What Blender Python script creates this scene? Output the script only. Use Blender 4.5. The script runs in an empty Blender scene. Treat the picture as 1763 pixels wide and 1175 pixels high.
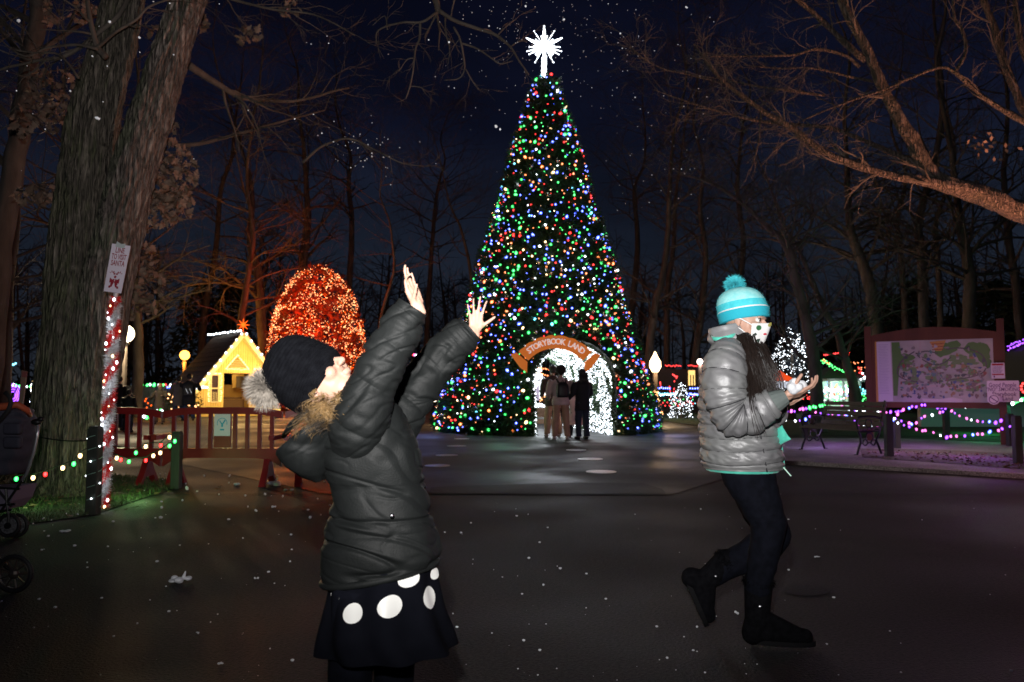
import bpy, math, random
import numpy as np
from mathutils import Vector, Matrix, noise, Quaternion
V = Vector; PI = math.pi; R = math.radians
rnd = random.Random(7)
SC = bpy.context.scene
COL = SC.collection

# ------------------------------------------------------------------ camera
CAM_H = 1.1; FPX = 1371.0; PITCH = math.atan(84.5 / FPX)
cam_d = bpy.data.cameras.new('camera'); cam = bpy.data.objects.new('camera', cam_d); COL.objects.link(cam)
cam.location = (0, 0, CAM_H); cam.rotation_euler = (PI/2 + PITCH, 0, 0)
cam_d.sensor_width = 36; cam_d.lens = 36 * FPX / 1763; cam_d.clip_start = .05; cam_d.clip_end = 1500
cam_d.dof.use_dof = True; cam_d.dof.focus_distance = 3.7; cam_d.dof.aperture_fstop = 4.5
SC.camera = cam

# ------------------------------------------------------------------ night sky
w = bpy.data.worlds.new('World'); SC.world = w; w.use_nodes = True
nt = w.node_tree; nt.nodes.clear()
N = nt.nodes.new; L = nt.links.new
out = N('ShaderNodeOutputWorld'); bg = N('ShaderNodeBackground'); L(bg.outputs[0], out.inputs[0])
sky = N('ShaderNodeTexSky'); sky.sky_type = 'NISHITA'; sky.sun_disc = False
sky.sun_elevation = R(-4.5); sky.sun_rotation = R(35); sky.altitude = 0; sky.air_density = 1.2; sky.dust_density = 1.0; sky.ozone_density = 3
tc = N('ShaderNodeTexCoord'); sep = N('ShaderNodeSeparateXYZ'); L(tc.outputs['Generated'], sep.inputs[0])
ramp = N('ShaderNodeValToRGB'); L(sep.outputs[2], ramp.inputs[0])
e = ramp.color_ramp.elements
e[0].position = .0; e[0].color = (.017, .021, .029, 1)
e[1].position = .55; e[1].color = (.0024, .0028, .0098, 1)
m_ = ramp.color_ramp.elements.new(.16); m_.color = (.0095, .0135, .0235, 1)
m_ = ramp.color_ramp.elements.new(.32); m_.color = (.0040, .0052, .0145, 1)
nz = N('ShaderNodeTexNoise'); nz.inputs['Scale'].default_value = 3.0; nz.inputs['Detail'].default_value = 5
mp = N('ShaderNodeMapping'); mp.inputs['Scale'].default_value = (1, 1, 3.5); L(tc.outputs['Generated'], mp.inputs[0]); L(mp.outputs[0], nz.inputs['Vector'])
mr = N('ShaderNodeMapRange'); mr.inputs[1].default_value = .35; mr.inputs[2].default_value = .7; mr.inputs[3].default_value = .65; mr.inputs[4].default_value = 1.25
L(nz.outputs[0], mr.inputs[0])
mx = N('ShaderNodeMix'); mx.data_type = 'RGBA'; mx.blend_type = 'MULTIPLY'; mx.inputs[0].default_value = 1
L(ramp.outputs[0], mx.inputs[6]); L(mr.outputs[0], mx.inputs[7])
ad = N('ShaderNodeMix'); ad.data_type = 'RGBA'; ad.blend_type = 'ADD'; ad.inputs[0].default_value = .02
L(mx.outputs[2], ad.inputs[6]); L(sky.outputs[0], ad.inputs[7])
L(ad.outputs[2], bg.inputs[0]); bg.inputs[1].default_value = 1.0

SC.view_settings.view_transform = 'Standard'; SC.view_settings.look = 'None'
SC.view_settings.exposure = 0; SC.view_settings.gamma = 1; SC.view_settings.use_curve_mapping = False
SC.render.engine = 'CYCLES'
cy = SC.cycles
cy.use_denoising = True; cy.denoiser = 'OPENIMAGEDENOISE'
cy.max_bounces = 5; cy.diffuse_bounces = 2; cy.glossy_bounces = 3; cy.transmission_bounces = 4; cy.transparent_max_bounces = 8
cy.sample_clamp_indirect = 1.5; cy.caustics_reflective = False; cy.caustics_refractive = False
cy.use_light_tree = True

def lamp(name, loc, col, power, size=.08, parent=None, spot=None, aim=None):
    d = bpy.data.lights.new(name, 'SPOT' if spot else 'POINT'); d.color = col; d.energy = power; d.shadow_soft_size = size
    o = bpy.data.objects.new(name, d); COL.objects.link(o)
    if parent is not None: loc = V(loc) - org(parent); o.parent = parent
    o.location = loc
    if spot:
        d.spot_size = R(spot); d.spot_blend = .9
        o.rotation_euler = (V(aim)).to_track_quat('-Z', 'Y').to_euler()
    return o
# the camera's own flash
lamp('camera_flash', (-.07, -.05, 1.42), (1, .97, .95), 860, .025, spot=100, aim=(.04, 1, .33))

# ------------------------------------------------------------------ helpers
def P(px, py, Y):
    x = (px - 881.5) / FPX; z = (587.5 - py) / FPX
    c, s = math.cos(PITCH), math.sin(PITCH)
    d = V((x, c - z * s, s + z * c))
    return V((0, 0, CAM_H)) + d * (Y / d.y)
def G(px, py, z=0):
    d = P(px, py, 1) - V((0, 0, CAM_H))
    return V((0, 0, CAM_H)) + d * ((z - CAM_H) / d.z)
def GY(py):
    return G(881.5, py).y
ORG = {}
def org(o):
    while o is not None:
        if o.name in ORG: return ORG[o.name]
        o = o.parent
    return V((0, 0, 0))
def tag(o, label=None, cat=None, group=None, kind=None):
    if label: o['label'] = label
    if cat: o['category'] = cat
    if group: o['group'] = group
    if kind: o['kind'] = kind
    return o
def thing(name, label, cat, loc, group=None):
    o = bpy.data.objects.new(name, None); COL.objects.link(o); o.location = loc; o.empty_display_size = .2
    ORG[o.name] = V(loc)
    return tag(o, label, cat, group)
def link(name, me, parent=None, world=True):
    o = bpy.data.objects.new(name, me); COL.objects.link(o)
    if parent is not None:
        o.parent = parent
        if world: me.transform(Matrix.Translation(-org(parent)))
    return o
def place(name, me, parent, loc, rot=None, scale=None):
    o = bpy.data.objects.new(name, me); COL.objects.link(o)
    o.parent = parent; o.location = V(loc) - (org(parent) if parent else V((0, 0, 0)))
    if rot is not None: o.rotation_euler = rot
    if scale is not None: o.scale = scale if hasattr(scale, '__len__') else (scale,) * 3
    return o
def cr(pts, t):
    """Catmull-Rom through rows of pts (n,k) at t in 0..1"""
    pts = np.asarray(pts, float); n = len(pts)
    if n == 2: return pts[0] * (1 - t) + pts[1] * t
    x = t * (n - 1); i = min(int(x), n - 2); f = x - i
    p0 = pts[i - 1] if i > 0 else 2 * pts[0] - pts[1]
    p1, p2 = pts[i], pts[i + 1]
    p3 = pts[i + 2] if i + 2 < n else 2 * pts[-1] - pts[-2]
    return .5 * ((2 * p1) + (-p0 + p2) * f + (2 * p0 - 5 * p1 + 4 * p2 - p3) * f * f + (-p0 + 3 * p1 - 3 * p2 + p3) * f ** 3)
class MB:
    def __init__(s): s.v = []; s.f = []
    def box(s, c, size, rot=None):
        c = V(c); i = len(s.v); hx, hy, hz = [a / 2 for a in size]
        for dx, dy, dz in ((-1,-1,-1),(1,-1,-1),(1,1,-1),(-1,1,-1),(-1,-1,1),(1,-1,1),(1,1,1),(-1,1,1)):
            p = V((dx * hx, dy * hy, dz * hz))
            if rot is not None: p = rot @ p
            s.v.append(c + p)
        for q in ((0,3,2,1),(4,5,6,7),(0,1,5,4),(1,2,6,5),(2,3,7,6),(3,0,4,7)): s.f.append(tuple(i + k for k in q))
        return s
    def bar(s, a, b, wd, th, up=V((0, 0, 1))):
        a = V(a); b = V(b); d = (b - a); l = d.length; d.normalize()
        sd = d.cross(up)
        if sd.length < 1e-3: sd = V((1, 0, 0))
        sd.normalize(); u = sd.cross(d)
        m = Matrix((sd, d, u)).transposed()
        return s.box((a + b) / 2, (wd, l, th), m)
    def tube(s, pts, rad, n=6, cap=True):
        pts = [V(p) for p in pts]
        if not hasattr(rad, '__len__'): rad = [rad] * len(pts)
        i0 = len(s.v); ref = None
        for k, p in enumerate(pts):
            t = (pts[min(k + 1, len(pts) - 1)] - pts[max(k - 1, 0)])
            if t.length < 1e-9: t = V((0, 0, 1))
            t.normalize()
            if ref is None:
                ref = t.cross(V((0, 0, 1)) if abs(t.z) < .9 else V((1, 0, 0)))
            ref = (ref - t * ref.dot(t))
            if ref.length < 1e-6: ref = t.orthogonal()
            ref.normalize(); b = t.cross(ref)
            for j in range(n):
                a = 2 * PI * j / n
                s.v.append(p + (ref * math.cos(a) + b * math.sin(a)) * rad[k])
        for k in range(len(pts) - 1):
            for j in range(n):
                a = i0 + k * n + j; b_ = i0 + k * n + (j + 1) % n
                s.f.append((a, b_, b_ + n, a + n))
        if cap:
            s.f.append(tuple(i0 + j for j in range(n))[::-1]); e0 = i0 + (len(pts) - 1) * n
            s.f.append(tuple(e0 + j for j in range(n)))
        return s
    def ball(s, c, r, nu=10, nv=7, rot=None):
        c = V(c); r = V((r, r, r)) if not hasattr(r, '__len__') else V(r); i = len(s.v)
        pts = [V((0, 0, 1))]
        for k in range(1, nv):
            a = PI * k / nv
            for j in range(nu):
                b = 2 * PI * j / nu; pts.append(V((math.sin(a) * math.cos(b), math.sin(a) * math.sin(b), math.cos(a))))
        pts.append(V((0, 0, -1)))
        for p in pts:
            q = V((p.x * r.x, p.y * r.y, p.z * r.z))
            if rot is not None: q = rot @ q
            s.v.append(c + q)
        for j in range(nu): s.f.append((i, i + 1 + j, i + 1 + (j + 1) % nu))
        for k in range(nv - 2):
            for j in range(nu):
                a = i + 1 + k * nu + j; b = i + 1 + k * nu + (j + 1) % nu
                s.f.append((a, a + nu, b + nu, b))
        e0 = i + len(pts) - 1; b0 = e0 - nu
        for j in range(nu): s.f.append((e0, b0 + (j + 1) % nu, b0 + j))
        return s
    def cap(s, a, b, ra, rb, n=10):
        """tapered capsule"""
        a = V(a); b = V(b); s.tube([a, b], [ra, rb], n); s.ball(a, ra, n, 6); s.ball(b, rb, n, 6); return s
    def prism(s, pts2, M, th):
        """outline pts2 in the frame M (4x4: x,y = plane, z = normal), thickness th centred"""
        i = len(s.v); n = len(pts2)
        for sg in (-.5, .5):
            for x, y in pts2: s.v.append(M @ V((x, y, sg * th)))
        s.f.append(tuple(range(i + n - 1, i - 1, -1))); s.f.append(tuple(range(i + n, i + 2 * n)))
        for j in range(n):
            k = (j + 1) % n; s.f.append((i + j, i + k, i + n + k, i + n + j))
        return s
    def quad(s, *p):
        i = len(s.v); s.v += [V(q) for q in p]; s.f.append(tuple(range(i, i + len(p)))); return s
    def mesh(s, name, mat=None, smooth=False):
        me = bpy.data.meshes.new(name); me.from_pydata([tuple(p) for p in s.v], [], s.f); me.update()
        if mat is not None: me.materials.append(mat)
        if smooth: me.polygons.foreach_set('use_smooth', [True] * len(me.polygons))
        return me
    def build(s, name, mat, parent=None, smooth=False):
        return link(name, s.mesh(name, mat, smooth), parent)
def frame(o, x, z):
    """matrix with local x along x, local z along z (plane normal)"""
    x = V(x).normalized(); z = V(z); z = (z - x * z.dot(x)).normalized(); y = z.cross(x)
    m = Matrix((x, y, z)).transposed().to_4x4(); m.translation = V(o); return m

# ------------------------------------------------------------------ materials
MATS = {}
def mk(name, c1, c2=None, scale=6, rough=.7, metal=0, bump=0, bscale=None, stretch=(1, 1, 1), spec=.5, detail=4, sheen=0, lo=.35, hi=.65, emit=None, es=0, trans=0, kind='noise'):
    if name in MATS: return MATS[name]
    m = bpy.data.materials.new(name); m.use_nodes = True; MATS[name] = m
    nt = m.node_tree; b = nt.nodes['Principled BSDF']
    b.inputs['Roughness'].default_value = rough; b.inputs['Metallic'].default_value = metal
    b.inputs['Specular IOR Level'].default_value = spec
    if sheen: b.inputs['Sheen Weight'].default_value = sheen
    b.inputs['Base Color'].default_value = (*c1, 1)
    if emit: b.inputs['Emission Color'].default_value = (*emit, 1); b.inputs['Emission Strength'].default_value = es
    if c2 or bump:
        tc = nt.nodes.new('ShaderNodeTexCoord'); mp = nt.nodes.new('ShaderNodeMapping'); mp.inputs['Scale'].default_value = stretch
        nt.links.new(tc.outputs['Object'], mp.inputs[0])
    if c2:
        n = nt.nodes.new('ShaderNodeTexNoise'); n.inputs['Scale'].default_value = scale; n.inputs['Detail'].default_value = detail
        nt.links.new(mp.outputs[0], n.inputs['Vector'])
        r = nt.nodes.new('ShaderNodeValToRGB'); r.color_ramp.elements[0].position = lo; r.color_ramp.elements[1].position = hi
        r.color_ramp.elements[0].color = (*c1, 1); r.color_ramp.elements[1].color = (*c2, 1)
        nt.links.new(n.outputs[0], r.inputs[0]); nt.links.new(r.outputs[0], b.inputs['Base Color'])
    if bump:
        n2 = nt.nodes.new('ShaderNodeTexNoise'); n2.inputs['Scale'].default_value = bscale or scale * 4; n2.inputs['Detail'].default_value = 6
        nt.links.new(mp.outputs[0], n2.inputs['Vector'])
        bp = nt.nodes.new('ShaderNodeBump'); bp.inputs['Strength'].default_value = 1; bp.inputs['Distance'].default_value = bump
        nt.links.new(n2.outputs[0], bp.inputs['Height']); nt.links.new(bp.outputs[0], b.inputs['Normal'])
    return m
def glow(name, col, st, core=0, sample=False):
    """a lit bulb: coloured shell round a hot filament (brighter face-on)"""
    if name in MATS: return MATS[name]
    m = bpy.data.materials.new(name); m.use_nodes = True; MATS[name] = m
    nt = m.node_tree; nt.nodes.clear()
    o = nt.nodes.new('ShaderNodeOutputMaterial'); e = nt.nodes.new('ShaderNodeEmission'); nt.links.new(e.outputs[0], o.inputs[0])
    e.inputs[0].default_value = (*col, 1); e.inputs[1].default_value = st
    if core:
        lw = nt.nodes.new('ShaderNodeLayerWeight'); lw.inputs[0].default_value = .5
        pw = nt.nodes.new('ShaderNodeMapRange'); pw.inputs[1].default_value = .0; pw.inputs[2].default_value = .55; pw.inputs[3].default_value = core; pw.inputs[4].default_value = 0
        nt.links.new(lw.outputs['Facing'], pw.inputs[0])
        mx = nt.nodes.new('ShaderNodeMix'); mx.data_type = 'RGBA'; mx.inputs[6].default_value = (*col, 1); mx.inputs[7].default_value = (1, 1, 1, 1)
        nt.links.new(pw.outputs[0], mx.inputs[0]); nt.links.new(mx.outputs[2], e.inputs[0])
    m.cycles.emission_sampling = 'FRONT' if sample else 'NONE'
    return m
BULB = {
    'red': glow('bulb_red', (1, .015, .012), 3.2, .08), 'green': glow('bulb_green', (.008, .9, .12), 3.4, .18),
    'blue': glow('bulb_blue', (.03, .085, 1), 6.5, .22), 'orange': glow('bulb_orange', (1, .20, .02), 3.6, .2),
    'white': glow('bulb_white', (.85, .92, 1), 6, 0), 'warm': glow('bulb_warm', (1, .62, .25), 4.5, .4),
    'purple': glow('bulb_purple', (.30, .03, 1), 3.2, .12), 'pink': glow('bulb_pink', (.85, .08, .55), 2.8, .2),
    'cyan': glow('bulb_cyan', (.08, .7, 1), 3.6, .3), 'fire': glow('bulb_fire', (1, .10, .008), 3.0, 0),
    'gold': glow('bulb_gold', (1, .36, .06), 4.5, .25),
}
def barkmat(name, dark, light, moss, mamt, sc=1.0):
    m = bpy.data.materials.new(name); m.use_nodes = True; MATS[name] = m; nt = m.node_tree; b = nt.nodes['Principled BSDF']; b.inputs['Roughness'].default_value = .88; Nn = nt.nodes.new; Lk = nt.links.new
    tc = Nn('ShaderNodeTexCoord'); mp = Nn('ShaderNodeMapping'); mp.inputs['Scale'].default_value = (sc, sc, sc * .12); Lk(tc.outputs['Object'], mp.inputs[0])
    wn = Nn('ShaderNodeTexNoise'); wn.inputs['Scale'].default_value = 5; wn.inputs['Detail'].default_value = 4; Lk(mp.outputs[0], wn.inputs['Vector'])
    va = Nn('ShaderNodeMix'); va.data_type = 'VECTOR'; va.inputs[0].default_value = .22; Lk(mp.outputs[0], va.inputs[4]); Lk(wn.outputs['Color'], va.inputs[5])
    vo = Nn('ShaderNodeTexVoronoi'); vo.feature = 'DISTANCE_TO_EDGE'; vo.inputs['Scale'].default_value = 17; Lk(va.outputs[1], vo.inputs['Vector'])
    r = Nn('ShaderNodeValToRGB'); r.color_ramp.elements[0].position = .0; r.color_ramp.elements[0].color = (*dark, 1); r.color_ramp.elements[1].position = .42; r.color_ramp.elements[1].color = (*light, 1); Lk(vo.outputs[0], r.inputs[0])
    n2 = Nn('ShaderNodeTexNoise'); n2.inputs['Scale'].default_value = 3.2; n2.inputs['Detail'].default_value = 6; Lk(tc.outputs['Object'], n2.inputs['Vector'])
    # moss grows on the side away from the sun (-x) and in patches
    sp = Nn('ShaderNodeSeparateXYZ'); ge = Nn('ShaderNodeNewGeometry'); Lk(ge.outputs['Normal'], sp.inputs[0])
    ma = Nn('ShaderNodeMath'); ma.operation = 'MULTIPLY_ADD'; ma.inputs[1].default_value = -.28; Lk(sp.outputs[0], ma.inputs[0]); Lk(n2.outputs[0], ma.inputs[2])
    mr = Nn('ShaderNodeMapRange'); mr.inputs[1].default_value = .42; mr.inputs[2].default_value = .68; mr.inputs[4].default_value = mamt; Lk(ma.outputs[0], mr.inputs[0])
    mx = Nn('ShaderNodeMix'); mx.data_type = 'RGBA'; mx.inputs[7].default_value = (*moss, 1); Lk(mr.outputs[0], mx.inputs[0]); Lk(r.outputs[0], mx.inputs[6])
    n3 = Nn('ShaderNodeTexNoise'); n3.inputs['Scale'].default_value = 60; n3.inputs['Detail'].default_value = 5; Lk(mp.outputs[0], n3.inputs['Vector'])
    m3 = Nn('ShaderNodeMapRange'); m3.inputs[1].default_value = .3; m3.inputs[2].default_value = .7; m3.inputs[3].default_value = .35; m3.inputs[4].default_value = 1.6; Lk(n3.outputs[0], m3.inputs[0])
    my = Nn('ShaderNodeMix'); my.data_type = 'RGBA'; my.blend_type = 'MULTIPLY'; my.inputs[0].default_value = 1; Lk(mx.outputs[2], my.inputs[6]); Lk(m3.outputs[0], my.inputs[7]); Lk(my.outputs[2], b.inputs['Base Color'])
    hs = Nn('ShaderNodeMath'); hs.operation = 'MULTIPLY_ADD'; hs.inputs[1].default_value = .40; Lk(n3.outputs[0], hs.inputs[0]); mn = Nn('ShaderNodeMath'); mn.operation = 'MINIMUM'; mn.inputs[1].default_value = .25; Lk(vo.outputs[0], mn.inputs[0]); Lk(mn.outputs[0], hs.inputs[2])
    bp = Nn('ShaderNodeBump'); bp.inputs['Distance'].default_value = .14; bp.inputs['Strength'].default_value = 1; Lk(hs.outputs[0], bp.inputs['Height']); Lk(bp.outputs[0], b.inputs['Normal']); return m
BARK = barkmat('oak_bark', (.12, .092, .08), (.38, .31, .27), (.11, .13, .07), .75)
BARK2 = mk('grey_bark', (.07, .055, .045), (.15, .12, .10), 5, .9, bump=.015, bscale=14, stretch=(1, 1, .3))
MOSS = barkmat('mossy_bark', (.10, .085, .065), (.26, .215, .175), (.12, .125, .065), .85)
LIMB = barkmat('limb_bark', (.08, .06, .05), (.30, .22, .19), (.10, .10, .06), .3, 1.6)
BLACKM = mk('black_metal', (.012, .012, .013), None, rough=.4, metal=.3)

def loft_eval(rings, u, v, e=1.0):
    q = cr(rings, v); a = 2 * PI * u; c, s = math.cos(a), math.sin(a)
    if e != 1.0:
        c = math.copysign(abs(c) ** e, c); s = math.copysign(abs(s) ** e, s)
    C, A, B = V(q[0:3]), V(q[3:6]), V(q[6:9])
    return C + A * c + B * s, (A * c + B * s)
def loft(name, rings, nu, nv, mat, parent=None, disp=None, e=1.0, caps=(1, 1), smooth=True):
    rings = [list(c) + list(a) + list(b) for c, a, b in rings]
    mb = MB()
    for j in range(nv + 1):
        v = j / nv
        for i in range(nu):
            p, n = loft_eval(rings, i / nu, v, e); n.normalize()
            if disp: p = p + n * disp(i / nu, v, p)
            mb.v.append(p)
    for j in range(nv):
        for i in range(nu):
            a = j * nu + i; b = j * nu + (i + 1) % nu
            mb.f.append((a, b, b + nu, a + nu))
    for k, on in enumerate(caps):
        if on:
            q = cr(rings, k); c = V(q[0:3]); mb.v.append(c); ci = len(mb.v) - 1; b0 = 0 if k == 0 else nv * nu
            for i in range(nu):
                a, b = b0 + i, b0 + (i + 1) % nu
                mb.f.append((ci, b, a) if k == 0 else (ci, a, b))
    me = mb.mesh(name, mat, smooth)
    return link(name, me, parent), rings
def path_rings(pts, rad, ref=V((0, 1, 0)), flat=1.0):
    """rings along a path; rad = list of r or (r_side, r_ref)"""
    pts = [V(p) for p in pts]; out = []; ref = V(ref)
    for k, p in enumerate(pts):
        t = (pts[min(k + 1, len(pts) - 1)] - pts[max(k - 1, 0)]).normalized()
        b = (ref - t * ref.dot(t)).normalized(); a = b.cross(t)
        r = rad[k]; r = (r, r * flat) if not hasattr(r, '__len__') else r
        out.append((p, a * r[0], b * r[1]))
    return out
def fuse(name, mb, voxel, mat, parent=None, smooth=4):
    me = mb.mesh(name, mat); ob = bpy.data.objects.new(name, me); COL.objects.link(ob)
    r = ob.modifiers.new('r', 'REMESH'); r.mode = 'VOXEL'; r.voxel_size = voxel; r.use_smooth_shade = True
    if smooth:
        s = ob.modifiers.new('s', 'SMOOTH'); s.factor = .5; s.iterations = smooth
    dg = bpy.context.evaluated_depsgraph_get(); dg.update()
    m2 = bpy.data.meshes.new_from_object(ob.evaluated_get(dg)); m2.name = name
    bpy.data.objects.remove(ob); bpy.data.meshes.remove(me)
    if not m2.materials: m2.materials.append(mat)
    m2.polygons.foreach_set('use_smooth', [True] * len(m2.polygons))
    return link(name, m2, parent)
def text(name, s, M, size, mat, parent, depth=.004, shear=0, sx=1.0):
    c = bpy.data.curves.new(name, 'FONT'); c.body = s; c.size = size; c.extrude = depth; c.align_x = 'CENTER'; c.align_y = 'CENTER'; c.shear = shear
    c.resolution_u = 2; c.offset = size * .012
    o = bpy.data.objects.new(name, c); COL.objects.link(o)
    dg = bpy.context.evaluated_depsgraph_get(); dg.update()
    me = bpy.data.meshes.new_from_object(o.evaluated_get(dg)); me.name = name
    bpy.data.objects.remove(o); bpy.data.curves.remove(c)
    me.transform(M @ Matrix.Diagonal((sx, 1, 1, 1)))
    me.materials.clear(); me.materials.append(mat)
    return link(name, me, parent)
ICO = {}
def bulb_mesh(col, r=1.0):
    if col not in ICO:
        mb = MB(); mb.ball((0, 0, 0), (1, 1, 1.35), 8, 6); ICO[col] = mb.mesh('bulb_' + col, BULB[col], True)
    return ICO[col]

# ------------------------------------------------------------------ bare trees
def grow(mb, p, d, ln, r, lv, rg, droop=0, n=5, kids=3, wild=.35, leafs=None, seg=5):
    pts = [V(p)]; rad = [r]; d = V(d).normalized()
    for k in range(seg):
        d = (d + V((rg.gauss(0, 1), rg.gauss(0, 1), rg.gauss(0, .8))) * wild * .45 + V((0, 0, droop))).normalized()
        pts.append(pts[-1] + d * ln / seg); rad.append(r * (1 - .75 * (k + 1) / seg))
    mb.tube(pts, rad, n if lv > 1 else 3, cap=False)
    if lv <= 0:
        if leafs is not None: leafs.append((pts[-1], d))
        return
    for k in range(kids):
        t = rg.uniform(.25, 1); i = min(int(t * seg), seg - 1); f = t * seg - i
        q = pts[i].lerp(pts[i + 1], f); dd = (pts[i + 1] - pts[i]).normalized()
        ax = V((rg.gauss(0, 1), rg.gauss(0, 1), rg.gauss(0, 1))); ax = (ax - dd * ax.dot(dd)).normalized()
        nd = (dd * rg.uniform(.5, 1) + ax * rg.uniform(.45, .95)).normalized()
        grow(mb, q, nd, ln * rg.uniform(.45, .75), max(rad[i] * .6, .0035), lv - 1, rg, droop, n - 1 if n > 4 else n, kids, wild, leafs, seg)
def limb(mb, pts, rad, n=8, seg=5, rough=.0, sd=0):
    """smooth limb through pts"""
    m = (len(pts) - 1) * seg; P_ = [list(p) + [r] for p, r in zip(pts, rad)]
    o = []; rr = []
    for k in range(m + 1):
        q = cr(P_, k / m); p = V(q[:3])
        if rough: p += noise.noise_vector(p * 3 + V((sd, sd, 0))) * rough
        o.append(p); rr.append(max(q[3], .002))
    mb.tube(o, rr, n, cap=True); return o, rr
# ------------------------------------------------------------------ ground
def sheet(name, pts, z, mat, kind='structure', parent=None):
    mb = MB(); mb.quad(*[V((p[0], p[1], z)) for p in pts]); o = mb.build(name, mat)
    return tag(o, kind=kind)
def ground_mat(name, c1, c2, rough, bump, sc=1.0, wet=0):
    m = mk(name, c1, c2, 2.2 * sc, rough, bump=bump, bscale=75, detail=8, lo=.3, hi=.72)
    nt = m.node_tree; b = nt.nodes['Principled BSDF']
    # aggregate speckle and roughness patches
    tc = nt.nodes.new('ShaderNodeTexCoord'); n = nt.nodes.new('ShaderNodeTexNoise'); n.inputs['Scale'].default_value = 55; n.inputs['Detail'].default_value = 6; n.inputs['Roughness'].default_value = .8
    nt.links.new(tc.outputs['Object'], n.inputs['Vector'])
    mr = nt.nodes.new('ShaderNodeMapRange'); mr.inputs[1].default_value = .35; mr.inputs[2].default_value = .7; mr.inputs[3].default_value = .1; mr.inputs[4].default_value = 3.0
    nt.links.new(n.outputs[0], mr.inputs[0])
    mx = nt.nodes.new('ShaderNodeMix'); mx.data_type = 'RGBA'; mx.blend_type = 'MULTIPLY'; mx.inputs[0].default_value = 1
    src = b.inputs['Base Color'].links[0].from_socket
    nt.links.new(src, mx.inputs[6]); nt.links.new(mr.outputs[0], mx.inputs[7]); nt.links.new(mx.outputs[2], b.inputs['Base Color'])
    n2 = nt.nodes.new('ShaderNodeTexNoise'); n2.inputs['Scale'].default_value = .55; n2.inputs['Detail'].default_value = 4
    nt.links.new(tc.outputs['Object'], n2.inputs['Vector'])
    m2 = nt.nodes.new('ShaderNodeMapRange'); m2.inputs[1].default_value = .38; m2.inputs[2].default_value = .62; m2.inputs[3].default_value = rough - .12 - wet; m2.inputs[4].default_value = rough + .12
    nt.links.new(n2.outputs[0], m2.inputs[0]); nt.links.new(m2.outputs[0], b.inputs['Roughness'])
    return m
ASPH = ground_mat('asphalt', (.011, .0098, .0095), (.024, .021, .0195), .74, .012)
ASPH2 = ground_mat('sealed_asphalt', (.013, .012, .0125), (.026, .0235, .024), .66, .003, wet=.08)
PATCH = ground_mat('dark_asphalt', (.009, .009, .010), (.016, .016, .017), .7, .003)
CONC = ground_mat('concrete', (.16, .145, .135), (.26, .24, .22), .75, .002)
GRAV = mk('gravel', (.06, .05, .04), (.22, .19, .16), 30, .9, bump=.02, bscale=55)
SOIL = mk('leafy_soil', (.018, .022, .010), (.05, .045, .03), 2.5, .95, bump=.03, bscale=14)
sheet('ground', [(-400, -60), (400, -60), (400, 500), (-400, 500)], -.012, SOIL)
sheet('asphalt', [(-26, -14), (26, -14), (26, 11.2), (10, 12.1), (6.2, 13.2), (5.4, 27), (2.5, 60), (-20, 60), (-26, 40)], 0, ASPH)
sheet('plaza', [G(560, 851)[:2], G(1160, 851)[:2], G(1330, 800)[:2], (5.3, 15.5), (5.2, 26), (-9, 26), (-5, 12)], .004, ASPH2)
pt = [G(x, y)[:2] for x, y in ((738, 852), (1148, 853), (1140, 843), (1105, 833), (960, 833), (800, 838), (742, 840))]
sheet('dark_patch', pt, .008, PATCH)  # flat sheet, darker than the asphalt around it
pt = [G(x, y)[:2] for x, y in ((900, 807), (930, 803), (936, 805), (918, 810), (898, 811))]
sheet('dark_patch', pt, .008, PATCH)
pt = [G(1390 + 40 * math.cos(a), 1018 + 9 * math.sin(a))[:2] for a in [k * PI / 10 for k in range(20)]]
sheet('dark_patch', pt, .004, PATCH)
# long repaired seam across the drive
mb = MB(); prev = None
for k in range(40):
    x = -6 + k * .32; y = GY(851) + .03 * noise.noise(V((x * 1.7, 0, 0))) + .02
    if prev: mb.quad((prev[0], prev[1] - .018, .011), (x, y - .018, .011), (x, y + .018, .011), (prev[0], prev[1] + .018, .011))
    prev = (x, y)
tag(mb.build('tar_seam', PATCH), kind='structure')
# right: walkway strips, gravel bed
wk = [G(x, y)[:2] for x, y in ((1350, 797), (1900, 830), (1900, 772), (1560, 757), (1345, 756))]
sheet('walkway', wk, .02, CONC)
gb = [G(x, y)[:2] for x, y in ((1485, 790), (1900, 822), (1900, 792), (1620, 777), (1480, 775))]
sheet('gravel_bed', gb, .026, GRAV)
mb = MB()
for k in range(900):
    x = rnd.uniform(1485, 1880); y = rnd.uniform(777, 812); p = G(x, y)
    if y > 790 + (x - 1485) * .077: continue
    if y < 776 + (x - 1485) * .04: continue
    p.z = .03; s = rnd.uniform(.012, .035); a = rnd.uniform(0, 6); b = rnd.uniform(-.5, .5)
    d = V((math.cos(a), math.sin(a), b * .6)) * s; e_ = V((-math.sin(a), math.cos(a), .3)) * s * .7
    mb.quad(p - d, p - e_, p + d, p + e_ + V((0, 0, .01)))
tag(mb.build('leaf_litter', mk('dry_leaf', (.10, .055, .025), (.22, .14, .08), 30, .8)), 'dry leaves scattered on the gravel bed under the map board', kind='stuff')
lawn = [(6.0, 19.5), (40, 16.5), (60, 70), (5.6, 80), (5.4, 30)]
LAWN = mk('lawn', (.012, .035, .010), (.028, .07, .018), 3, .9, bump=.02, bscale=40)
sheet('lawn', lawn, .006, LAWN)
# low kerb of the walkway
mb = MB(); a = G(1345, 799); b = G(1900, 832)
mb.bar(a + V((0, 0, .02)), b + V((0, 0, .02)), .10, .07); tag(mb.build('kerb', CONC), kind='structure')
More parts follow.
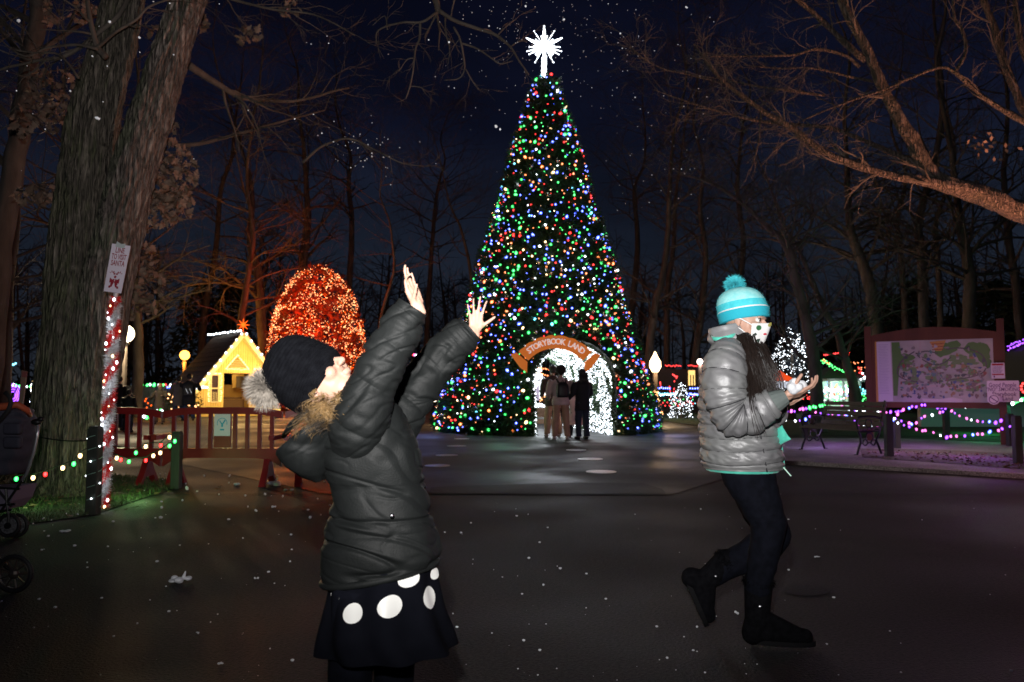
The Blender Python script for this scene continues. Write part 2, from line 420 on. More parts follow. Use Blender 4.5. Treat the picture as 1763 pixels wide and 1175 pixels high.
# left verge
VG = [G(x, y)[:2] for x, y in ((-700, 935), (-200, 925), (30, 906), (130, 893), (185, 880), (250, 858), (300, 843), (310, 836), (280, 826), (150, 815), (-200, 815), (-700, 820))]
o = sheet('grass_verge', VG, .01, mk('verge_turf', (.014, .03, .008), (.05, .055, .022), 5, .95, bump=.02, bscale=30))
def inside(x, y, poly):
    c = False; j = len(poly) - 1
    for i in range(len(poly)):
        xi, yi = poly[i]; xj, yj = poly[j]
        if (yi > y) != (yj > y) and x < (xj - xi) * (y - yi) / (yj - yi) + xi: c = not c
        j = i
    return c
mb = MB(); rg = random.Random(3); cnt = 0
while cnt < 15000:
    x = rg.uniform(-8, -3.4); y = rg.uniform(6, 10.4)
    if not inside(x, y, VG) : continue
    if noise.noise(V((x * 1.5, y * 1.5, 0))) < -.25 and rg.random() < .8: cnt += 1; continue
    h = rg.uniform(.02, .06); a = rg.uniform(0, 2 * PI); l = V((math.cos(a), math.sin(a), 0)) * .005; t = V((rg.gauss(0, .02), rg.gauss(0, .02), h)); p = V((x, y, .008))
    mb.v += [p - l, p + l, p + t]; mb.f.append((len(mb.v) - 3, len(mb.v) - 2, len(mb.v) - 1)); cnt += 1
tag(mb.build('grass', mk('grass_blade', (.03, .075, .015), (.09, .12, .04), 8, .7)), 'short green grass around the foot of the big oak', kind='stuff')
mb = MB(); rg = random.Random(5)
for k in range(260):
    x = rg.uniform(-6.5, -3.2); y = rg.uniform(6.1, 9.6)
    if not inside(x, y, VG) and rg.random() < .75: continue
    p = V((x, y, .03)); a = rg.uniform(0, 6.3); s = rg.uniform(.02, .05); d = V((math.cos(a), math.sin(a), rg.uniform(-.3, .3))) * s; e_ = V((-math.sin(a), math.cos(a), .35)) * s * .6
    mb.quad(p - d, p - e_, p + d, p + e_)
tag(mb.build('fallen_leaves', MATS['dry_leaf']), 'dead brown leaves lying in the grass by the oak', kind='stuff')
# white round distance stickers
WHITE = mk('white_vinyl', (.85, .85, .86), (.72, .72, .74), 12, .35)
for i, (x, y, wd, lb) in enumerate(((786, 769, 33, 'left row, farthest'), (769, 785, 38, 'left row, middle one'), (753, 803, 44, 'left row, nearest, half hidden by the child'), (795, 756.5, 26, 'left row, tinted green right below the tree'),
                      (988, 762, 26, 'right row, right at the feet of the visitors'), (992, 776, 35, 'right row, second from the arch'), (1016, 791.5, 43, 'right row, third from the arch'), (1035, 813.5, 52, 'right row, nearest and largest'))):
    c = G(x, y); r = .5 * wd * c.y / FPX; mb = MB()
    mb.prism([(r * math.cos(k * PI / 12), r * math.sin(k * PI / 12)) for k in range(24)], Matrix.Translation(V((c.x, c.y, .009))), .006)
    tag(mb.build('floor_sticker', WHITE), 'white round floor sticker on the asphalt, ' + lb, 'sticker', 'white round stickers on the plaza')

# ------------------------------------------------------------------ big twin oak on the left
OY = 8.6
def oak():
    base = G(118, 845); t = thing('oak_tree', 'large twin-trunked oak with mossy ridged bark on the grass verge', 'tree', base)
    def bark(k, amp):
        def f(u, v, p):
            a = 2 * PI * u
            q = V((math.cos(a) * 5.2 + k, math.sin(a) * 5.2, p.z * 1.1))
            r = abs(noise.noise(q)) + .5 * abs(noise.noise(q * 2.1))
            return amp * (r - .25) + .03 * noise.noise(V((math.cos(a), math.sin(a), p.z * .9 + k))) + amp * .35 * noise.noise(V((p.x * 30, p.y * 30, p.z * 9)))
        return f
    def ring(px, py, rpx, Y=OY, fl=1.0):
        c = P(px, py, Y); r = rpx * Y / FPX; return (c, V((r, 0, 0)), V((0, r * fl, 0)))
    A = [ring(112, 862, 84), ring(114, 838, 68), ring(116, 800, 58), ring(120, 740, 56), ring(127, 660, 57), ring(134, 560, 56), ring(136, 480, 50, OY, 1), ring(140, 400, 46), ring(147, 300, 42), ring(163, 200, 39), ring(186, 110, 36), ring(204, 40, 34), ring(220, -40, 32), ring(236, -140, 30), ring(250, -300, 24)]
    loft('trunk', A, 150, 330, MOSS, t, bark(0, .05))
    B = [ring(150, 800, 16, OY - .05), ring(156, 700, 32, OY - .08), ring(168, 600, 40, OY - .12), ring(178, 510, 42, OY - .14), ring(196, 430, 40, OY - .16), ring(222, 330, 37, OY - .18), ring(247, 240, 34, OY - .2), ring(272, 160, 33, OY - .22), ring(298, 80, 31, OY - .22), ring(322, 10, 30, OY - .22), ring(345, -70, 28, OY - .25), ring(390, -220, 24, OY - .3)]
    loft('trunk', B, 120, 280, BARK, t, bark(9, .042))
    mb = MB(); rg = random.Random(11); tips = []
    def tl(pts, r0, r1, Y, lv=2, kid=7, ln=.6, dr=-.02, Y2=None):
        n = len(pts); ys = [Y + ((Y2 if Y2 is not None else Y) - Y) * k / (n - 1) for k in range(n)]
        W_ = [P(x, y, yy) for (x, y), yy in zip(pts, ys)]
        rr = [(r0 + (r1 - r0) * k / (n - 1)) * Y / FPX for k in range(n)]
        o, r = limb(mb, W_, rr, 7, 5, .02, pts[0][0])
        for k in range(kid):
            i = rg.randrange(int(len(o) * .2), len(o)); d = (o[min(i + 1, len(o) - 1)] - o[i - 1]).normalized()
            s = V((rg.gauss(0, 1), rg.gauss(0, .8), rg.gauss(0, 1))).normalized()
            grow(mb, o[i], d * .8 + s * .7, ln * rg.uniform(.5, 1.1), max(r[i] * .55, .004), lv, rg, dr, 5, 3, .4, tips)
    tl([(245, -90), (215, 10), (165, 60), (110, 95), (60, 105), (0, 120), (-60, 160)], 5, 1.5, OY - .3, 2, 9)
    tl([(182, 100), (168, 82), (158, 40), (148, -10), (140, -60)], 6, 3, OY - .55, 2, 4)
    tl([(168, 84), (130, 76), (80, 82), (40, 95), (-10, 60)], 3, 1, OY - .6, 1, 5)
    tl([(166, 84), (195, 60), (235, 35), (262, 10), (320, -10)], 3.4, 1.5, OY - .6, 1, 5)
    tl([(135, 135), (100, 95), (60, 90), (20, 86)], 2.4, 1, OY - .7, 1, 4)
    tl([(325, 115), (365, 140), (410, 165), (450, 172), (520, 172), (600, 150)], 7, 2, OY + .6, 2, 12, .9, Y2=11)
    tl([(330, -20), (400, 0), (470, 18), (540, 25), (610, 60)], 3, 1, OY + .2, 2, 8, .7)
    tl([(300, 250), (360, 245), (430, 225), (500, 205), (560, 190)], 4, 1.5, OY + 2, 2, 10, .9, Y2=12)
    # the long limb that hangs over the plaza from above the frame
    tl([(360, -190), (480, -210), (620, -170), (710, -90), (748, -10), (756, 22)], 12, 5, OY, 1, 6, .6)
    HY = OY
    for pts, a, b in (([(756, 20), (783, 35), (824, 51), (857, 61), (881, 82), (895, 108), (910, 131)], 3.8, 1.1),
                   ([(752, 24), (726, 41), (691, 41), (652, 53), (646, 76)], 2.6, .9), ([(724, 41), (722, 67), (714, 86), (711, 123), (699, 170)], 2.4, 1),
                   ([(781, 47), (795, 72), (801, 114), (791, 135), (763, 139)], 1.9, .8), ([(801, 118), (812, 136), (825, 153)], 1.3, .7), ([(795, 74), (824, 84), (848, 100), (864, 110), (885, 105)], 1.8, .8),
                   ([(768, 30), (769, 60), (774, 85), (771, 112)], 1.6, .7), ([(857, 61), (872, 45), (888, 32)], 1.4, .6), ([(776, 30), (780, 8), (790, -20)], 1.5, .8),
                   ([(711, 100), (700, 104), (688, 125)], 1.2, .6), ([(668, 52), (662, 30), (640, 45)], 1.2, .6), ([(708, 150), (725, 152), (732, 160)], 1, .6), ([(880, 80), (895, 72), (908, 74)], 1.2, .6)):
        tl(pts, a, b, HY, 1, 3, .28, -.03)
    tl([(520, 280), (560, 250), (600, 240), (640, 256), (690, 282), (730, 288)], 2.4, .8, 9.4, 1, 10, .35)
    mb.build('branches', BARK2, t, True)
    # brown oak leaves that have not fallen
    lf = MB(); prof = [(0, -.5), (.14, -.3), (.10, -.18), (.30, -.12), (.18, .0), (.38, .12), (.2, .2), (.22, .36), (.06, .36), (0, .52), (-.06, .36), (-.22, .36), (-.2, .2), (-.38, .12), (-.18, .0), (-.30, -.12), (-.10, -.18), (-.14, -.3)]
    i = 0
    for x, y in prof: lf.v.append(V((x, y, .10 * abs(x) + .08 * y * y)))
    lf.v.append(V((0, 0, -.02))); c = len(lf.v) - 1
    for k in range(len(prof)): lf.f.append((c, k, (k + 1) % len(prof)))
    lm = lf.mesh('leaf', mk('oak_leaf', (.14, .085, .06), (.30, .20, .15), 3, .7)); 
    rest = MB(); n = 0; tw = MB()
    cl = [(290, 300, 50, 60, 130), (262, 350, 45, 50, 70), (300, 355, 35, 30, 40), (225, 260, 30, 50, 30), (280, 225, 28, 24, 22), (88, 165, 45, 50, 70), (60, 210, 40, 40, 30), (95, 335, 50, 30, 40), (60, 340, 40, 20, 20),
          (240, 450, 30, 40, 40), (262, 500, 30, 40, 35), (230, 520, 30, 30, 20), (150, 20, 35, 20, 16), (90, 25, 20, 22, 12), (350, 40, 6, 16, 5), (428, 60, 26, 20, 12), (500, 15, 20, 14, 6), (265, 55, 14, 8, 5)]
    for cx, cy_, rx, ry, m in cl:
        Yc = OY + .5 + rg.uniform(-.1, .5); hub = P(cx - rx * .8, cy_ - ry * .6, Yc)
        for k in range(m * 2):
            a = rg.uniform(0, 2 * PI); q = math.sqrt(rg.random())
            p = P(cx + rx * q * math.cos(a), cy_ + ry * q * math.sin(a), Yc + rg.uniform(-.3, .3))
            if n % 6 == 0: tw.tube([hub, hub.lerp(p, .5) + V((0, 0, .03)), p], [.006, .004, .002], 3, False)
            rot = (rg.uniform(0, 6.3), rg.uniform(-.9, .9), rg.uniform(0, 6.3)); s = rg.uniform(.08, .14)
            if n < 290: place('leaf', lm, t, p, rot, s)
            else:
                from mathutils import Euler
                M = Euler(rot).to_matrix(); i0 = len(rest.v); rest.v += [p + (M @ v_) * s for v_ in lf.v]; rest.f += [tuple(i0 + j for j in f) for f in lf.f]
            n += 1
    tw.build('leafy_twigs', BARK2, t)
    tag(rest.build('foliage', MATS['oak_leaf'], t), kind='stuff')
    # black cable round the trunk
    c = MB(); q = []
    for k in range(19):
        a = PI + k * PI / 18; q.append(P(119, 752, OY) + V((math.cos(a) * .375, math.sin(a) * .375, .03 * math.sin(a * 2))))
    c.tube(q, .007, 5); c.build('cable', BLACKM, t)
oak()

# ------------------------------------------------------------------ the limbs that reach in from the right
def right_oak():
    RY = 10.5; tb = P(2010, 600, RY); tb.z = 0
    t = thing('oak_tree', 'bare oak reaching long orange-lit limbs in from the right edge', 'tree', tb)
    mb = MB(); limb(mb, [tb, tb + V((0, 0, 1.2)), P(2000, 560, RY), P(1960, 470, RY), P(1930, 380, RY), P(1940, 200, RY), P(1960, -150, RY)], [.5, .38, .33, .3, .28, .24, .2], 24, 6, .03)
    mb.build('trunk', BARK, t, True)
    def ring(px, py, r, Y):
        c = P(px, py, Y); return c, r * Y / FPX
    def lb(pts, rad, Y, name='limb', kid=6, lv=2, ln=.7):
        c = [P(x, y, Y) for x, y in pts]; rr = [r * .80 * Y / FPX for r in rad]
        def d(u, v, p):
            a = 2 * PI * u
            return (cr([[x] for x in rr], v)[0]) * (.45 * abs(noise.noise(V((math.cos(a) * 3, math.sin(a) * 3, p.x * 3)))) - .1 + .25 * noise.noise(p * 6))
        loft(name, path_rings(c, rr), 28, max(40, len(pts) * 22), LIMB, t, d)
        m2 = MB()
        for k in range(kid):
            v = rg.uniform(.2, 1); q = V(cr([list(x) for x in c], v)); q2 = V(cr([list(x) for x in c], min(v + .03, 1.0))); dd = (q2 - q)
            if dd.length < 1e-4: dd = V((-1, 0, .2))
            s = V((rg.gauss(0, 1), rg.gauss(0, .6), rg.gauss(0.3, 1))).normalized()
            grow(m2, q, dd.normalized() * .9 + s * .6, ln * rg.uniform(.5, 1.2), max(.005, cr([[x] for x in rr], v)[0] * .35), lv, rg, -.01, 5, 3, .4, None)
        return m2
    rg = random.Random(21); tw = MB()
    def add(m):
        i = len(tw.v); tw.v += m.v; tw.f += [tuple(i + k for k in f) for f in m.f]
    add(lb([(1940, 410), (1850, 392), (1763, 366), (1690, 335), (1616, 311), (1575, 250), (1545, 200), (1515, 140), (1490, 80), (1462, 30), (1440, -20), (1400, -90)], [34, 28, 23, 20, 16, 14, 13, 11, 10, 10, 9, 7], RY, kid=10))
    add(lb([(1640, 322), (1588, 311), (1530, 302), (1475, 285), (1414, 259), (1365, 222), (1317, 194), (1252, 146), (1224, 117), (1196, 77)], [12, 10, 8.5, 8, 6, 5.5, 5, 4, 3.2, 2], RY - .1, kid=26, ln=.6))
    add(lb([(1600, 296), (1560, 275), (1507, 251), (1434, 222), (1382, 216), (1313, 210), (1244, 194), (1179, 174), (1123, 154)], [7, 6, 5, 4.2, 3.4, 2.8, 2.3, 1.8, 1], RY + .2, kid=26, ln=.55))
    add(lb([(1850, 260), (1763, 210), (1697, 170), (1644, 125), (1616, 117), (1572, 133), (1523, 154), (1454, 178), (1394, 202), (1357, 222)], [8, 6.5, 5, 3.8, 3.2, 2.8, 2.4, 2, 1.6, 1], RY - .5, kid=12, ln=.5))
    add(lb([(1646, 122), (1660, 98), (1663, 77), (1655, 50), (1644, 32), (1640, -10)], [3.5, 3.4, 3.2, 3, 2.8, 2.4], RY - .5, kid=6, ln=.5))
    add(lb([(1830, 270), (1763, 190), (1746, 150), (1722, 90), (1712, 50), (1697, 12), (1680, -40)], [12, 9, 8, 7, 6.5, 6, 5], RY + .8, kid=10))
    add(lb([(1800, 160), (1763, 90), (1752, 40), (1745, -30)], [8, 7, 6, 5], RY + .9, kid=6))
    add(lb([(1480, 115), (1455, 96), (1406, 85), (1365, 95), (1293, 97), (1224, 97)], [4, 3.4, 3, 2.6, 2.2, 1.2], RY + .1, kid=14, ln=.55))
    add(lb([(1500, 140), (1462, 132), (1400, 118), (1340, 118), (1280, 112)], [3.4, 2.6, 2.2, 1.8, 1.2], RY + .3, kid=12, ln=.5))
    add(lb([(1490, 105), (1440, 60), (1400, 22), (1362, -10), (1330, -50)], [7, 6, 5, 4.5, 4], RY + .35, kid=8, ln=.7))
    add(lb([(1420, 165), (1370, 158), (1310, 150), (1260, 140), (1200, 130)], [2.8, 2.4, 2, 1.6, 1], RY + .4, kid=14, ln=.5))
    add(lb([(1310, 195), (1305, 250), (1290, 300)], [2, 1.6, 1], RY - .2, kid=5, ln=.35, lv=1))
    add(lb([(1252, 146), (1200, 132), (1140, 118), (1100, 95), (1075, 65)], [2.2, 1.8, 1.4, 1.1, .8], RY, kid=14, ln=.45))
    tw.build('twigs', BARK2, t)
    lm = mk('oak_leaf', (.1, .06, .035)); m = MB()
    for k in range(26):
        p = P(1690 + rg.gauss(0, 26), 250 + rg.gauss(0, 14), RY - .3); a = rg.uniform(0, 6); d = V((math.cos(a), rg.uniform(-.5, .5), math.sin(a))) * .035; e_ = V((-math.sin(a), .4, math.cos(a))) * .02
        m.quad(p - d, p - e_, p + d, p + e_)
    tag(m.build('leaf_cluster', lm, t), kind='stuff')
right_oak()

# ------------------------------------------------------------------ traced woodland trees
def wood_tree(pts, Y, rad, label, seed=0, up=5.0, kids=9, mat=None, name='bare_tree', group='bare trees at the edge of the wood', cl=1.0):
    rg = random.Random(seed); W_ = [P(x, y, Y) for x, y in pts]
    b = W_[0].copy(); d0 = (W_[1] - W_[0]).normalized()
    if b.z > .05:
        b = W_[0] - d0 * (b.z / max(d0.z, .3)); b.z = -.02; W_ = [b] + W_; rad = [rad[0] * 1.25] + list(rad)
    else: b.z = -.02; W_[0] = b
    d = (W_[-1] - W_[-2]).normalized()
    rg2 = random.Random(seed + 500); rad = list(rad)
    if up:
        for k in range(5):
            W_.append(W_[-1] + (d + V((rg2.gauss(0, .22), rg2.gauss(0, .2), .25))).normalized() * up * .34); rad.append(rad[-1] * (.72 if k < 3 else .4))
    t = thing(name, label, 'tree', b, group)
    mb = MB(); rr = [r * .78 * Y / FPX for r in rad]
    o, r = limb(mb, W_, rr, 10, 5, .04, seed); mb.build('trunk', mat or BARK2, t, True)
    m2 = MB(); s0 = len(o) // 4
    for k in range(int(kids * 3.2)):
        i = rg.randrange(s0, len(o)); a = rg.uniform(0, 2 * PI)
        dd = V((math.cos(a), math.sin(a) * .6, rg.uniform(.2, .9)))
        grow(m2, o[i], dd, cl * rg.uniform(1.6, 4.2) * (Y / 36) ** .5, max(r[i] * .42, .018), 3 if k % 2 else 2, rg, .0, 4, 4, .42, None, 4)
    m2.build('crown', mat or BARK2, t)
    return t
wood_tree([(-8, 520), (8, 380), (30, 240), (52, 110), (66, 0)], 11.5, [26, 24, 22, 20, 18], 'dark thick bare trunk at the far left edge of the picture', 1, 3, 5)
wood_tree([(4, 745), (8, 640), (14, 540), (18, 470), (28, 400)], 17, [18, 15, 10, 9, 8], 'bare trunk lit yellow low down at the far left, behind the stroller', 2, 5, 8)
wood_tree([(236, 700), (238, 600), (234, 500), (228, 420)], 33, [12, 11, 9, 8], 'bare trunk right behind the bright globe lamp', 3, 7, 9)
wood_tree([(406, 690), (412, 590), (420, 520), (430, 455), (436, 400)], 39, [9, 8, 7, 6, 5], 'slim pale bare tree rising behind the gable of the yellow cottage', 4, 8, 9)
wood_tree([(458, 690), (452, 590), (448, 520), (443, 460), (430, 420)], 42, [12, 11, 10, 9, 7], 'bare tree between the yellow cottage and the orange lit tree', 5, 9, 10)
wood_tree([(512, 700), (516, 560), (522, 450), (530, 380), (528, 330)], 50, [12, 11, 10, 8, 6], 'bare tree standing behind the orange lit tree', 6, 8, 12)
wood_tree([(646, 720), (652, 600), (660, 530), (678, 470), (676, 420), (670, 380)], 40, [4.5, 4, 3.6, 3, 2.4, 2], 'thin crooked sapling just left of the raised hands', 7, 4, 5)
wood_tree([(818, 720), (815, 600), (812, 480), (795, 400)], 48, [6, 5, 4, 3], 'thin bare tree hidden beside the left edge of the giant christmas tree', 8, 5, 8)
wood_tree([(1112, 700), (1118, 600), (1130, 520), (1142, 470), (1150, 400)], 40, [10, 9, 8, 7, 6], 'bare trunk behind the warm lantern right of the christmas tree', 9, 8, 10)
wood_tree([(1152, 700), (1148, 600), (1150, 500), (1160, 420)], 46, [8, 7, 6, 5], 'second bare trunk from the christmas tree on its right side', 10, 8, 10)
wood_tree([(1188, 700), (1196, 620), (1208, 540), (1215, 440), (1205, 360)], 42, [9, 8, 7, 6, 5], 'leaning bare tree close behind the silver jacket girl', 12, 7, 10)
wood_tree([(1407, 702), (1404, 650), (1396, 590), (1383, 530), (1364, 460), (1349, 417), (1313, 384), (1260, 336), (1212, 311), (1171, 301)], 21, [15, 14, 13, 11, 10, 8, 5, 4, 3, 2], 'dark curved tree leaning left behind the girl and bench', 13, 0, 14, cl=.7)
wood_tree([(1475, 702), (1468, 660), (1455, 620), (1440, 570), (1420, 532), (1398, 482), (1380, 440)], 22, [14, 11, 9, 7, 6, 5, 4], 'slim tree leaning left of the map board by the gazebo', 14, 3, 9, cl=.8)
wood_tree([(1512, 600), (1503, 520), (1488, 460), (1468, 410), (1462, 370)], 32, [15, 14, 12, 10, 8], 'forked bare tree rising above the left post of the map board', 15, 7, 14)
wood_tree([(1560, 600), (1556, 500), (1550, 430), (1545, 380)], 40, [8, 7, 6, 5], 'thin bare trunk above the left half of the map', 16, 7, 10)
wood_tree([(1592, 600), (1590, 520), (1588, 440), (1582, 380)], 33, [12, 11, 11, 9], 'straight dark trunk above the middle of the map', 17, 8, 14)
wood_tree([(1621, 600), (1618, 520), (1614, 440), (1612, 380)], 36, [7, 6.5, 6, 5], 'thinnest straight trunk above the right half of the map', 18, 8, 9)
wood_tree([(1668, 600), (1668, 520), (1668, 460), (1655, 400), (1650, 360)], 30, [14, 13, 12, 10, 8], 'thick grey trunk above the right half of the map', 19, 8, 14)
wood_tree([(1760, 620), (1750, 500), (1735, 400)], 34, [10, 9, 8], 'bare tree behind the right post of the map board', 20, 8, 12)
wood_tree([(1250, 700), (1262, 560), (1280, 430), (1270, 330)], 45, [9, 8, 6, 5], 'bare tree directly behind the blue pom-pom hat', 22, 6, 12)
wood_tree([(345, 700), (350, 560), (372, 430), (380, 330)], 52, [9, 8, 6, 5], 'bare tree right of the orange street lamp', 23, 7, 12)
wood_tree([(150, 700), (140, 560), (120, 430)], 40, [12, 11, 9], 'bare tree hidden behind the big oak', 24, 7, 12)
wood_tree([(590, 700), (596, 560), (606, 400), (600, 320)], 55, [9, 8, 6, 5], 'bare tree behind the right side of the orange lit tree', 25, 6, 14)
wood_tree([(740, 720), (735, 600), (742, 450), (750, 350)], 58, [8, 7, 5, 4], 'bare tree between the raised hands and the christmas tree', 26, 5, 12)
wood_tree([(1080, 700), (1085, 560), (1098, 430), (1092, 330)], 56, [9, 8, 6, 4], 'bare tree behind the right flank of the christmas tree', 27, 6, 12)
# far wood that reads as one mass
mb = MB(); rg = random.Random(31)
for k in range(210):
    Y = rg.uniform(62, 105); x = rg.uniform(-.85, .85) * Y; h = rg.uniform(9, 15); r = rg.uniform(.12, .28); p = V((x, Y, 0)); q = p + V((rg.gauss(0, .8), 0, h))
    mid = p.lerp(q, .5) + V((rg.gauss(0, .3), 0, 0)); mb.tube([p, mid, q], [r, r * .7, r * .2], 4, False)
    for j in range(15):
        f = rg.uniform(.25, 1); s = p.lerp(q, f); a = rg.uniform(0, 2 * PI); grow(mb, s, V((math.cos(a), .3 * math.sin(a), rg.uniform(.2, 1))), rg.uniform(1.5, 4), .06, 1, rg, 0, 4, 4, .4, None, 3)
tag(mb.build('far_wood', BARK2), 'dark bare wood closing off the park in the distance', kind='stuff')
mb = MB()
for k in range(9000):
    Y = rg.uniform(60, 72); x = rg.uniform(-.9, .9) * Y; h = 2.6 + 1.8 * noise.noise(V((x * .12, 0, 0))) + 2.0 * noise.noise(V((x * .4, 5, 0))); z = rg.uniform(0, 1) * max(h, .8)
    p = V((x, Y, z)); d = V((rg.gauss(0, 1), rg.gauss(0, 1), rg.gauss(0, 1))) * .3; e_ = V((rg.gauss(0, 1), rg.gauss(0, 1), rg.gauss(0, 1))) * .3
    mb.quad(p, p + d, p + d + e_)
EVER = mk('evergreen', (.012, .022, .010), (.03, .045, .02), 2, .8)
tag(mb.build('undergrowth', EVER), 'dark undergrowth along the foot of the far wood', kind='stuff')
def leafy(name, label, c, rx, h, n, size, mat, seed, group=None, trunk=True, taper=.6):
    rg = random.Random(seed); t = thing(name, label, 'tree', c, group); m = MB()
    for k in range(n):
        f = rg.random() ** .8; a = rg.uniform(0, 2 * PI); pr = (1 - f) ** taper * (1 + .35 * noise.noise(V((math.cos(a) * 1.5, math.sin(a) * 1.5, f * 5 + seed))))
        r = rx * pr * math.sqrt(rg.uniform(.25, 1)); p = V(c) + V((r * math.cos(a), r * math.sin(a), .1 * h + f * h * .9))
        d = V((rg.gauss(0, 1), rg.gauss(0, 1), rg.gauss(0, .6))) * size; e_ = V((rg.gauss(0, 1), rg.gauss(0, 1), rg.gauss(0, .6))) * size
        m.quad(p, p + d, p + d + e_)
    tag(m.build('crown', mat, t), kind='stuff')
    tk = MB(); tk.tube([V(c), V(c) + V((0, 0, h * .9))], [rx * .08, .02], 7); tk.build('trunk', BARK2, t)
    return t
for i, (px, Y, rx, h, lb) in enumerate(((1530, 48, 3.2, 6.5, 'dark evergreen left of the forked tree above the map'), (1580, 52, 2.6, 8.2, 'tallest pointed dark evergreen above the map board'), (1640, 46, 3.4, 5.2, 'low dark evergreen above the middle of the map'),
                                    (1720, 44, 3.6, 7.0, 'dark evergreen above the right post of the map board'), (1775, 40, 3.4, 6.6, 'dark evergreen at the right edge of the picture'), (1455, 50, 2.4, 5.0, 'small dark evergreen above the gazebo roof'),
                                    (345, 56, 3.0, 8.5, 'dark evergreen behind the roof of the yellow cottage'), (395, 60, 2.6, 9.5, 'dark pointed evergreen behind the cottage gable'))):
    c = P(px, 672, Y); c.z = 0; leafy('evergreen_tree', lb, c, rx, h, 1500, .28, EVER, 40 + i, 'dark evergreens at the edge of the wood')
# ------------------------------------------------------------------ giant christmas tree with walk-through arch
TC = P(941, 672, 22); TC.z = 0
S = 22 / FPX
PROF = [(0, 3.02), (.35, 3.05), (.75, 2.92), (1.5, 2.68), (2.2, 2.50), (3.0, 2.22), (3.8, 2.02), (4.6, 1.82), (5.4, 1.54), (6.2, 1.28), (7.0, 1.10), (7.8, .88), (8.6, .60), (9.3, .40), (9.62, .26), (9.72, .06)]
PROF = [(a * 1.035, b) for a, b in PROF]
def prof(z):
    for (a, ra), (b, rb) in zip(PROF, PROF[1:]):
        if z <= b: return ra + (rb - ra) * (z - a) / (b - a)
    return .05
AX = V((.15, -1, 0)).normalized(); SX = V((1, .15, 0)).normalized()   # tunnel axis and its side direction
AW, AH = .96, 2.22                                               # arch half width, height
def in_arch(p, m=0.0):
    q = p - TC; s = q.dot(SX) - .13; z = q.z
    w_ = AW + m
    if abs(s) > w_: return False
    zz = AH - AW
    return z < zz + m or (s / w_) ** 2 + ((z - zz) / (AW + m)) ** 2 < 1
def xmas():
    t = thing('christmas_tree', 'giant christmas tree covered in coloured bulbs with a walk-through arch and white star', 'christmas tree', TC)
    rg = random.Random(99); m = MB(); core = MB()
    # inner frame
    na, nz_ = 72, 48
    def cp(i, j):
        z = 10.0 * j / nz_; a = 2 * PI * i / na; r = max(prof(z) - .22, .02); return TC + V((r * math.cos(a), r * math.sin(a), z))
    for j in range(nz_):
        for i in range(na):
            q = [cp(i, j), cp(i + 1, j), cp(i + 1, j + 1), cp(i, j + 1)]
            if any(in_arch(p, .05) for p in q): continue
            core.quad(*q)
    def arch(s, k, off=0):   # s along axis, k 0..1 round the arch
        zz = AH - AW; tot = 2 * zz + PI * AW; d = k * tot; w_ = AW + off
        if d < zz: x, z = -w_, d
        elif d < zz + PI * AW:
            a = PI - (d - zz) / AW; x, z = w_ * math.cos(a), zz + w_ * math.sin(a)
        else: x, z = w_, tot - d
        return TC + SX * (x + .13) + AX * s + V((0, 0, z)), (-SX * x + V((0, 0, zz - z if z > zz else 0)))
    for i in range(20):
        for j in range(30):
            s0, s1 = -2.85 + 5.7 * i / 20, -2.85 + 5.7 * (i + 1) / 20
            core.quad(arch(s0, j / 30, .09)[0], arch(s1, j / 30, .09)[0], arch(s1, (j + 1) / 30, .09)[0], arch(s0, (j + 1) / 30, .09)[0])
    core.build('inner_frame', mk('tree_net', (.006, .010, .006), None, rough=.95), t)
    def tuft(p, n, k, s):
        for _ in range(k):
            d = (n * rg.uniform(.4, 1.1) + V((rg.gauss(0, .7), rg.gauss(0, .7), rg.gauss(-.1, .6)))).normalized()
            sd = d.cross(V((rg.gauss(0, 1), rg.gauss(0, 1), rg.gauss(0, 1)))).normalized() * s * .13
            q = p + d * s * rg.uniform(.7, 1.2); m.v += [p - sd, p + sd, q]; i = len(m.v); m.f.append((i - 3, i - 2, i - 1))
    n = 0
    while n < 16000:
        z = 10.05 * (1 - math.sqrt(rg.random())) ; a = rg.uniform(0, 2 * PI)
        r = prof(z) * (1 + .05 * noise.noise(V((math.cos(a) * 3, math.sin(a) * 3, z * 2)))) - rg.uniform(.0, .2); p = TC + V((r * math.cos(a), r * math.sin(a), z))
        if in_arch(p, .0): continue
        tuft(p, V((math.cos(a), math.sin(a), -.1)), 8, .2); n += 1
    for _ in range(3200):
        k = rg.random(); p, nn = arch(rg.uniform(-2.8, 2.8), k, .05); tuft(p, nn.normalized() if nn.length > 0 else V((0, 0, 1)), 7, .14)
    tag(m.build('foliage', mk('fir_needles', (.018, .045, .016), (.035, .075, .022), 6, .55), t), kind='stuff')
    # coloured bulbs
    cols = ['blue'] * 30 + ['green'] * 25 + ['red'] * 18 + ['orange'] * 11 + ['warm'] * 7 + ['white'] * 6 + ['cyan'] * 3
    spots = []; grid = {}
    tries = 0
    while len(spots) < 3500 and tries < 140000:
        tries += 1
        z = .08 + 9.95 * (1 - math.sqrt(rg.random())); a = rg.uniform(0, 2 * PI); r = prof(z) + rg.uniform(-.05, .07); p = TC + V((r * math.cos(a), r * math.sin(a), z))
        if in_arch(p, .12): continue
        g = (int(p.x / .2), int(p.y / .2), int(p.z / .2)); cl = False
        for dx in (-1, 0, 1):
            for dy in (-1, 0, 1):
                for dz in (-1, 0, 1):
                    for q in grid.get((g[0] + dx, g[1] + dy, g[2] + dz), ()):
                        if (q - p).length < .088: cl = True
        if cl: continue
        grid.setdefault(g, []).append(p); big = rg.random()
        spots.append((p, rg.choice(cols), .038 if big > .85 else (.028 if big > .45 else .017)))
    front = [s for s in spots if (s[0] - TC).dot(V((-.04, -1, 0)))/max(prof(s[0].z), .2) > .25]
    front.sort(key=lambda s: -s[2]); ind = set(id(s) for s in front[:300])
    rest = {}
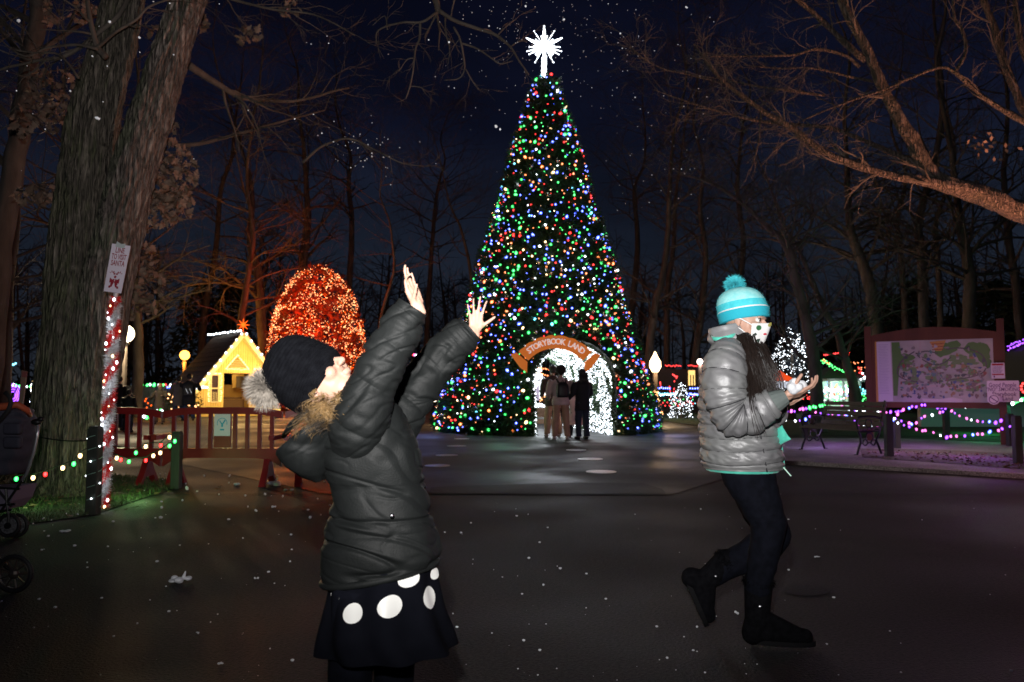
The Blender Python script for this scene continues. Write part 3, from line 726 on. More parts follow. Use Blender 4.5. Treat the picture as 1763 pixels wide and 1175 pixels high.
    for s in spots:
        if id(s) in ind: place('bulb', bulb_mesh(s[1]), t, s[0], (rg.uniform(0, 6), rg.uniform(0, 6), 0), s[2])
        else: rest.setdefault(s[1], MB()).ball(s[0], s[2], 6, 4)
    for c, b in rest.items(): tag(b.build('small_bulbs', BULB[c], t), kind='stuff')
    # clear glass baubles
    b = MB()
    for _ in range(260):
        z = .3 + 9 * (1 - math.sqrt(rg.random())); a = rg.uniform(0, 2 * PI); r = prof(z) + .07; p = TC + V((r * math.cos(a), r * math.sin(a), z))
        if in_arch(p, .15): continue
        b.ball(p, .055, 10, 7)
    tag(b.build('baubles', mk('bauble', (.75, .6, .4), None, rough=.06, metal=1), t, True), kind='stuff')
    # white lights that line the arch
    wl = MB()
    for _ in range(9500):
        k = rg.random(); p, nn = arch(rg.uniform(-2.8, 2.85), k, -.03)
        if noise.noise(p * 2.2) < -.3: continue
        wl.ball(p, rg.choice((.006, .009, .014)), 5, 3)
    tag(wl.build('white_bulbs', BULB['white'], t), kind='stuff')
    for s, e_ in ((-2.2, 90), (-.6, 110), (1.0, 110), (2.3, 90)):
        lamp('arch_light', TC + SX * .13 + AX * s + V((0, 0, 1.95)), (.86, .94, 1), e_, .25, t)
    for z, a, c, e_ in ((.6, -2.6, (.3, .4, 1), 14), (.6, -.5, (.4, .45, 1), 14), (1.2, -1.9, (.3, 1, .5), 9), (1.4, -1.2, (1, .4, .3), 9), (2.8, -1.57, (.5, .6, 1), 14), (4.5, -1.57, (1, .7, .5), 12), (6.8, -1.57, (.5, .8, 1), 9)):
        r = prof(z) + .7; lamp('bulb_light', TC + V((r * math.cos(a), r * math.sin(a), z)), c, e_, .4, t)
    # star
    sc = P(937, 81, 22); st = MB(); st.ball(sc, .085, 12, 8); so = st.build('star', BULB['white'], t, True)
    for o_ in (0,):
        sp = [(90, .60, .045), (58, .54, .010), (122, .54, .010), (27, .56, .042), (153, .56, .042), (8, .28, .018), (172, .28, .018), (-15, .50, .018), (195, .50, .018), (-40, .32, .016), (220, .32, .016), (-60, .52, .010), (240, .52, .010), (-90, .42, .05), (75, .32, .016), (105, .32, .016), (42, .32, .016), (138, .32, .016)]
        for dy in (-.0, -.55, .55):
            for a, l_, w_ in sp:
                if dy and (l_ > .5 or a in (75, 105, 42, 138, 8, 172)): continue
                d = V((math.cos(R(a)), dy, math.sin(R(a)))).normalized(); r_ = MB()
                r_.tube([sc + d * .05, sc + d * l_ * .45, sc + d * l_ * .7, sc + d * l_], [w_ * .5, w_ * .8, w_ * .9, w_ * .3], 5)
                r_.ball(sc + d * l_, max(.018, w_ * .42), 6, 4); r_.ball(sc + d * l_ * .7, .018, 6, 4)
                r_.build('star_ray', BULB['white'], so)
    pm = MB(); a0 = P(937, 98, 22); a1 = P(936, 142, 22)
    for k in range(46):
        f = k / 45; p = a0.lerp(a1, f); an = k * 2.4; pm.ball(p + V((math.cos(an), math.sin(an), 0)) * .045, .034, 6, 4)
    pm.tube([a0, a1], .03, 6); pm.build('star_pole', BULB['white'], t)
    lamp('star_light', sc + V((0, -.8, 0)), (.85, .93, 1), 30, .3, t)
    # banner
    M = frame(P(957, 664, 18.55), (1, .15, 0), (.15, -1, .02)); u = 18.55 / FPX
    def pol(r, a): return (r * u * math.sin(R(a)), r * u * math.cos(R(a)))
    ban = MB(); o_ = [pol(87, -48 + 96 * k / 24) for k in range(25)] + [pol(64, 48 - 96 * k / 24) for k in range(25)]
    for k in range(24):
        a0_, a1_ = -48 + 96 * k / 24, -48 + 96 * (k + 1) / 24; r0_, r1_ = (87 - 2 * abs(math.sin(k * .9)) ** 6, 87 - 2 * abs(math.sin((k + 1) * .9)) ** 6)
        ban.prism([pol(64, a0_), pol(64, a1_), pol(r1_, a1_), pol(r0_, a0_)], M, .05)
    OR = mk('self_lit_orange_board', (.62, .17, .03), (.72, .24, .05), 4, .5, emit=(1, .24, .03), es=.36)  # emission stands in for light falling on the banner; the board is no lamp
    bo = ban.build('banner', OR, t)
    for sg in (-1, 1):
        tail = [pol(84, sg * 49.5), pol(62, sg * 49.5), (sg * 56 * u, 20 * u), (sg * 62.5 * u, 33 * u) if 0 else (sg * 60 * u, 36 * u), (sg * 80 * u, 49 * u), (sg * 70 * u, 54 * u)]
        tail = [(sg * 50 * u, 40 * u), (sg * 50.5 * u, 22 * u), (sg * 62 * u, 30 * u), (sg * 79 * u, 53 * u) , (sg * 69 * u, 56 * u)]
        if sg < 0: tail = tail[::-1]
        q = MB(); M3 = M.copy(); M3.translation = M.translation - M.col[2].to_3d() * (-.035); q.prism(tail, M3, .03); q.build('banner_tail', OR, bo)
    LT = mk('self_lit_silver_letters', (.75, .68, .62), None, rough=.35, metal=.1, emit=(1, .78, .72), es=.6); RD = mk('letter_outline', (.40, .04, .02), None, rough=.6)  # letters emit too, imitating light cast on the banner
    s_ = 'STORYBOOK LAND'; wd = dict(zip('STORYBOKLAND ', (.78, .9, 1.02, .95, .92, .9, 1.02, 1, .86, 1.0, 1.04, 1, .55)))
    tot = sum(wd[c] for c in s_); acc = 0
    for c in s_:
        a = -41 + 82 * (acc + wd[c] / 2) / tot; acc += wd[c]
        if c == ' ': continue
        x, y = pol(75.3, a); X = Matrix.Rotation(-R(a), 4, 'Z'); T = M @ Matrix.Translation((x, y, .032)) @ X
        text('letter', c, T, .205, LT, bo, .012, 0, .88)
        T2 = M @ Matrix.Translation((x, y, .027)) @ X; text('letter_outline', c, T2, .235, RD, bo, .004, 0, .86)
xmas()

# ------------------------------------------------------------------ strings of lights
WIRE = mk('dark_wire', (.01, .02, .012), None, rough=.7)
def string(name, label, anchors, n, cols, r=.02, sag=.12, group='strings of coloured lights', hang=.03, wire=True, seed=1, parts=True, lit=0, kind_mesh=None):
    rg = random.Random(seed); base = anchors[0].copy()
    t = thing(name, label, 'string lights', base, group)
    pts = []
    for a, b in zip(anchors, anchors[1:]):
        for k in range(8): f = k / 8; pts.append(a.lerp(b, f) - V((0, 0, sag * 4 * f * (1 - f))))
    pts.append(anchors[-1])
    if wire: mb = MB(); mb.tube(pts, .004 if r > .012 else .006, 4); mb.build('wire', WIRE, t)
    cum = [0]
    for a, b in zip(pts, pts[1:]): cum.append(cum[-1] + (b - a).length)
    stuff = {}
    for k in range(n):
        d = cum[-1] * (k + .5 + rg.uniform(-.25, .25)) / n; i = max(j for j in range(len(cum)) if cum[j] <= d); i = min(i, len(pts) - 2)
        p = pts[i].lerp(pts[i + 1], (d - cum[i]) / max(cum[i + 1] - cum[i], 1e-6)) - V((0, 0, hang)) + V((rg.gauss(0, .008), rg.gauss(0, .01), rg.gauss(0, .008)))
        c = cols[k % len(cols)] if isinstance(cols, list) and len(cols) > 8 and False else rg.choice(cols)
        if parts: place('bulb', bulb_mesh(c), t, p, (rg.uniform(-.4, .4), rg.uniform(-.4, .4), 0), r * rg.choice((.75, 1, 1, 1.3)))
        else: stuff.setdefault(c, MB()).ball(p, r, 6, 4)
    for c, b in stuff.items(): tag(b.build('small_bulbs', BULB[c], t), kind='stuff')
    return t, pts
SOCK = mk('green_socket', (.01, .05, .02), None, rough=.5)
def placed_string(name, label, pts, cols, r, Y, group):
    """bulbs whose places can be read one by one"""
    W_ = [P(x, y, Y) for x, y in pts]; t = thing(name, label, 'string lights', W_[0], group)
    mb = MB(); mb.tube([p + V((0, 0, .035)) for p in W_], .005, 4); mb.build('wire', WIRE, t)
    for p, c in zip(W_, cols):
        place('bulb', bulb_mesh(c), t, p, (.3, .2, 0), r); s = MB(); s.tube([p + V((0, 0, r * .9)), p + V((0, 0, r * 2))], r * .7, 6); s.build('socket', SOCK, t)
    return t
t = placed_string('string_lights', 'string of big bulbs passing low in front of the oak trunk to the dark post', [(28, 825), (57, 823), (78, 817), (108, 806), (127, 799), (138, 785), (156, 775)], ['green', 'warm', 'red', 'warm', 'green', 'warm', 'red'], .019, 7.5, 'strings of big bulbs round the verge')
lamp('glow_lamp', P(60, 850, 7.4), (.45, 1, .35), 2.2, .15, t)
t = placed_string('string_lights', 'lower string of big bulbs sagging between the tinsel pole and the bollard', [(172, 780), (201, 789), (208, 792), (222, 795), (251, 793), (264, 785), (276, 780), (292, 768)], ['warm', 'warm', 'red', 'green', 'red', 'warm', 'warm', 'green'], .018, 8.2, 'strings of big bulbs round the verge')
lamp('glow_lamp', P(235, 830, 8.1), (.40, 1, .30), 5, .15, t)
t = placed_string('string_lights', 'upper string of big bulbs reaching the top of the green glowing bollard', [(180, 770), (234, 780), (251, 769), (277, 767), (292, 753), (301, 760)], ['red', 'green', 'warm', 'red', 'warm', 'green'], .019, 8.6, 'strings of big bulbs round the verge')
lamp('glow_lamp', P(301, 764, 8.58), (.05, 1, .25), .55, .03, t)

# ------------------------------------------------------------------ posts at the verge
PW = mk('dark_post', (.022, .028, .022), (.045, .05, .038), 9, .7, bump=.004, bscale=40, stretch=(1, 1, .2))
def post(name, label, b, h, w_, group='dark timber bollards', lean=0, lights=None, mat=None):
    t = thing(name, label, 'bollard', b, group); mb = MB(); mb.box(V(b) + V((lean / 2, 0, h / 2)), (w_, w_, h)); o = mb.build('post', mat or PW, t)
    bv = o.modifiers.new('b', 'BEVEL'); bv.width = .008; bv.segments = 2
    c = MB(); c.box(V(b) + V((0, 0, h + .008)), (w_ * .82, w_ * .82, .02)); c.build('cap', mat or PW, t); return t
b = G(303, 842); post('bollard', 'dark bollard glowing green at its top in front of the red barriers', b, .62, .10)
b = G(160, 886); t = post('bollard', 'dark bollard wrapped in small lights beside the tinsel pole', b, .76, .10)
mb = MB(); bl = MB(); pts = []
for k in range(60):
    a = k * .62; z = .06 + .64 * k / 59; pts.append(V(b) + V((.062 * math.cos(a), .062 * math.sin(a), z)))
    if k % 6 == 2: bl.ball(pts[-1] + V((0, -.006, 0)), .008, 6, 4)
mb.tube(pts, .0035, 4); mb.build('wire', mk('pale_wire', (.25, .45, .35), None, rough=.5), t); tag(bl.build('small_bulbs', BULB['white'], t), kind='stuff')
# tinsel candy-cane pole and its sign
pb, ptp = G(177, 877), P(199, 512, 7.35); pb.z = 0
t = thing('candy_cane_pole', 'leaning pole wrapped in red and white tinsel with small lights', 'pole', pb)
mb = MB(); mb.tube([pb, ptp, ptp + (ptp - pb).normalized() * .1], .022, 8); mb.build('pole', mk('pale_pole', (.5, .5, .5), None, rough=.5), t)
red, wht, lt = MB(), MB(), MB(); ax = (ptp - pb); rg = random.Random(4)
ex = V((1, 0, 0)); ey = ax.normalized().cross(ex).normalized()
for k in range(9000):
    f = rg.random(); a = rg.uniform(0, 2 * PI); p = pb + ax * f + (ex * math.cos(a) + ey * math.sin(a)) * .022
    st = math.sin(f * 2 * PI * 6.2 - a); m = red if st > .0 else wht
    d = (ex * math.cos(a) + ey * math.sin(a) + V((rg.gauss(0, .35), rg.gauss(0, .35), rg.gauss(0, .5)))).normalized(); l_ = rg.uniform(.025, .062); s = d.cross(V((rg.gauss(0, 1), rg.gauss(0, 1), rg.gauss(0, 1)))).normalized() * .0035
    m.v += [p - s, p + s, p + d * l_]; i = len(m.v); m.f.append((i - 3, i - 2, i - 1))
tag(red.build('red_tinsel', mk('red_tinsel', (.55, .02, .02), None, rough=.3, metal=.3, emit=(1, .03, .02), es=.05), t), kind='stuff'); tag(wht.build('white_tinsel', mk('white_tinsel', (.75, .75, .78), None, rough=.3, metal=.2), t), kind='stuff')  # weak emission in the red tinsel imitates light on it
for k in range(34):
    f = (k + .5) / 34; a = f * 2 * PI * 6.2 + rg.uniform(-.8, .8) - 1.2; p = pb + ax * f + (ex * math.cos(a) + V((0, -1, 0)) * abs(math.sin(a))) * .06
    place('bulb', bulb_mesh('white' if k % 4 else 'warm'), t, p, None, rg.choice((.008, .012, .006)))
for k in (.15, .38, .6, .82): lamp('tinsel_glow', pb + ax * k + V((.0, -.16, 0)), (.9, .95, 1), 1.1, .06, t)
# sign
M = frame(P(201.5, 462, 7.25), (1, .12, -.12), (.12, -1, .08)); u = 7.25 / FPX
t = thing('santa_sign', 'white sheet sign with red lettering LINE TO VISIT SANTA above the tinsel pole', 'sign', P(201, 508, 7.25))
mb = MB(); mb.prism([(-14.5 * u, -43 * u), (14.5 * u, -43 * u), (15.5 * u, 42 * u), (-15.5 * u, 42 * u)], M, .006); mb.build('panel', mk('sign_white', (.86, .76, .88), (.82, .72, .84), 3, .55), t)
RL = mk('red_print', (.32, .01, .03), None, rough=.6)
for s_, y, sz, sx in (('LINE', 31, .072, .56), ('TO VISIT', 19.5, .072, .46), ('SANTA', 8, .072, .52)): text('lettering', s_, M @ Matrix.Translation((0, y * u, .0045)), sz, RL, t, .0008, 0, sx)
cn = MB()   # two crossed candy canes with a bow
for sg in (-1, 1):
    q = []
    for k in range(9): q.append((sg * (-7 + 9 * k / 8), -36 + 24 * k / 8))
    for k in range(8): a = PI * (k + 1) / 8; q.append((sg * (6.0 - 4 * math.cos(a)) if 1 else 0, -12 + 4.5 * math.sin(a)))
    for k in range(0, len(q) - 1):
        if k % 2: continue
        (x0, y0), (x1, y1) = q[k], q[k + 1]; dx, dy = x1 - x0, y1 - y0; l_ = math.hypot(dx, dy); nx, ny = -dy / l_ * 1.5, dx / l_ * 1.5
        cn.prism([(a * u, b_ * u) for a, b_ in ((x0 - nx, y0 - ny), (x1 - nx, y1 - ny + 1), (x1 + nx, y1 + ny + 1), (x0 + nx, y0 + ny))], M @ Matrix.Translation((0, 0, .004 + .001 * sg)), .001)
for sg in (-1, 1):
    cn.prism([(a * u, b_ * u) for a, b_ in ((0, -24), (sg * 8, -18), (sg * 8, -27), (0, -26))], M @ Matrix.Translation((0, 0, .0065 + .0005 * sg)), .001)
    cn.prism([(a * u, b_ * u) for a, b_ in ((0, -25), (sg * 3, -26), (sg * 7, -35), (sg * 3, -34))], M @ Matrix.Translation((0, 0, .0085 + .0005 * sg)), .001)
cn.build('candy_cane_print', RL, t)
tp = MB(); tp.prism([(-9 * u, 37 * u), (6 * u, 36 * u), (7 * u, 45 * u), (0, 43 * u), (-8 * u, 47 * u)], M @ Matrix.Translation((0, 0, .005)), .003); tp.build('tape', mk('pale_tape', (.55, .6, .6), None, rough=.3), t)

# ------------------------------------------------------------------ red barriers
REDP = mk('red_plastic', (.22, .008, .012), (.28, .014, .018), 5, .42)
PAPER = mk('laminated_paper', (.93, .94, .95), None, rough=.45)
CY = mk('cyan_print', (.04, .52, .72), None, rough=.4)
def barrier(x0, x1, Y0, Y1, label, sign=None):
    a = P(x0, 672, Y0); b = P(x1, 672, Y1); a.z = b.z = 0; ln = (b - a).length; d = (b - a).normalized(); nrm = V((d.y, -d.x, 0))
    t = thing('safety_barrier', label, 'barrier', (a + b) / 2, 'red plastic barriers across the drive')
    M = Matrix((d, V((0, 0, 1)), nrm)).transposed().to_4x4()
    def Z(o): m = M.copy(); m.translation = o; return m
    top = MB(); hz = .90
    o_ = [(0, .28), (.03, .25)]
    n = 14
    up = [(ln * k / n, hz - .05 * abs(2 * k / n - 1) ** 4) for k in range(n + 1)]
    for (xa, za), (xb, zb) in zip(up, up[1:]): top.prism([(xa, za - .08), (xb, zb - .08), (xb, zb), (xa, za)], Z(a), .05)
    o1 = top.build('top_rail', REDP, t)
    low = MB()
    for k in range(n):
        xa, xb = ln * k / n, ln * (k + 1) / n
        dip = lambda x: .31 - .10 * (abs(2 * x / ln - 1)) ** 6
        low.prism([(xa, dip(xa)), (xb, dip(xb)), (xb, .42), (xa, .42)], Z(a), .05)
    low.build('bottom_rail', REDP, t)
    for x in (.028, ln - .028):
        m = MB(); m.box(a + d * x + V((0, 0, .56)), (.055, .055, .60), M.to_3x3()); m.build('end_post', REDP, t)
    ns = 9
    for k in range(ns):
        x = .12 + (ln - .24) * k / (ns - 1)
        if k == 4:
            m = MB(); m.box(a + d * x + V((0, 0, .63)), (.20, .40, .022), M.to_3x3()); m.build('panel', REDP, t); continue
        m = MB(); m.box(a + d * x + V((0, 0, .62)), (.042, .42, .036), M.to_3x3()); m.build('slat', REDP, t)
    for x in (.16, ln - .16):
        m = MB(); c = a + d * x; Mf = Matrix((nrm, V((0, 0, 1)), d)).transposed().to_4x4(); Mf.translation = c
        m.prism([(-.22, 0), (-.15, 0), (-.09, .10), (.09, .10), (.15, 0), (.22, 0), (.10, .17), (.035, .30), (-.035, .30), (-.10, .17)], Mf, .07); m.build('foot', REDP, t)
    if sign is not None:
        Mz = Z(a + d * sign + V((0, 0, .70)) + nrm * .016); s = MB()
        st = thing('notice', 'white notice with cyan emblem hung on the ' + ('middle red barrier' if x0 > 200 else 'red barrier half behind the oak'), 'notice', Mz.translation, 'white notices on the barriers')
        w_, h_ = .095, .135
        s.prism([(-w_, -h_), (w_, -h_), (w_, h_), (-w_, h_)], Mz, .004); s.build('sheet', PAPER, st)
        e_ = MB()
        def seg(x0, y0, x1, y1, th, z=.003):
            dx, dy = x1 - x0, y1 - y0; l_ = math.hypot(dx, dy); nx, ny = -dy / l_ * th, dx / l_ * th
            e_.prism([(x0 - nx, y0 - ny), (x1 - nx, y1 - ny), (x1 + nx, y1 + ny), (x0 + nx, y0 + ny)], Mz @ Matrix.Translation((0, 0, z)), .0008)
        for k in range(9):
            a0, a1 = PI * (k / 9) * 1.25 - .35, PI * ((k + 1) / 9) * 1.25 - .35; seg(.058 * math.cos(a0), .015 + .058 * math.sin(a0), .058 * math.cos(a1), .015 + .058 * math.sin(a1), .0035, .003 + k * .00002)
        seg(0, -.03, 0, .012, .011); seg(.002, .0, .035, .05, .008, .0035); seg(-.002, 0, -.032, .045, .006, .0038); seg(-.024, -.062, .024, -.062, .009, .003)
        e_.build('emblem', CY, st)
    return t
barrier(-125, 76, 9.6, 9.5, 'red plastic barrier at the far left, behind the stroller and oak')
barrier(82, 280, 9.5, 9.4, 'red plastic barrier between the oak trunk and the bollard', .50)
barrier(284, 487, 9.4, 9.35, 'middle red plastic barrier, standing free right of the bollard', .70)
barrier(492, 700, 9.3, 9.6, 'red plastic barrier mostly hidden behind the child in the dark coat')

# ------------------------------------------------------------------ yellow cottage
def cottage():
    Y = 34; s = Y / FPX
    def X(px): return P(px, 672, Y).x
    x0, x1, xa = X(340), X(478), X(409); zap = P(409, 574, Y).z; zev = P(0, 662, Y).z
    c = V((xa, Y, 0)); t = thing('cottage', 'small yellow board cottage with gabled roof outlined in lights', 'cottage', c)
    YW = mk('yellow_boards', (.72, .50, .16), (.80, .58, .22), 3, .6); RF = mk('grey_shingle', (.13, .11, .08), (.22, .19, .14), 14, .85); TR = mk('cream_trim', (.8, .68, .42), None, rough=.5)
    mb = MB(); dep = 3.6; sl = (zap - zev) / (xa - x0)
    dx0, dx1, dz = X(386), X(429), P(0, 643, Y).z; wx0, wx1, wz0, wz1 = X(364), X(377), P(0, 692, Y).z, P(0, 646, Y).z
    def strip(xl, xr, zl, zr_l, zr_r, y=Y): mb.prism([(xl, zl), (xr, zl), (xr, zr_r), (xl, zr_l)], frame((0, y, 0), (1, 0, 0), (0, -1, 0)), .1)
    top = lambda x: zap - abs(x - xa) * sl - .02
    # boards one by one
    n = 34; bw = (x1 - x0) / n
    for k in range(n):
        xl, xr = x0 + k * bw + .006, x0 + (k + 1) * bw - .006; xm = (xl + xr) / 2; z0 = .0
        M = frame((0, Y + rnd.uniform(-.006, .006), 0), (1, 0, 0), (0, -1, 0))
        segs = [(0, None)]
        if dx0 < xm < dx1: segs = [(dz, None)]
        elif wx0 < xm < wx1: segs = [(0, wz0), (wz1, None)]
        for za, zb in segs:
            m = MB(); m.prism([(xl, za), (xr, za), (xr, zb if zb else top(xr)), (xl, zb if zb else top(xl))], M, .04)
            m.build('board', YW, t)
    back = MB(); Mb = frame((0, Y + .1, 0), (1, 0, 0), (0, -1, 0))
    for pl in ([(x0, 0), (wx0, 0), (wx0, top(wx0)), (x0, top(x0))], [(wx0, wz1), (wx1, wz1), (wx1, top(wx1)), (wx0, top(wx0))], [(wx1, 0), (dx0, 0), (dx0, top(dx0)), (wx1, top(wx1))], [(dx0, dz), (xa, dz), (xa, top(xa)), (dx0, top(dx0))], [(xa, dz), (dx1, dz), (dx1, top(dx1)), (xa, top(xa))], [(dx1, 0), (x1, 0), (x1, top(x1)), (dx1, top(dx1))]): back.prism(pl, Mb, .1)
    back.box((x0 + .05, Y + dep / 2, zev / 2), (.1, dep, zev)); back.box((x1 - .05, Y + dep / 2, zev / 2), (.1, dep, zev)); back.box((xa, Y + dep, zev / 2), (x1 - x0, .1, zev)); back.box((xa, Y + dep / 2, .05), (x1 - x0, dep, .1))
    back.box((xa + .5, Y + 1.6, 1.5), (.5, .06, .6))
    back.build('wall', YW, t)
    sh = MB(); sh.box(((dx0 + dx1) / 2, Y + 1.2, .75), (dx1 - dx0 - .05, .6, .08)); sh.box(((dx0 + dx1) / 2, Y + .6, .35), (dx1 - dx0 - .05, .1, .7)); sh.build('counter', mk('brown_wood', (.08, .04, .02), None, rough=.7), t)
    pc = MB(); pc.box((X(424), Y + .16 + .6, 1.45), (.4, .04, .5)); pc.build('picture', mk('dark_panel', (.05, .03, .02), None, rough=.6), t)
    # roof: two slopes reaching forward, in courses
    for sg, xe in ((-1, x0 - .25), (1, x1 + .25)):
        e_ = V((xe, 0, zap - abs(xe - xa) * sl)); a = V((xa, 0, zap)); dd = (e_ - a).normalized(); nn = V((-dd.z, 0, dd.x)) * (1 if dd.x > 0 else -1)
        L_ = (e_ - a).length; rf = MB(); rf.prism([(0, 0), (L_, 0), (L_, .05), (0, .05)], frame(a + V((0, Y + dep / 2 - .35, 0)) + V((0, 0, 0)), dd, (0, -1 if sg > 0 else 1, 0)), dep + .7)
        ro = rf.build('roof', RF, t)
        for k in range(12):
            q = a.lerp(e_, (k + .5) / 12) + nn * .062 + V((0, Y + dep / 2 - .35, 0)); m = MB(); m.bar(q - dd * L_ / 24, q + dd * L_ / 24 + nn * .012, dep + .7, .014, nn); m.build('shingle_course', RF, ro)
        f = MB(); f.bar(a + V((0, Y - .73, -.07)), e_ + V((0, Y - .73, -.07)), .05, .17, V((0, -1, 0)).cross(dd)); f.build('bargeboard', TR, t)
        sf = MB(); sf.bar(a + V((0, Y - .36, -.04)), e_ + V((0, Y - .36, -.04)), .66, .02, nn); sf.build('soffit', TR, t)
    # window
    wf = MB()
    for q0, q1 in (((wx0, wz0), (wx0, wz1)), ((wx1, wz0), (wx1, wz1))): wf.bar((q0[0], Y - .03, q0[1]), (q1[0], Y - .03, q1[1]), .05, .06, V((1, 0, 0)))
    for z in (wz0, (wz0 + wz1) / 2, wz1): wf.bar((wx0, Y - .035, z), (wx1, Y - .035, z), .05, .05)
    w1 = wf.build('window', TR, t)
    g = MB(); g.quad((wx0, Y + .02, wz0), (wx1, Y + .02, wz0), (wx1, Y + .02, wz1), (wx0, Y + .02, wz1)); g.build('pane', mk('dark_glass', (.05, .025, .02), None, rough=.15), w1)
    for k in range(5):
        x = wx0 + (wx1 - wx0) * (k + .5) / 5; m = MB(); m.tube([(x, Y - .06, wz0 + .02), (x, Y - .06, wz0 + .42)], .012, 5); m.build('window_bar', TR, w1)
    # gablet lattice
    gz0, gz1 = P(0, 634, Y).z, P(0, 616, Y).z; gx0, gx1 = X(391), X(423); m = MB(); m.prism([(gx0, gz0), (gx1, gz0), ((gx0 + gx1) / 2, gz1)], frame((0, Y - .05, 0), (1, 0, 0), (0, -1, 0)), .03)
    gl = m.build('gable_vent', mk('orange_lattice', (.42, .17, .03), None, rough=.6), t)
    for k in range(4): z = gz0 + (gz1 - gz0) * (k + .4) / 5; hw = (gx1 - gx0) / 2 * (1 - (k + .4) / 5); m = MB(); m.bar(((gx0 + gx1) / 2 - hw, Y - .07, z), ((gx0 + gx1) / 2 + hw, Y - .07, z), .02, .018); m.build('louvre', TR, gl)
    # lights
    def row(a, b, n, col, r, nm='light_string'):
        m = MB()
        for k in range(n): m.ball(V(a).lerp(V(b), (k + .5) / n) + V((rnd.gauss(0, .012), 0, rnd.gauss(0, .012))), r, 6, 4)
        tag(m.build(nm, BULB[col], t), kind='stuff')
    yl = Y - .78
    row((xa, yl, zap + .05), (x0 - .22, yl, zap - (xa - x0 + .22) * sl + .05), 9, 'white', .042); row((xa, yl, zap + .05), (x1 + .25, yl, zap - (x1 + .25 - xa) * sl + .05), 9, 'white', .042)
    row((xa, yl, zap + .03), (x1 + .25, yl, zap - (x1 + .25 - xa) * sl + .03), 60, 'red', .012)
    row((xa - .06, yl + .1, zap + .08), (xa - .35, Y + dep, zap + .12), 12, 'white', .045)
    row((x0 - .30, yl, zev - .12), (x0 - .30, Y + dep, zev - .12), 16, 'blue', .045); row((x0 - .3, yl, zev - .18), (x0 + .25, yl, zev - .13), 12, 'white', .04)
    for q in (((wx0 - .09, wz0), (wx0 - .09, wz1)), ((wx1 + .09, wz0), (wx1 + .09, wz1)), ((wx0 - .09, wz1 + .06), (wx1 + .09, wz1 + .06))): row((q[0][0], Y - .07, q[0][1]), (q[1][0], Y - .07, q[1][1]), 13, 'gold', .032)
    for q in (((gx0 - .1, gz0 - .05), ((gx0 + gx1) / 2, gz1 + .1)), ((gx1 + .1, gz0 - .05), ((gx0 + gx1) / 2, gz1 + .1)), ((gx0 - .1, gz0 - .05), (gx1 + .1, gz0 - .05))): row((q[0][0], Y - .09, q[0][1]), (q[1][0], Y - .09, q[1][1]), 15, 'gold', .03)
    row((X(434), Y - .1, P(0, 645, Y).z), (X(440), Y - .1, P(0, 645, Y).z), 3, 'gold', .06)
    for z in (1.25, 2.0): row((X(434), Y - .1, z), (X(452), Y - .1, z), 4, 'gold', .06)
    # star finial
    fm = MB(); f0 = V((xa, Y - .6, zap + .32)); fm.tube([V((xa, Y - .6, zap)), f0], .015, 5)
    for k in range(8): a = k * PI / 4; fm.tube([f0, f0 + V((math.cos(a), 0, math.sin(a))) * .26], [.03, .006], 4)
    fm.build('star_finial', BULB['fire'], t)
    lamp('porch_light', (X(372), Y - 2.2, 1.6), (1, .66, .22), 210, .2, t); lamp('porch_light', (X(446), Y - 2.0, 1.9), (1, .66, .22), 210, .2, t); lamp('porch_light', (xa + .1, Y - 1.6, 2.5), (1, .68, .25), 60, .2, t)
    lamp('inside_light', (xa, Y + 1.2, 1.9), (1, .7, .3), 8, .1, t)
    # planted bed with small warm lights in front
    h = MB(); hl = MB()
    for k in range(500):
        p = V((rnd.uniform(X(330), X(382)), Y - 2.4 + rnd.uniform(-.3, .3), rnd.uniform(.1, .95) )); d = V((rnd.gauss(0, 1), rnd.gauss(0, 1), rnd.gauss(0, 1))) * .06; e_ = V((rnd.gauss(0, 1), rnd.gauss(0, 1), rnd.gauss(0, 1))) * .06; h.quad(p, p + d, p + d + e_)
        if k % 8 == 0: hl.ball(p + V((0, -.1, .0)) if k % 3 else V((p.x, p.y - .3, .92)), .03, 6, 4)
    b = thing('hedge', 'low clipped hedge sprinkled with warm lights before the cottage window', 'hedge', (X(356), Y - 2.4, 0)); tag(h.build('foliage', EVER, b), kind='stuff'); tag(hl.build('small_bulbs', BULB['gold'], b), kind='stuff')
    return t
cottage().rotation_euler.z = R(36)

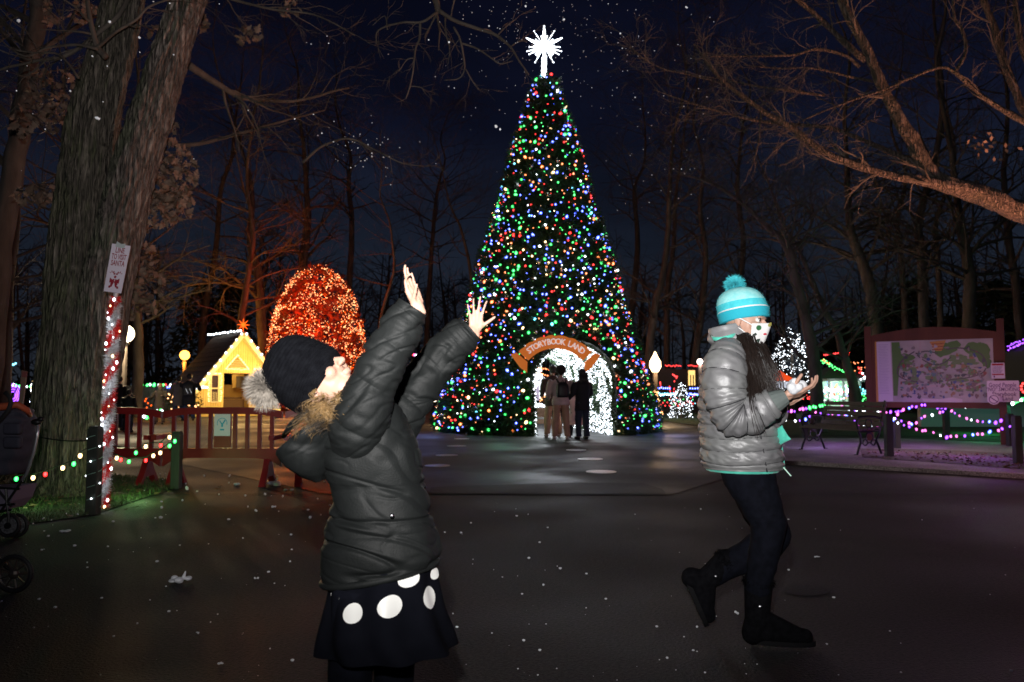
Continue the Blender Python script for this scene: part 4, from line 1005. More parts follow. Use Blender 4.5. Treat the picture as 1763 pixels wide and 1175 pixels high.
# ------------------------------------------------------------------ lit round trees
def lit_tree(name, label, c, prof_, n, cols, r, seed, leafn=1500, light=None, dark=(.03, .02, .01), trunk=.12, lsz=.16, clump=0, group=None):
    rg = random.Random(seed); t = thing(name, label, 'tree', c, group); c = V(c)
    def rad(z):
        for (a, ra), (b, rb) in zip(prof_, prof_[1:]):
            if z <= b: return ra + (rb - ra) * (z - a) / (b - a)
        return 0
    z0, z1 = prof_[0][0], prof_[-1][0]; lf = MB(); st = {}; k = 0
    while k < leafn:
        z = rg.uniform(z0, z1); rr = rad(z)
        if rg.random() > rr / max(p[1] for p in prof_) + .1: continue
        a = rg.uniform(0, 2 * PI); q = rr * math.sqrt(rg.uniform(.3, 1.05)); p = c + V((q * math.cos(a), q * math.sin(a), z)); d = V((rg.gauss(0, 1), rg.gauss(0, 1), rg.gauss(0, 1))) * lsz; e_ = V((rg.gauss(0, 1), rg.gauss(0, 1), rg.gauss(0, 1))) * lsz
        lf.quad(p, p + d, p + d + e_); k += 1
    tag(lf.build('crown', mk('leaf_' + name + str(seed), dark, tuple(x * 2 for x in dark), 3, .7), t), kind='stuff')
    tk = MB(); tk.tube([c, c + V((0, 0, z1 * .9))], [trunk, .03], 8); tk.build('trunk', BARK2, t)
    k = 0
    while k < n:
        z = rg.uniform(z0, z1); rr = rad(z)
        if rg.random() > rr / max(p[1] for p in prof_) + .08: continue
        a = rg.uniform(0, 2 * PI); p = c + V((rr * math.cos(a), rr * math.sin(a), z)) * 1
        if clump and noise.noise(p * clump) < -.08: k += .2; continue
        p += V((rg.gauss(0, .05), rg.gauss(0, .05), rg.gauss(0, .05)))
        st.setdefault(rg.choice(cols), MB()).ball(p, r * rg.uniform(.6, 1.2), 5, 4); k += 1
    for cc, b in st.items(): tag(b.build('small_bulbs', BULB[cc], t), kind='stuff')
    if light:
        for dz, col, e_ in light: lamp('tree_glow', c + V((0, -rad(dz) - .9, dz)), col, e_, .5, t)
        lamp('tree_glow', c + V((0, 0, (z0 + z1) / 2)), light[0][1], light[0][2] * .8, .5, t)
    return t
c = P(545, 672, 40); c.z = 0
lit_tree('orange_tree', 'round-topped tree wrapped all over in tiny orange lights', c, [(.2, 2.0), (1.2, 2.36), (2.2, 2.42), (3.4, 2.35), (4.6, 2.15), (5.6, 1.85), (6.4, 1.4), (7.0, .9), (7.35, .15)], 4600, ['fire', 'fire', 'orange', 'gold', 'gold'], .022, 51, 5200, [(1.5, (1, .06, .004), 260), (4, (1, .06, .004), 280), (6.3, (1, .06, .004), 150)], (.16, .03, .01), lsz=.13, clump=1.3)
c = P(1365, 672, 34); c.z = 0
lit_tree('white_lit_tree', 'open tree wrapped in cold white lights behind the snowball hand', c, [(.9, .9), (1.6, .95), (2.4, .85), (3.1, .5), (3.75, .1)], 620, ['white'], .017, 53, 260, [(2, (.85, .93, 1), 14)], (.03, .03, .03), lsz=.1, clump=2.2)
c = P(1172, 672, 31); c.z = 0
lit_tree('white_lit_cone', 'small cone tree of white lights on the lawn left of the silver jacket', c, [(.0, .42), (.6, .38), (1.0, .22), (1.35, .03)], 230, ['white'], .014, 54, 150, None, (.02, .03, .02), lsz=.07, trunk=.03)
c = P(921, 672, 33); c.z = 0
lit_tree('bright_white_cone', 'dazzling white cone tree seen through the arch', c, [(.9, .48), (1.4, .38), (1.9, .2), (2.35, .02)], 420, ['white'], .032, 55, 150, [(1.6, (.9, .95, 1), 30)], (.3, .3, .3), lsz=.07, trunk=.04)
# ------------------------------------------------------------------ street lamps
def street_lamp(label, p, r, col, st, power, hgt=None, kind='globe', post_mat=None, lm='lamp_warm'):
    b = V((p.x, p.y, 0)); t = thing('street_lamp', label, 'street lamp', b, 'lit street lamps'); m = MB(); m.tube([b, V((p.x, p.y, p.z - r))], .09 if r > .12 else .06, 8); m.build('pole', post_mat or BARK2, t)
    g = MB()
    if kind == 'globe': g.ball(p, r, 16, 10)
    else:
        g.tube([p - V((0, 0, r * 1.3)), p - V((0, 0, r * .4)), p + V((0, 0, r * .5)), p + V((0, 0, r * 1.5)), p + V((0, 0, r * 2.2))], [r * .5, r, r * .95, r * .4, .02], 8)
    g.build('lantern', glow('lantern_' + lm, col, st, .0), t, True)
    c_ = MB(); c_.tube([p - V((0, 0, r * 1.25)), p - V((0, 0, r * .95))], r * .5, 8); c_.build('collar', BLACKM, t)
    d = lamp('lamp_light', p + V((0, -r - .12, 0)), col, power, r, t); return t
street_lamp('street lamp with dazzling cream globe right of the tinsel pole', P(215, 575, 24), .27, (1, .80, .50), 9, 900, lm='cream')
street_lamp('distant street lamp glowing deep orange left of the cottage', P(318, 612, 40), .24, (1, .36, .05), 8, 900, lm='sodium')
street_lamp('warm lantern street lamp right of the christmas tree', P(1128, 628, 30), .22, (1, .66, .34), 8, 160, kind='lantern', lm='warm')
street_lamp('small pale lantern half hidden by the silver jacket shoulder', P(1205, 623, 36), .13, (1, .8, .7), 7, 60, lm='pale')
p = P(1990, 700, 9.0); t = thing('floodlight', 'orange floodlight on a stake just outside the right edge aimed up at the limbs', 'floodlight', (p.x, p.y, 0)); m = MB(); m.tube([(p.x, p.y, 0), p], .03, 8); m.build('stake', BLACKM, t); m = MB(); m.ball(p, (.11, .09, .09), 12, 8); m.build('lens', glow('lantern_edge', (1, .34, .17), 6), t, True)
lamp('flood_beam', p + V((-.12, .0, .14)), (1, .42, .22), 1150, .10, t, spot=125, aim=(-.62, .12, .62))
lamp('flood_spill', p + V((-.3, -.3, .5)), (1, .30, .45), 60, .10, t)
# ------------------------------------------------------------------ park map board
def board():
    YL, YR = 17.2, 15.9; a = P(1497, 672, YL); b = P(1726, 672, YR); a.z = b.z = 0
    d = (b - a).normalized(); nrm = V((d.y, -d.x, 0)); ln = (b - a).length; t = thing('map_board', 'large brown timber park map board with arched header and two posts', 'notice board', (a + b) / 2)
    WD = mk('red_timber', (.085, .026, .013), (.13, .042, .02), 3, .7, bump=.004, bscale=20, stretch=(1, 1, .15)); Mx = Matrix((d, V((0, 0, 1)), nrm)).transposed().to_4x4()
    def F(o): m = Mx.copy(); m.translation = o; return m
    zl, zr = P(1497, 563, YL).z, P(1726, 549, YR).z; R3 = Matrix((d, nrm, V((0, 0, 1)))).transposed()
    for q, z in ((a, zl), (b, zr)): m = MB(); m.box(q + V((0, 0, z / 2)), (.13, .13, z), R3); m.build('post', WD, t)
    z0, z1 = P(1500, 693, YL).z, P(1500, 588, YL).z
    z0 = .85; z1 = 2.14
    for nm, zz in (('bottom_rail', (z0 - .12, z0)),):
        m = MB(); m.prism([(.065, zz[0]), (ln - .065, zz[0]), (ln - .065, zz[1]), (.065, zz[1])], F(a), .07); m.build(nm, WD, t)
    hd = [(.065, z1)] + [(ln - .065, z1)] + [(ln - .065 - (ln - .13) * k / 16, z1 + .13 + .14 * math.sin(PI * k / 16)) for k in range(17)]
    for k in range(16):
        m = MB() if k == 0 else m; xa, xb = .065 + (ln - .13) * k / 16, .065 + (ln - .13) * (k + 1) / 16
        m.prism([(xa, z1), (xb, z1), (xb, z1 + .13 + .14 * math.sin(PI * (k + 1) / 16)), (xa, z1 + .13 + .14 * math.sin(PI * k / 16))], F(a), .07)
    m.build('header', WD, t)
    for x in (.10, ln - .10): m = MB(); m.prism([(x - .035, z0), (x + .035, z0), (x + .035, z1), (x - .035, z1)], F(a), .06); m.build('stile', WD, t)
    W_, H_ = ln - .27, z1 - z0; O = a + d * .135 + V((0, 0, z0)) + nrm * .02
    sh = MB(); sh.prism([(0, 0), (W_, 0), (W_, H_), (0, H_)], F(O), .02); sh.build('map_sheet', mk('map_paper', (.46, .41, .40), (.34, .32, .32), 4, .45), t)
    lay = [0]
    def flat(poly, col, nm='map_print', z=None):
        lay[0] += 1; m = MB(); m.prism([(x * W_, y * H_) for x, y in poly], F(O + nrm * (.0115 + lay[0] * .00006)), .0006)
        return m.build(nm, mk('print_%s' % nm if 0 else 'print_%.2f_%.2f_%.2f' % col, col, None, rough=.45), t)
    def many(polys, col, nm):
        m = MB()
        for p in polys:
            lay[0] += 1; m.prism([(x * W_, y * H_) for x, y in p], F(O + nrm * (.0115 + lay[0] * .00006)), .0006)
        return tag(m.build(nm, mk('print_%.2f_%.2f_%.2f' % col, col, None, rough=.45), t), kind='stuff')
    rg = random.Random(77)
    def blob(x, y, rx, ry, n=12, w=.25): return [(x + rx * math.cos(2 * PI * k / n) * (1 + rg.uniform(-w, w)), y + ry * math.sin(2 * PI * k / n) * (1 + rg.uniform(-w, w))) for k in range(n)]
    flat([(.0, 0), (.02, 0), (.02, 1), (0, 1)], (.55, .28, .05), 'yellow_strip'); 
    flat([(.02, .01), (.15, .01), (.14, .99), (.015, .99)], (.62, .56, .68), 'legend'); many([[(.03, .94 - k * .026), (.03 + rg.uniform(.05, .10), .94 - k * .026), (.12, .948 - k * .026), (.03, .948 - k * .026)] for k in range(32)], (.42, .36, .52), 'legend_text')
    G1 = (.07, .17, .03); G2 = (.13, .22, .08)
    many([[(.155, .1), (.19, .1), (.21, .5), (.24, .7), (.22, .98), (.15, .98)], blob(.26, .72, .08, .07), blob(.25, .6, .05, .06), blob(.62, .86, .09, .1, 14), blob(.69, .92, .05, .07), blob(.84, .84, .07, .09), blob(.92, .76, .06, .16), blob(.95, .62, .035, .08), blob(.57, .8, .05, .07), blob(.9, .88, .04, .06)], G1, 'map_trees')
    many([blob(rg.uniform(.26, .9), rg.uniform(.2, .75), rg.uniform(.015, .045), rg.uniform(.02, .06)) for _ in range(60)], G2, 'map_shrubs')
    flat([(.48, .97), (.62, .99), (.60, .9), (.58, .82), (.53, .82), (.505, .9)], (.50, .22, .05), 'map_title'); many([[(.5, .94 - k * .045), (.6, .945 - k * .045), (.6, .93 - k * .045), (.5, .925 - k * .045)] for k in range(3)], (.28, .05, .02), 'title_text')
    def line(pts, th, n=30):
        o = []; q = [cr([list(p) for p in pts], k / n) for k in range(n + 1)]
        for (x0, y0), (x1, y1) in zip(q, q[1:]):
            dx, dy = (x1 - x0) * W_, (y1 - y0) * H_; l_ = math.hypot(dx, dy) + 1e-9; nx, ny = -dy / l_ * th / W_, dx / l_ * th / H_; o.append([(x0 - nx, y0 - ny), (x1 - nx, y1 - ny), (x1 + nx, y1 + ny), (x0 + nx, y0 + ny)])
        return o
    DK = (.07, .055, .07); tr = line([(.35, .82), (.25, .7), (.20, .55), (.21, .42), (.32, .34), (.5, .32), (.66, .36), (.82, .40), (.92, .48), (.94, .62), (.9, .76), (.8, .84), (.7, .86), (.62, .84)], .012, 60) + line([(.36, .78), (.45, .82), (.55, .78)], .012) + line([(.37, .76), (.44, .66), (.52, .6), (.6, .63), (.66, .72)], .012) + line([(.36, .8), (.42, .72), (.5, .68)], .009)
    many(tr, DK, 'map_track'); many(line([(.4, .98), (.4, .8), (.41, .62), (.4, .5)], .014) + line([(.3, .2), (.5, .26), (.75, .22), (.9, .3)], .02), (.46, .36, .36), 'map_path')
    for col, n_ in (((.24, .05, .04), 26), ((.05, .07, .24), 26), ((.42, .38, .40), 34), ((.05, .05, .07), 46), ((.30, .16, .07), 24), ((.16, .09, .10), 50), ((.09, .18, .2), 22), ((.22, .19, .21), 40)):
        many([blob(rg.uniform(.22, .93), rg.uniform(.08, .6) if rg.random() < .85 else rg.uniform(.6, .9), rg.uniform(.006, .02), rg.uniform(.01, .035), 7, .5) for _ in range(n_)], col, 'map_drawing')
    flat([(.42, -.0), (.74, 0), (.74, .05), (.66, .08), (.55, .05), (.4, .06)], (.6, .52, .56), 'map_caption')
    T = F(O + nrm * .03)
    # small notice and guest sign on the right post
    def card(px, py, w_, h_, Yv, name, label, col, cat='sign', cr_=.02):
        c = P(px, py, Yv); q = thing(name, label, cat, c); M = F(c); m = MB(); r = cr_
        pl = []
        for cx, cy_, a0 in ((w_ - r, h_ - r, 0), (-w_ + r, h_ - r, 90), (-w_ + r, -h_ + r, 180), (w_ - r, -h_ + r, 270)):
            for k in range(4): an = R(a0 + 30 * k); pl.append((cx + r * math.cos(an), cy_ + r * math.sin(an)))
        m.prism(pl, M, .012); m.build('panel', col, q); return q, M
    Yr = 15.72; u = Yr / FPX; WS = mk('sign_lilac', (.62, .58, .66), None, rough=.5)
    q, M = card(1718, 638.5, 10 * u, 13.5 * u, Yr, 'small_notice', 'small white notice with red bands above the no smoking sign', WS, cr_=.01); INK = mk('purple_ink', (.10, .04, .16), None, rough=.6)
    for y, th, mt in ((10.5, 1.6, RL), (-6.5, 1.2, RL)): m = MB(); m.prism([(-8.5 * u, (y - th) * u), (8.5 * u, (y - th) * u), (8.5 * u, (y + th) * u), (-8.5 * u, (y + th) * u)], M @ Matrix.Translation((0, 0, .0065)), .001); m.build('red_band', mt, q)
    m = MB()
    for k in range(6): y = 6.5 - k * 2.0; m.prism([(-8 * u, (y - .35) * u), ((7 - k % 3) * u, (y - .35) * u), ((7 - k % 3) * u, (y + .35) * u), (-8 * u, (y + .35) * u)], M @ Matrix.Translation((0, 0, .0065)), .001)
    m.prism([(-6.5 * u, -12 * u), (-4.5 * u, -12 * u), (-4.5 * u, -8.5 * u), (-6.5 * u, -8.5 * u)], M @ Matrix.Translation((0, 0, .0065)), .001); m.build('print', INK, q)
    q, M = card(1727, 674, 23.5 * u, 18 * u, 15.6, 'no_smoking_sign', 'rounded white no smoking sign with dark handwriting on the right post', WS); 
    for s_, y, x, sz, sx in (('Good People', 10.5, -1, .115, .75), ('"NO" SMOKING', 3, 0, .10, .80), ('Storybook', -5, 1, .12, .8), ('Land', -12.5, 6, .115, .8)): text('lettering', s_, M @ Matrix.Translation((x * u, y * u, .008)), sz, INK, q, .0008, .15, sx)
    q, M = card(1711, 688, 9 * u, 9 * u, 15.5, 'round_sign', 'small round no smoking symbol at the corner of the lilac sign', WS, cr_=8.9 * u)
    m = MB()
    for k in range(20):
        a0, a1 = 2 * PI * k / 20, 2 * PI * (k + 1) / 20; m.prism([(6 * u * math.cos(a0), 6 * u * math.sin(a0)), (6 * u * math.cos(a1), 6 * u * math.sin(a1)), (7.2 * u * math.cos(a1), 7.2 * u * math.sin(a1)), (7.2 * u * math.cos(a0), 7.2 * u * math.sin(a0))], M @ Matrix.Translation((0, 0, .0075)), .001)
    m.prism([(-5.5 * u, 3.2 * u), (-4.6 * u, 4.4 * u), (5.5 * u, -3.2 * u), (4.6 * u, -4.4 * u)], M @ Matrix.Translation((0, 0, .009)), .001); m.build('symbol', INK, q)
board()

# ------------------------------------------------------------------ bollards and light strings on the right
def bol(x, ytop, ybase, w_, label, Yf=None):
    b = G(x, ybase); h = P(x, ytop, b.y).z; return post('bollard', label, b, h, w_ * b.y / FPX, 'dark timber bollards by the map board')
bol(1531, 716, 788, 12, 'dark timber bollard nearest the bench'); bol(1545, 724, 774, 9, 'dark bollard right behind the one nearest the bench')
bol(1630, 703, 757, 9, 'dark timber bollard under the middle of the map'); bol(1753, 718, 801, 12, 'dark timber bollard closest to the camera at the far right')
bol(1740, 714, 770, 10, 'dark bollard behind the right post of the map board'); bol(1386, 700, 754, 9, 'pale lit bollard beside the silver jacket hand'); bol(1735, 700, 760, 8, 'slim bollard touching the foot of the right map post')
PU = ['purple', 'purple', 'pink', 'white', 'blue', 'pink', 'purple']
def ps(name, label, pts, Ys, n, cols, r, sag=0, seed=1, grp='strings of purple and pink bulbs', parts=True, hang=.02):
    A = [P(x, y, Ys if not hasattr(Ys, '__len__') else Ys[0] + (Ys[1] - Ys[0]) * k / (len(pts) - 1)) for k, (x, y) in enumerate(pts)]
    return string(name, label, A, int(n * .85), cols, r * .78, sag, grp, hang, True, seed, parts)[0]
ps('string_lights', 'purple string running from the green string to the left map post', [(1444, 696), (1463, 703), (1480, 707), (1497, 708), (1530, 709), (1552, 706)], 17.5, 17, PU, .03, 0, 2)
ps('string_lights', 'purple string in a shallow arch below the middle of the map', [(1540, 722), (1552, 706), (1570, 700), (1590, 696), (1610, 700), (1632, 702)], 16.6, 17, ['purple', 'blue', 'purple', 'pink'], .03, 0, 3)
ps('string_lights', 'middle pink string sagging between the bollards under the map', [(1535, 718), (1560, 726), (1572, 729), (1590, 715), (1614, 711), (1630, 705)], [14.2, 16], 12, PU, .03, 0, 4)
ps('string_lights', 'lowest pink string drooping in front of the gravel bed', [(1531, 721), (1572, 736), (1600, 742), (1630, 750), (1670, 748), (1700, 742), (1722, 738), (1741, 730)], [13.8, 13], 24, PU, .026, 0, 5)
ps('string_lights', 'upper right pink string behind the lilac no smoking sign', [(1632, 703), (1650, 713), (1668, 722), (1690, 725), (1715, 726), (1740, 718)], [16, 15.5], 13, PU, .03, 0, 6)
ps('string_lights', 'pink string hanging behind the bench back', [(1400, 709), (1430, 712), (1452, 712), (1462, 716), (1474, 725), (1485, 731), (1505, 732), (1531, 722)], [15.5, 14.5], 18, PU, .027, 0, 7)
ps('string_lights', 'purple string passing low behind the two hands and bench', [(1330, 712), (1350, 722), (1372, 724), (1390, 722), (1400, 712)], 15.5, 9, PU, .026, 0, 8)
ps('string_lights', 'short purple string just right of the snowball hand', [(1352, 708), (1372, 705), (1386, 702), (1392, 706)], 17, 8, ['purple', 'pink', 'purple'], .032, 0, 9)
ps('string_lights', 'green string climbing from the bollard towards the gazebo', [(1392, 702), (1415, 697), (1430, 693), (1444, 690)], 19, 12, ['green'], .04, 0, 10, 'green strings behind the purple ones')
ps('string_lights', 'green string under the right half of the map', [(1648, 692), (1665, 700), (1680, 698), (1700, 697), (1722, 692)], 18, 18, ['green', 'white', 'green'], .034, 0, 11, 'green strings behind the purple ones')
ps('string_lights', 'dense green string at the right edge of the picture', [(1742, 694), (1752, 690), (1763, 686), (1790, 680)], 18, 22, ['green', 'white'], .034, 0, 12, 'green strings behind the purple ones')
for x, y, Y, c, e_ in ((1590, 712, 15.4, (.55, .15, 1), 8), (1660, 738, 12.9, (.55, .12, 1), 9), (1715, 735, 12.6, (.4, .1, 1), 9), (1740, 650, 14.6, (1, .3, .4), 7), (1530, 735, 13.8, (.7, .25, .9), 9), (1440, 712, 16, (.5, .15, 1), 9), (1405, 745, 15, (.5, .3, .9), 5), (1690, 705, 20, (.1, 1, .35), 34), (1790, 690, 17, (.15, 1, .5), 30), (1620, 680, 14.0, (1, .75, .60), 24)):
    lamp('glow_lamp', P(x, y, Y), c, e_, .2)  # last entry is an unseen lamp added to brighten the map board

# ------------------------------------------------------------------ bench
def bench():
    a = G(1382, 776); b = G(1462, 784); d = (b - a).normalized(); bk = V((-d.y, d.x, 0)); bk = -bk if bk.y < 0 else bk
    t = thing('park_bench', 'dark slatted park bench with cast iron ends left of the map board', 'bench', (a + b) / 2); WD = mk('bench_slat', (.05, .03, .02), (.09, .055, .035), 6, .6, stretch=(1, .2, 1)); a = a - d * .05; b = b + d * .25
    for k in range(5): o = bk * (.02 + k * .095) + V((0, 0, .43 + .01 * k)); m = MB(); m.bar(a + o, b + o, .07, .03); m.build('slat', WD, t)
    for k in range(5): o = bk * (.50 + k * .025) + V((0, 0, .52 + k * .085)); m = MB(); m.bar(a + o, b + o, .03, .07); m.build('slat', WD, t)
    for q in (a + d * .05, b - d * .05):
        m = MB()
        def c(pts, r=.016): m.tube([q + bk * x + V((0, 0, z)) for x, z in pts], r, 6)
        c([(-.03, .0), (.0, .10), (.06, .22), (.05, .34), (0, .42)], .02); c([(.52, .0), (.46, .14), (.40, .26), (.46, .36), (.48, .42)], .02); c([(0, .41), (.25, .40), (.48, .42)], .018); c([(.48, .42), (.52, .6), (.62, .92)], .018)
        c([(.02, .42), (-.02, .56), (.02, .64), (.2, .66), (.4, .65), (.52, .62)], .018); c([(-.03, .0), (-.07, .02), (-.09, .0)], .018); c([(.52, 0), (.56, .02), (.58, 0)], .018)
        for cx, cz, rr in ((.25, .3, .08), (.16, .22, .05), (.34, .22, .05), (.24, .54, .07)): c([(cx + rr * math.cos(2 * PI * k / 12), cz + rr * math.sin(2 * PI * k / 12)) for k in range(13)], .009)
        c([(.06, .22), (.16, .17), (.25, .22), (.34, .17), (.42, .25)], .01); m.build('iron_end', BLACKM, t)
bench()

# ------------------------------------------------------------------ displays far right
def gazebo():
    Y = 36; c = P(1443, 672, Y); c.z = 0; s = Y / FPX; t = thing('gazebo', 'small open pavilion glowing white and green between the tree trunks', 'gazebo', c); WT = mk('cream_paint', (.55, .62, .52), None, rough=.6)
    w_ = .68; zt = P(0, 655, Y).z; m = MB(); m.box(c + V((0, 0, .2)), (2 * w_ + .2, 1.6, .4)); m.build('floor', WT, t)
    for x in (-w_, -.05, w_):
        for y in (-.7, .7): m = MB(); m.box(c + V((x, y, zt / 2)), (.09, .09, zt)); m.build('column', WT, t)
    m = MB(); m.box(c + V((0, 0, zt)), (2 * w_ + .3, 1.8, .12)); m.build('beam', WT, t)
    m = MB(); a = zt + .06; ap = c + V((0, 0, P(0, 622, Y).z)); cs = [c + V((x, y, a)) for x, y in ((-w_ - .5, -1.1), (w_ + .4, -1.1), (w_ + .4, 1.1), (-w_ - .5, 1.1))]
    for k in range(4): m.quad(cs[k], cs[(k + 1) % 4], ap)
    m.quad(*cs[::-1]); m.build('roof', mk('dark_roof', (.04, .05, .05), None, rough=.8), t)
    m = MB(); m.box(c + V((0, .75, zt / 2 + .2)), (2 * w_, .05, zt - .4)); m.build('back_wall', mk('pale_green_wall', (.35, .55, .45), None, rough=.7), t)
    def dots(pts, col, r, n, jit=.03):
        b = MB()
        for _ in range(n):
            k = rnd.random() * (len(pts) - 1); i = int(k); p = V(pts[i]).lerp(V(pts[i + 1]), k - i); b.ball(p + V((rnd.gauss(0, jit), rnd.gauss(0, jit), rnd.gauss(0, jit))), r, 5, 4)
        tag(b.build('light_string', BULB[col], t), kind='stuff')
    Q = lambda x, y, dy=-1.15: P(x, y, Y + dy)
    dots([Q(1415, 617), Q(1440, 634), Q(1456, 642)], 'green', .028, 26, .02); dots([Q(1414, 622), Q(1428, 628), Q(1438, 635)], 'green', .028, 20, .04); dots([Q(1418, 622), Q(1428, 627)], 'red', .03, 9); dots([Q(1418, 612), Q(1446, 608)], 'red', .026, 34, .01); dots([Q(1458, 620), Q(1462, 608)], 'red', .026, 12, .01)
    for x, col in ((1428, 'white'), (1440, 'orange'), (1452, 'white'), (1434, 'red'), (1446, 'cyan'), (1424, 'blue'), (1440, 'green'), (1455, 'purple'), (1456, 'green')):
        dots([P(x, 660 + rnd.uniform(-3, 3), Y - .3), P(x + 1, 680, Y - .3)], col, .03, 12, .07)
    dots([Q(1420, 672), Q(1460, 673)], 'white', .04, 30, .05); dots([Q(1420, 684), Q(1455, 690)], 'white', .03, 16, .12); dots([Q(1420, 681), Q(1458, 681)], 'red', .026, 8, .1); dots([Q(1386, 673), Q(1404, 674)], 'cyan', .035, 22, .06); dots([Q(1388, 684), Q(1402, 690)], 'red', .03, 10, .1)
    dots([Q(1475, 626), Q(1484, 628), Q(1490, 650)], 'orange', .028, 12, .15); dots([Q(1478, 632), Q(1484, 645)], 'red', .03, 14, .03); dots([Q(1478, 672), Q(1492, 676)], 'cyan', .034, 22, .12); dots([Q(1480, 684), Q(1494, 684)], 'green', .034, 20, .14); dots([Q(1484, 650), Q(1490, 648)], 'white', .04, 6, .08)
    lamp('gazebo_light', c + V((0, 0, zt - .35)), (.75, 1, .85), 45, .2, t)
gazebo()
# orange glowing tent and white counter behind the hand
c = P(1345, 672, 30); c.z = 0; t = thing('stall', 'small stall with orange lit canopy and white lit counter behind the forearm', 'stall', c); m = MB(); z = P(0, 656, 30).z
cs = [c + V((x, y, z)) for x, y in ((-.5, -.4), (.45, -.4), (.45, .4), (-.5, .4))]; ap = c + V((-.05, 0, P(0, 638, 30).z))
for k in range(4): m.quad(cs[k], cs[(k + 1) % 4], ap)
m.build('canopy', glow('canopy_orange', (1, .09, .015), .9), t)
m = MB(); m.box(c + V((0, 0, P(0, 663, 30).z)), (.9, .5, .22)); m.build('counter', glow('counter_white', (.8, .85, 1), .9), t)
for x in (-.45, .4): m = MB(); m.tube([c + V((x, -.3, 0)), c + V((x, -.3, z))], .03, 6); m.build('pole', BLACKM, t)
m = MB(); m.box(c + V((0, 0, .4)), (.9, .5, .8)); m.build('cabinet', mk('brown_wood', (.08, .04, .02)), t)
# blue white roof behind the map board at the right
c = P(1775, 672, 26); c.z = 0; t = thing('domed_shelter', 'pale blue rounded shelter roof behind the right map post', 'shelter', c); m = MB(); pl = []
for k in range(13): a = PI * k / 12; pl.append((1.05 * math.cos(a), P(0, 690, 26).z + 1.75 * math.sin(a) * .95))
m.prism(pl + [(-1.05, 0), (1.05, 0)], frame(c, (1, 0, 0), (0, -1, 0)), 3); m.build('dome', mk('pale_blue_canvas', (.40, .48, .62), (.46, .54, .66), 2, .6), t); m = MB(); m.box(c + V((0, -1.56, .5)), (.5, .05, 1)); m.build('door', BLACKM, t)
lamp('shelter_light', c + V((-.4, -3.2, 1.1)), (.5, .75, 1), 40, .3, t)
# eave lights of a building at the right edge
t = thing('eave_lights', 'two slanting purple light lines along an eave at the right edge', 'string lights', P(1735, 600, 24))
for (x0, y0), (x1, y1), r in (((1735, 596), (1800, 570), .02), ((1737, 602), (1800, 573), .026)):
    b = MB()
    for k in range(30): b.ball(P(x0, y0, 24).lerp(P(x1, y1, 24), k / 29) + V((0, rnd.gauss(0, .02), rnd.gauss(0, .012))), r, 5, 4)
    tag(b.build('light_row', BULB['purple'], t), kind='stuff')
m = MB(); a, b = P(1738, 606, 24.3), P(1820, 572, 24.3); m.prism([(0, 0), (1.9, .9), (1.9, -2.5), (0, -1.2)], frame(a, (1, 0, 0), (0, -1, 0)), 2); m.build('roof_end', mk('dark_roof', (.04, .05, .05)), t)
c = P(1765, 668, 20); t = thing('red_lit_ornament', 'small glowing red ornament at the right edge beside the lilac sign', 'decoration', (c.x, c.y, 0)); m = MB(); m.tube([(c.x, c.y, 0), c], .02, 6); m.build('stake', BLACKM, t); m = MB()
for k in range(9): a = 2 * PI * k / 9; m.ball(c + V((.10 * math.cos(a), 0, .12 * math.sin(a))), .035, 6, 4)
m.build('ornament', BULB['red'], t)
# white shed wall behind the map, lit green
c = P(1690, 672, 24); c.z = 0; t = thing('low_wall', 'low pale wall lit green seen under the map board', 'wall', c); m = MB(); m.box(c + V((-.2, 0, .36)), (3.4, .2, .72)); m.build('wall', mk('pale_render', (.45, .5, .48), None, rough=.8), t)
m = MB(); m.box(c + V((-.2, 0, .75)), (3.5, .28, .06)); m.build('coping', CONC, t)

# rows of lights between the christmas tree and the girl
Y = 33
t = thing('light_fence', 'fence hung with rows of blue and white lights right of the christmas tree', 'fence', V((P(1175, 672, Y).x, Y, 0)))
for k in range(9): x = P(1128 + k * 13, 672, Y).x; m = MB(); m.box((x, Y + .06, .5), (.06, .06, 1.0)); m.build('picket', BLACKM, t)
m = MB(); m.box((P(1178, 672, Y).x, Y + .06, .8), (2.9, .05, .06)); m.build('rail', BLACKM, t)
for y, x0, x1, col, n, r, j in ((669, 1130, 1155, 'blue', 7, .04, .01), (669, 1186, 1212, 'blue', 6, .04, .01), (679, 1134, 1166, 'cyan', 26, .034, .02), (679, 1182, 1212, 'blue', 22, .034, .02), (680, 1136, 1170, 'white', 10, .026, .02), (695, 1136, 1195, 'red', 16, .03, .06), (688, 1140, 1205, 'green', 8, .022, .1), (686, 1150, 1210, 'red', 10, .022, .12), (690, 1150, 1200, 'cyan', 8, .022, .12)):
    b = MB()
    for k in range(n): b.ball(P(x0 + (x1 - x0) * (k + .5) / n, y, Y) + V((0, 0, rnd.gauss(0, j))), r, 5, 4)
    tag(b.build('light_row', BULB[col], t), kind='stuff')
c = P(1200, 672, 38); c.z = 0; t = thing('lit_cabin', 'dark cabin with a bright yellow door opening and red lights along its eave', 'cabin', c); m = MB(); z = P(0, 636, 38).z
m.box(c + V((-.3, .6, z / 2)), (3.4, 1.2, z)); m.build('wall', mk('dark_cabin', (.03, .018, .014), None, rough=.8), t)
m = MB(); p0, p1 = P(1186, 664, 37.9), P(1197, 638, 37.9); m.box(((p0.x + p1.x) / 2, 37.98, (p0.z + p1.z) / 2), (p1.x - p0.x, .05, p1.z - p0.z)); m.build('lit_opening', glow('lit_window_yellow', (1, .62, .2), 1.6), t)
for x in (1189.5, 1194): m = MB(); p = P(x, 655, 37.9); m.box((p.x, 37.94, p.z), (.05, .03, .5)); m.build('figurine', mk('brown_wood', (.08, .04, .02)), t)
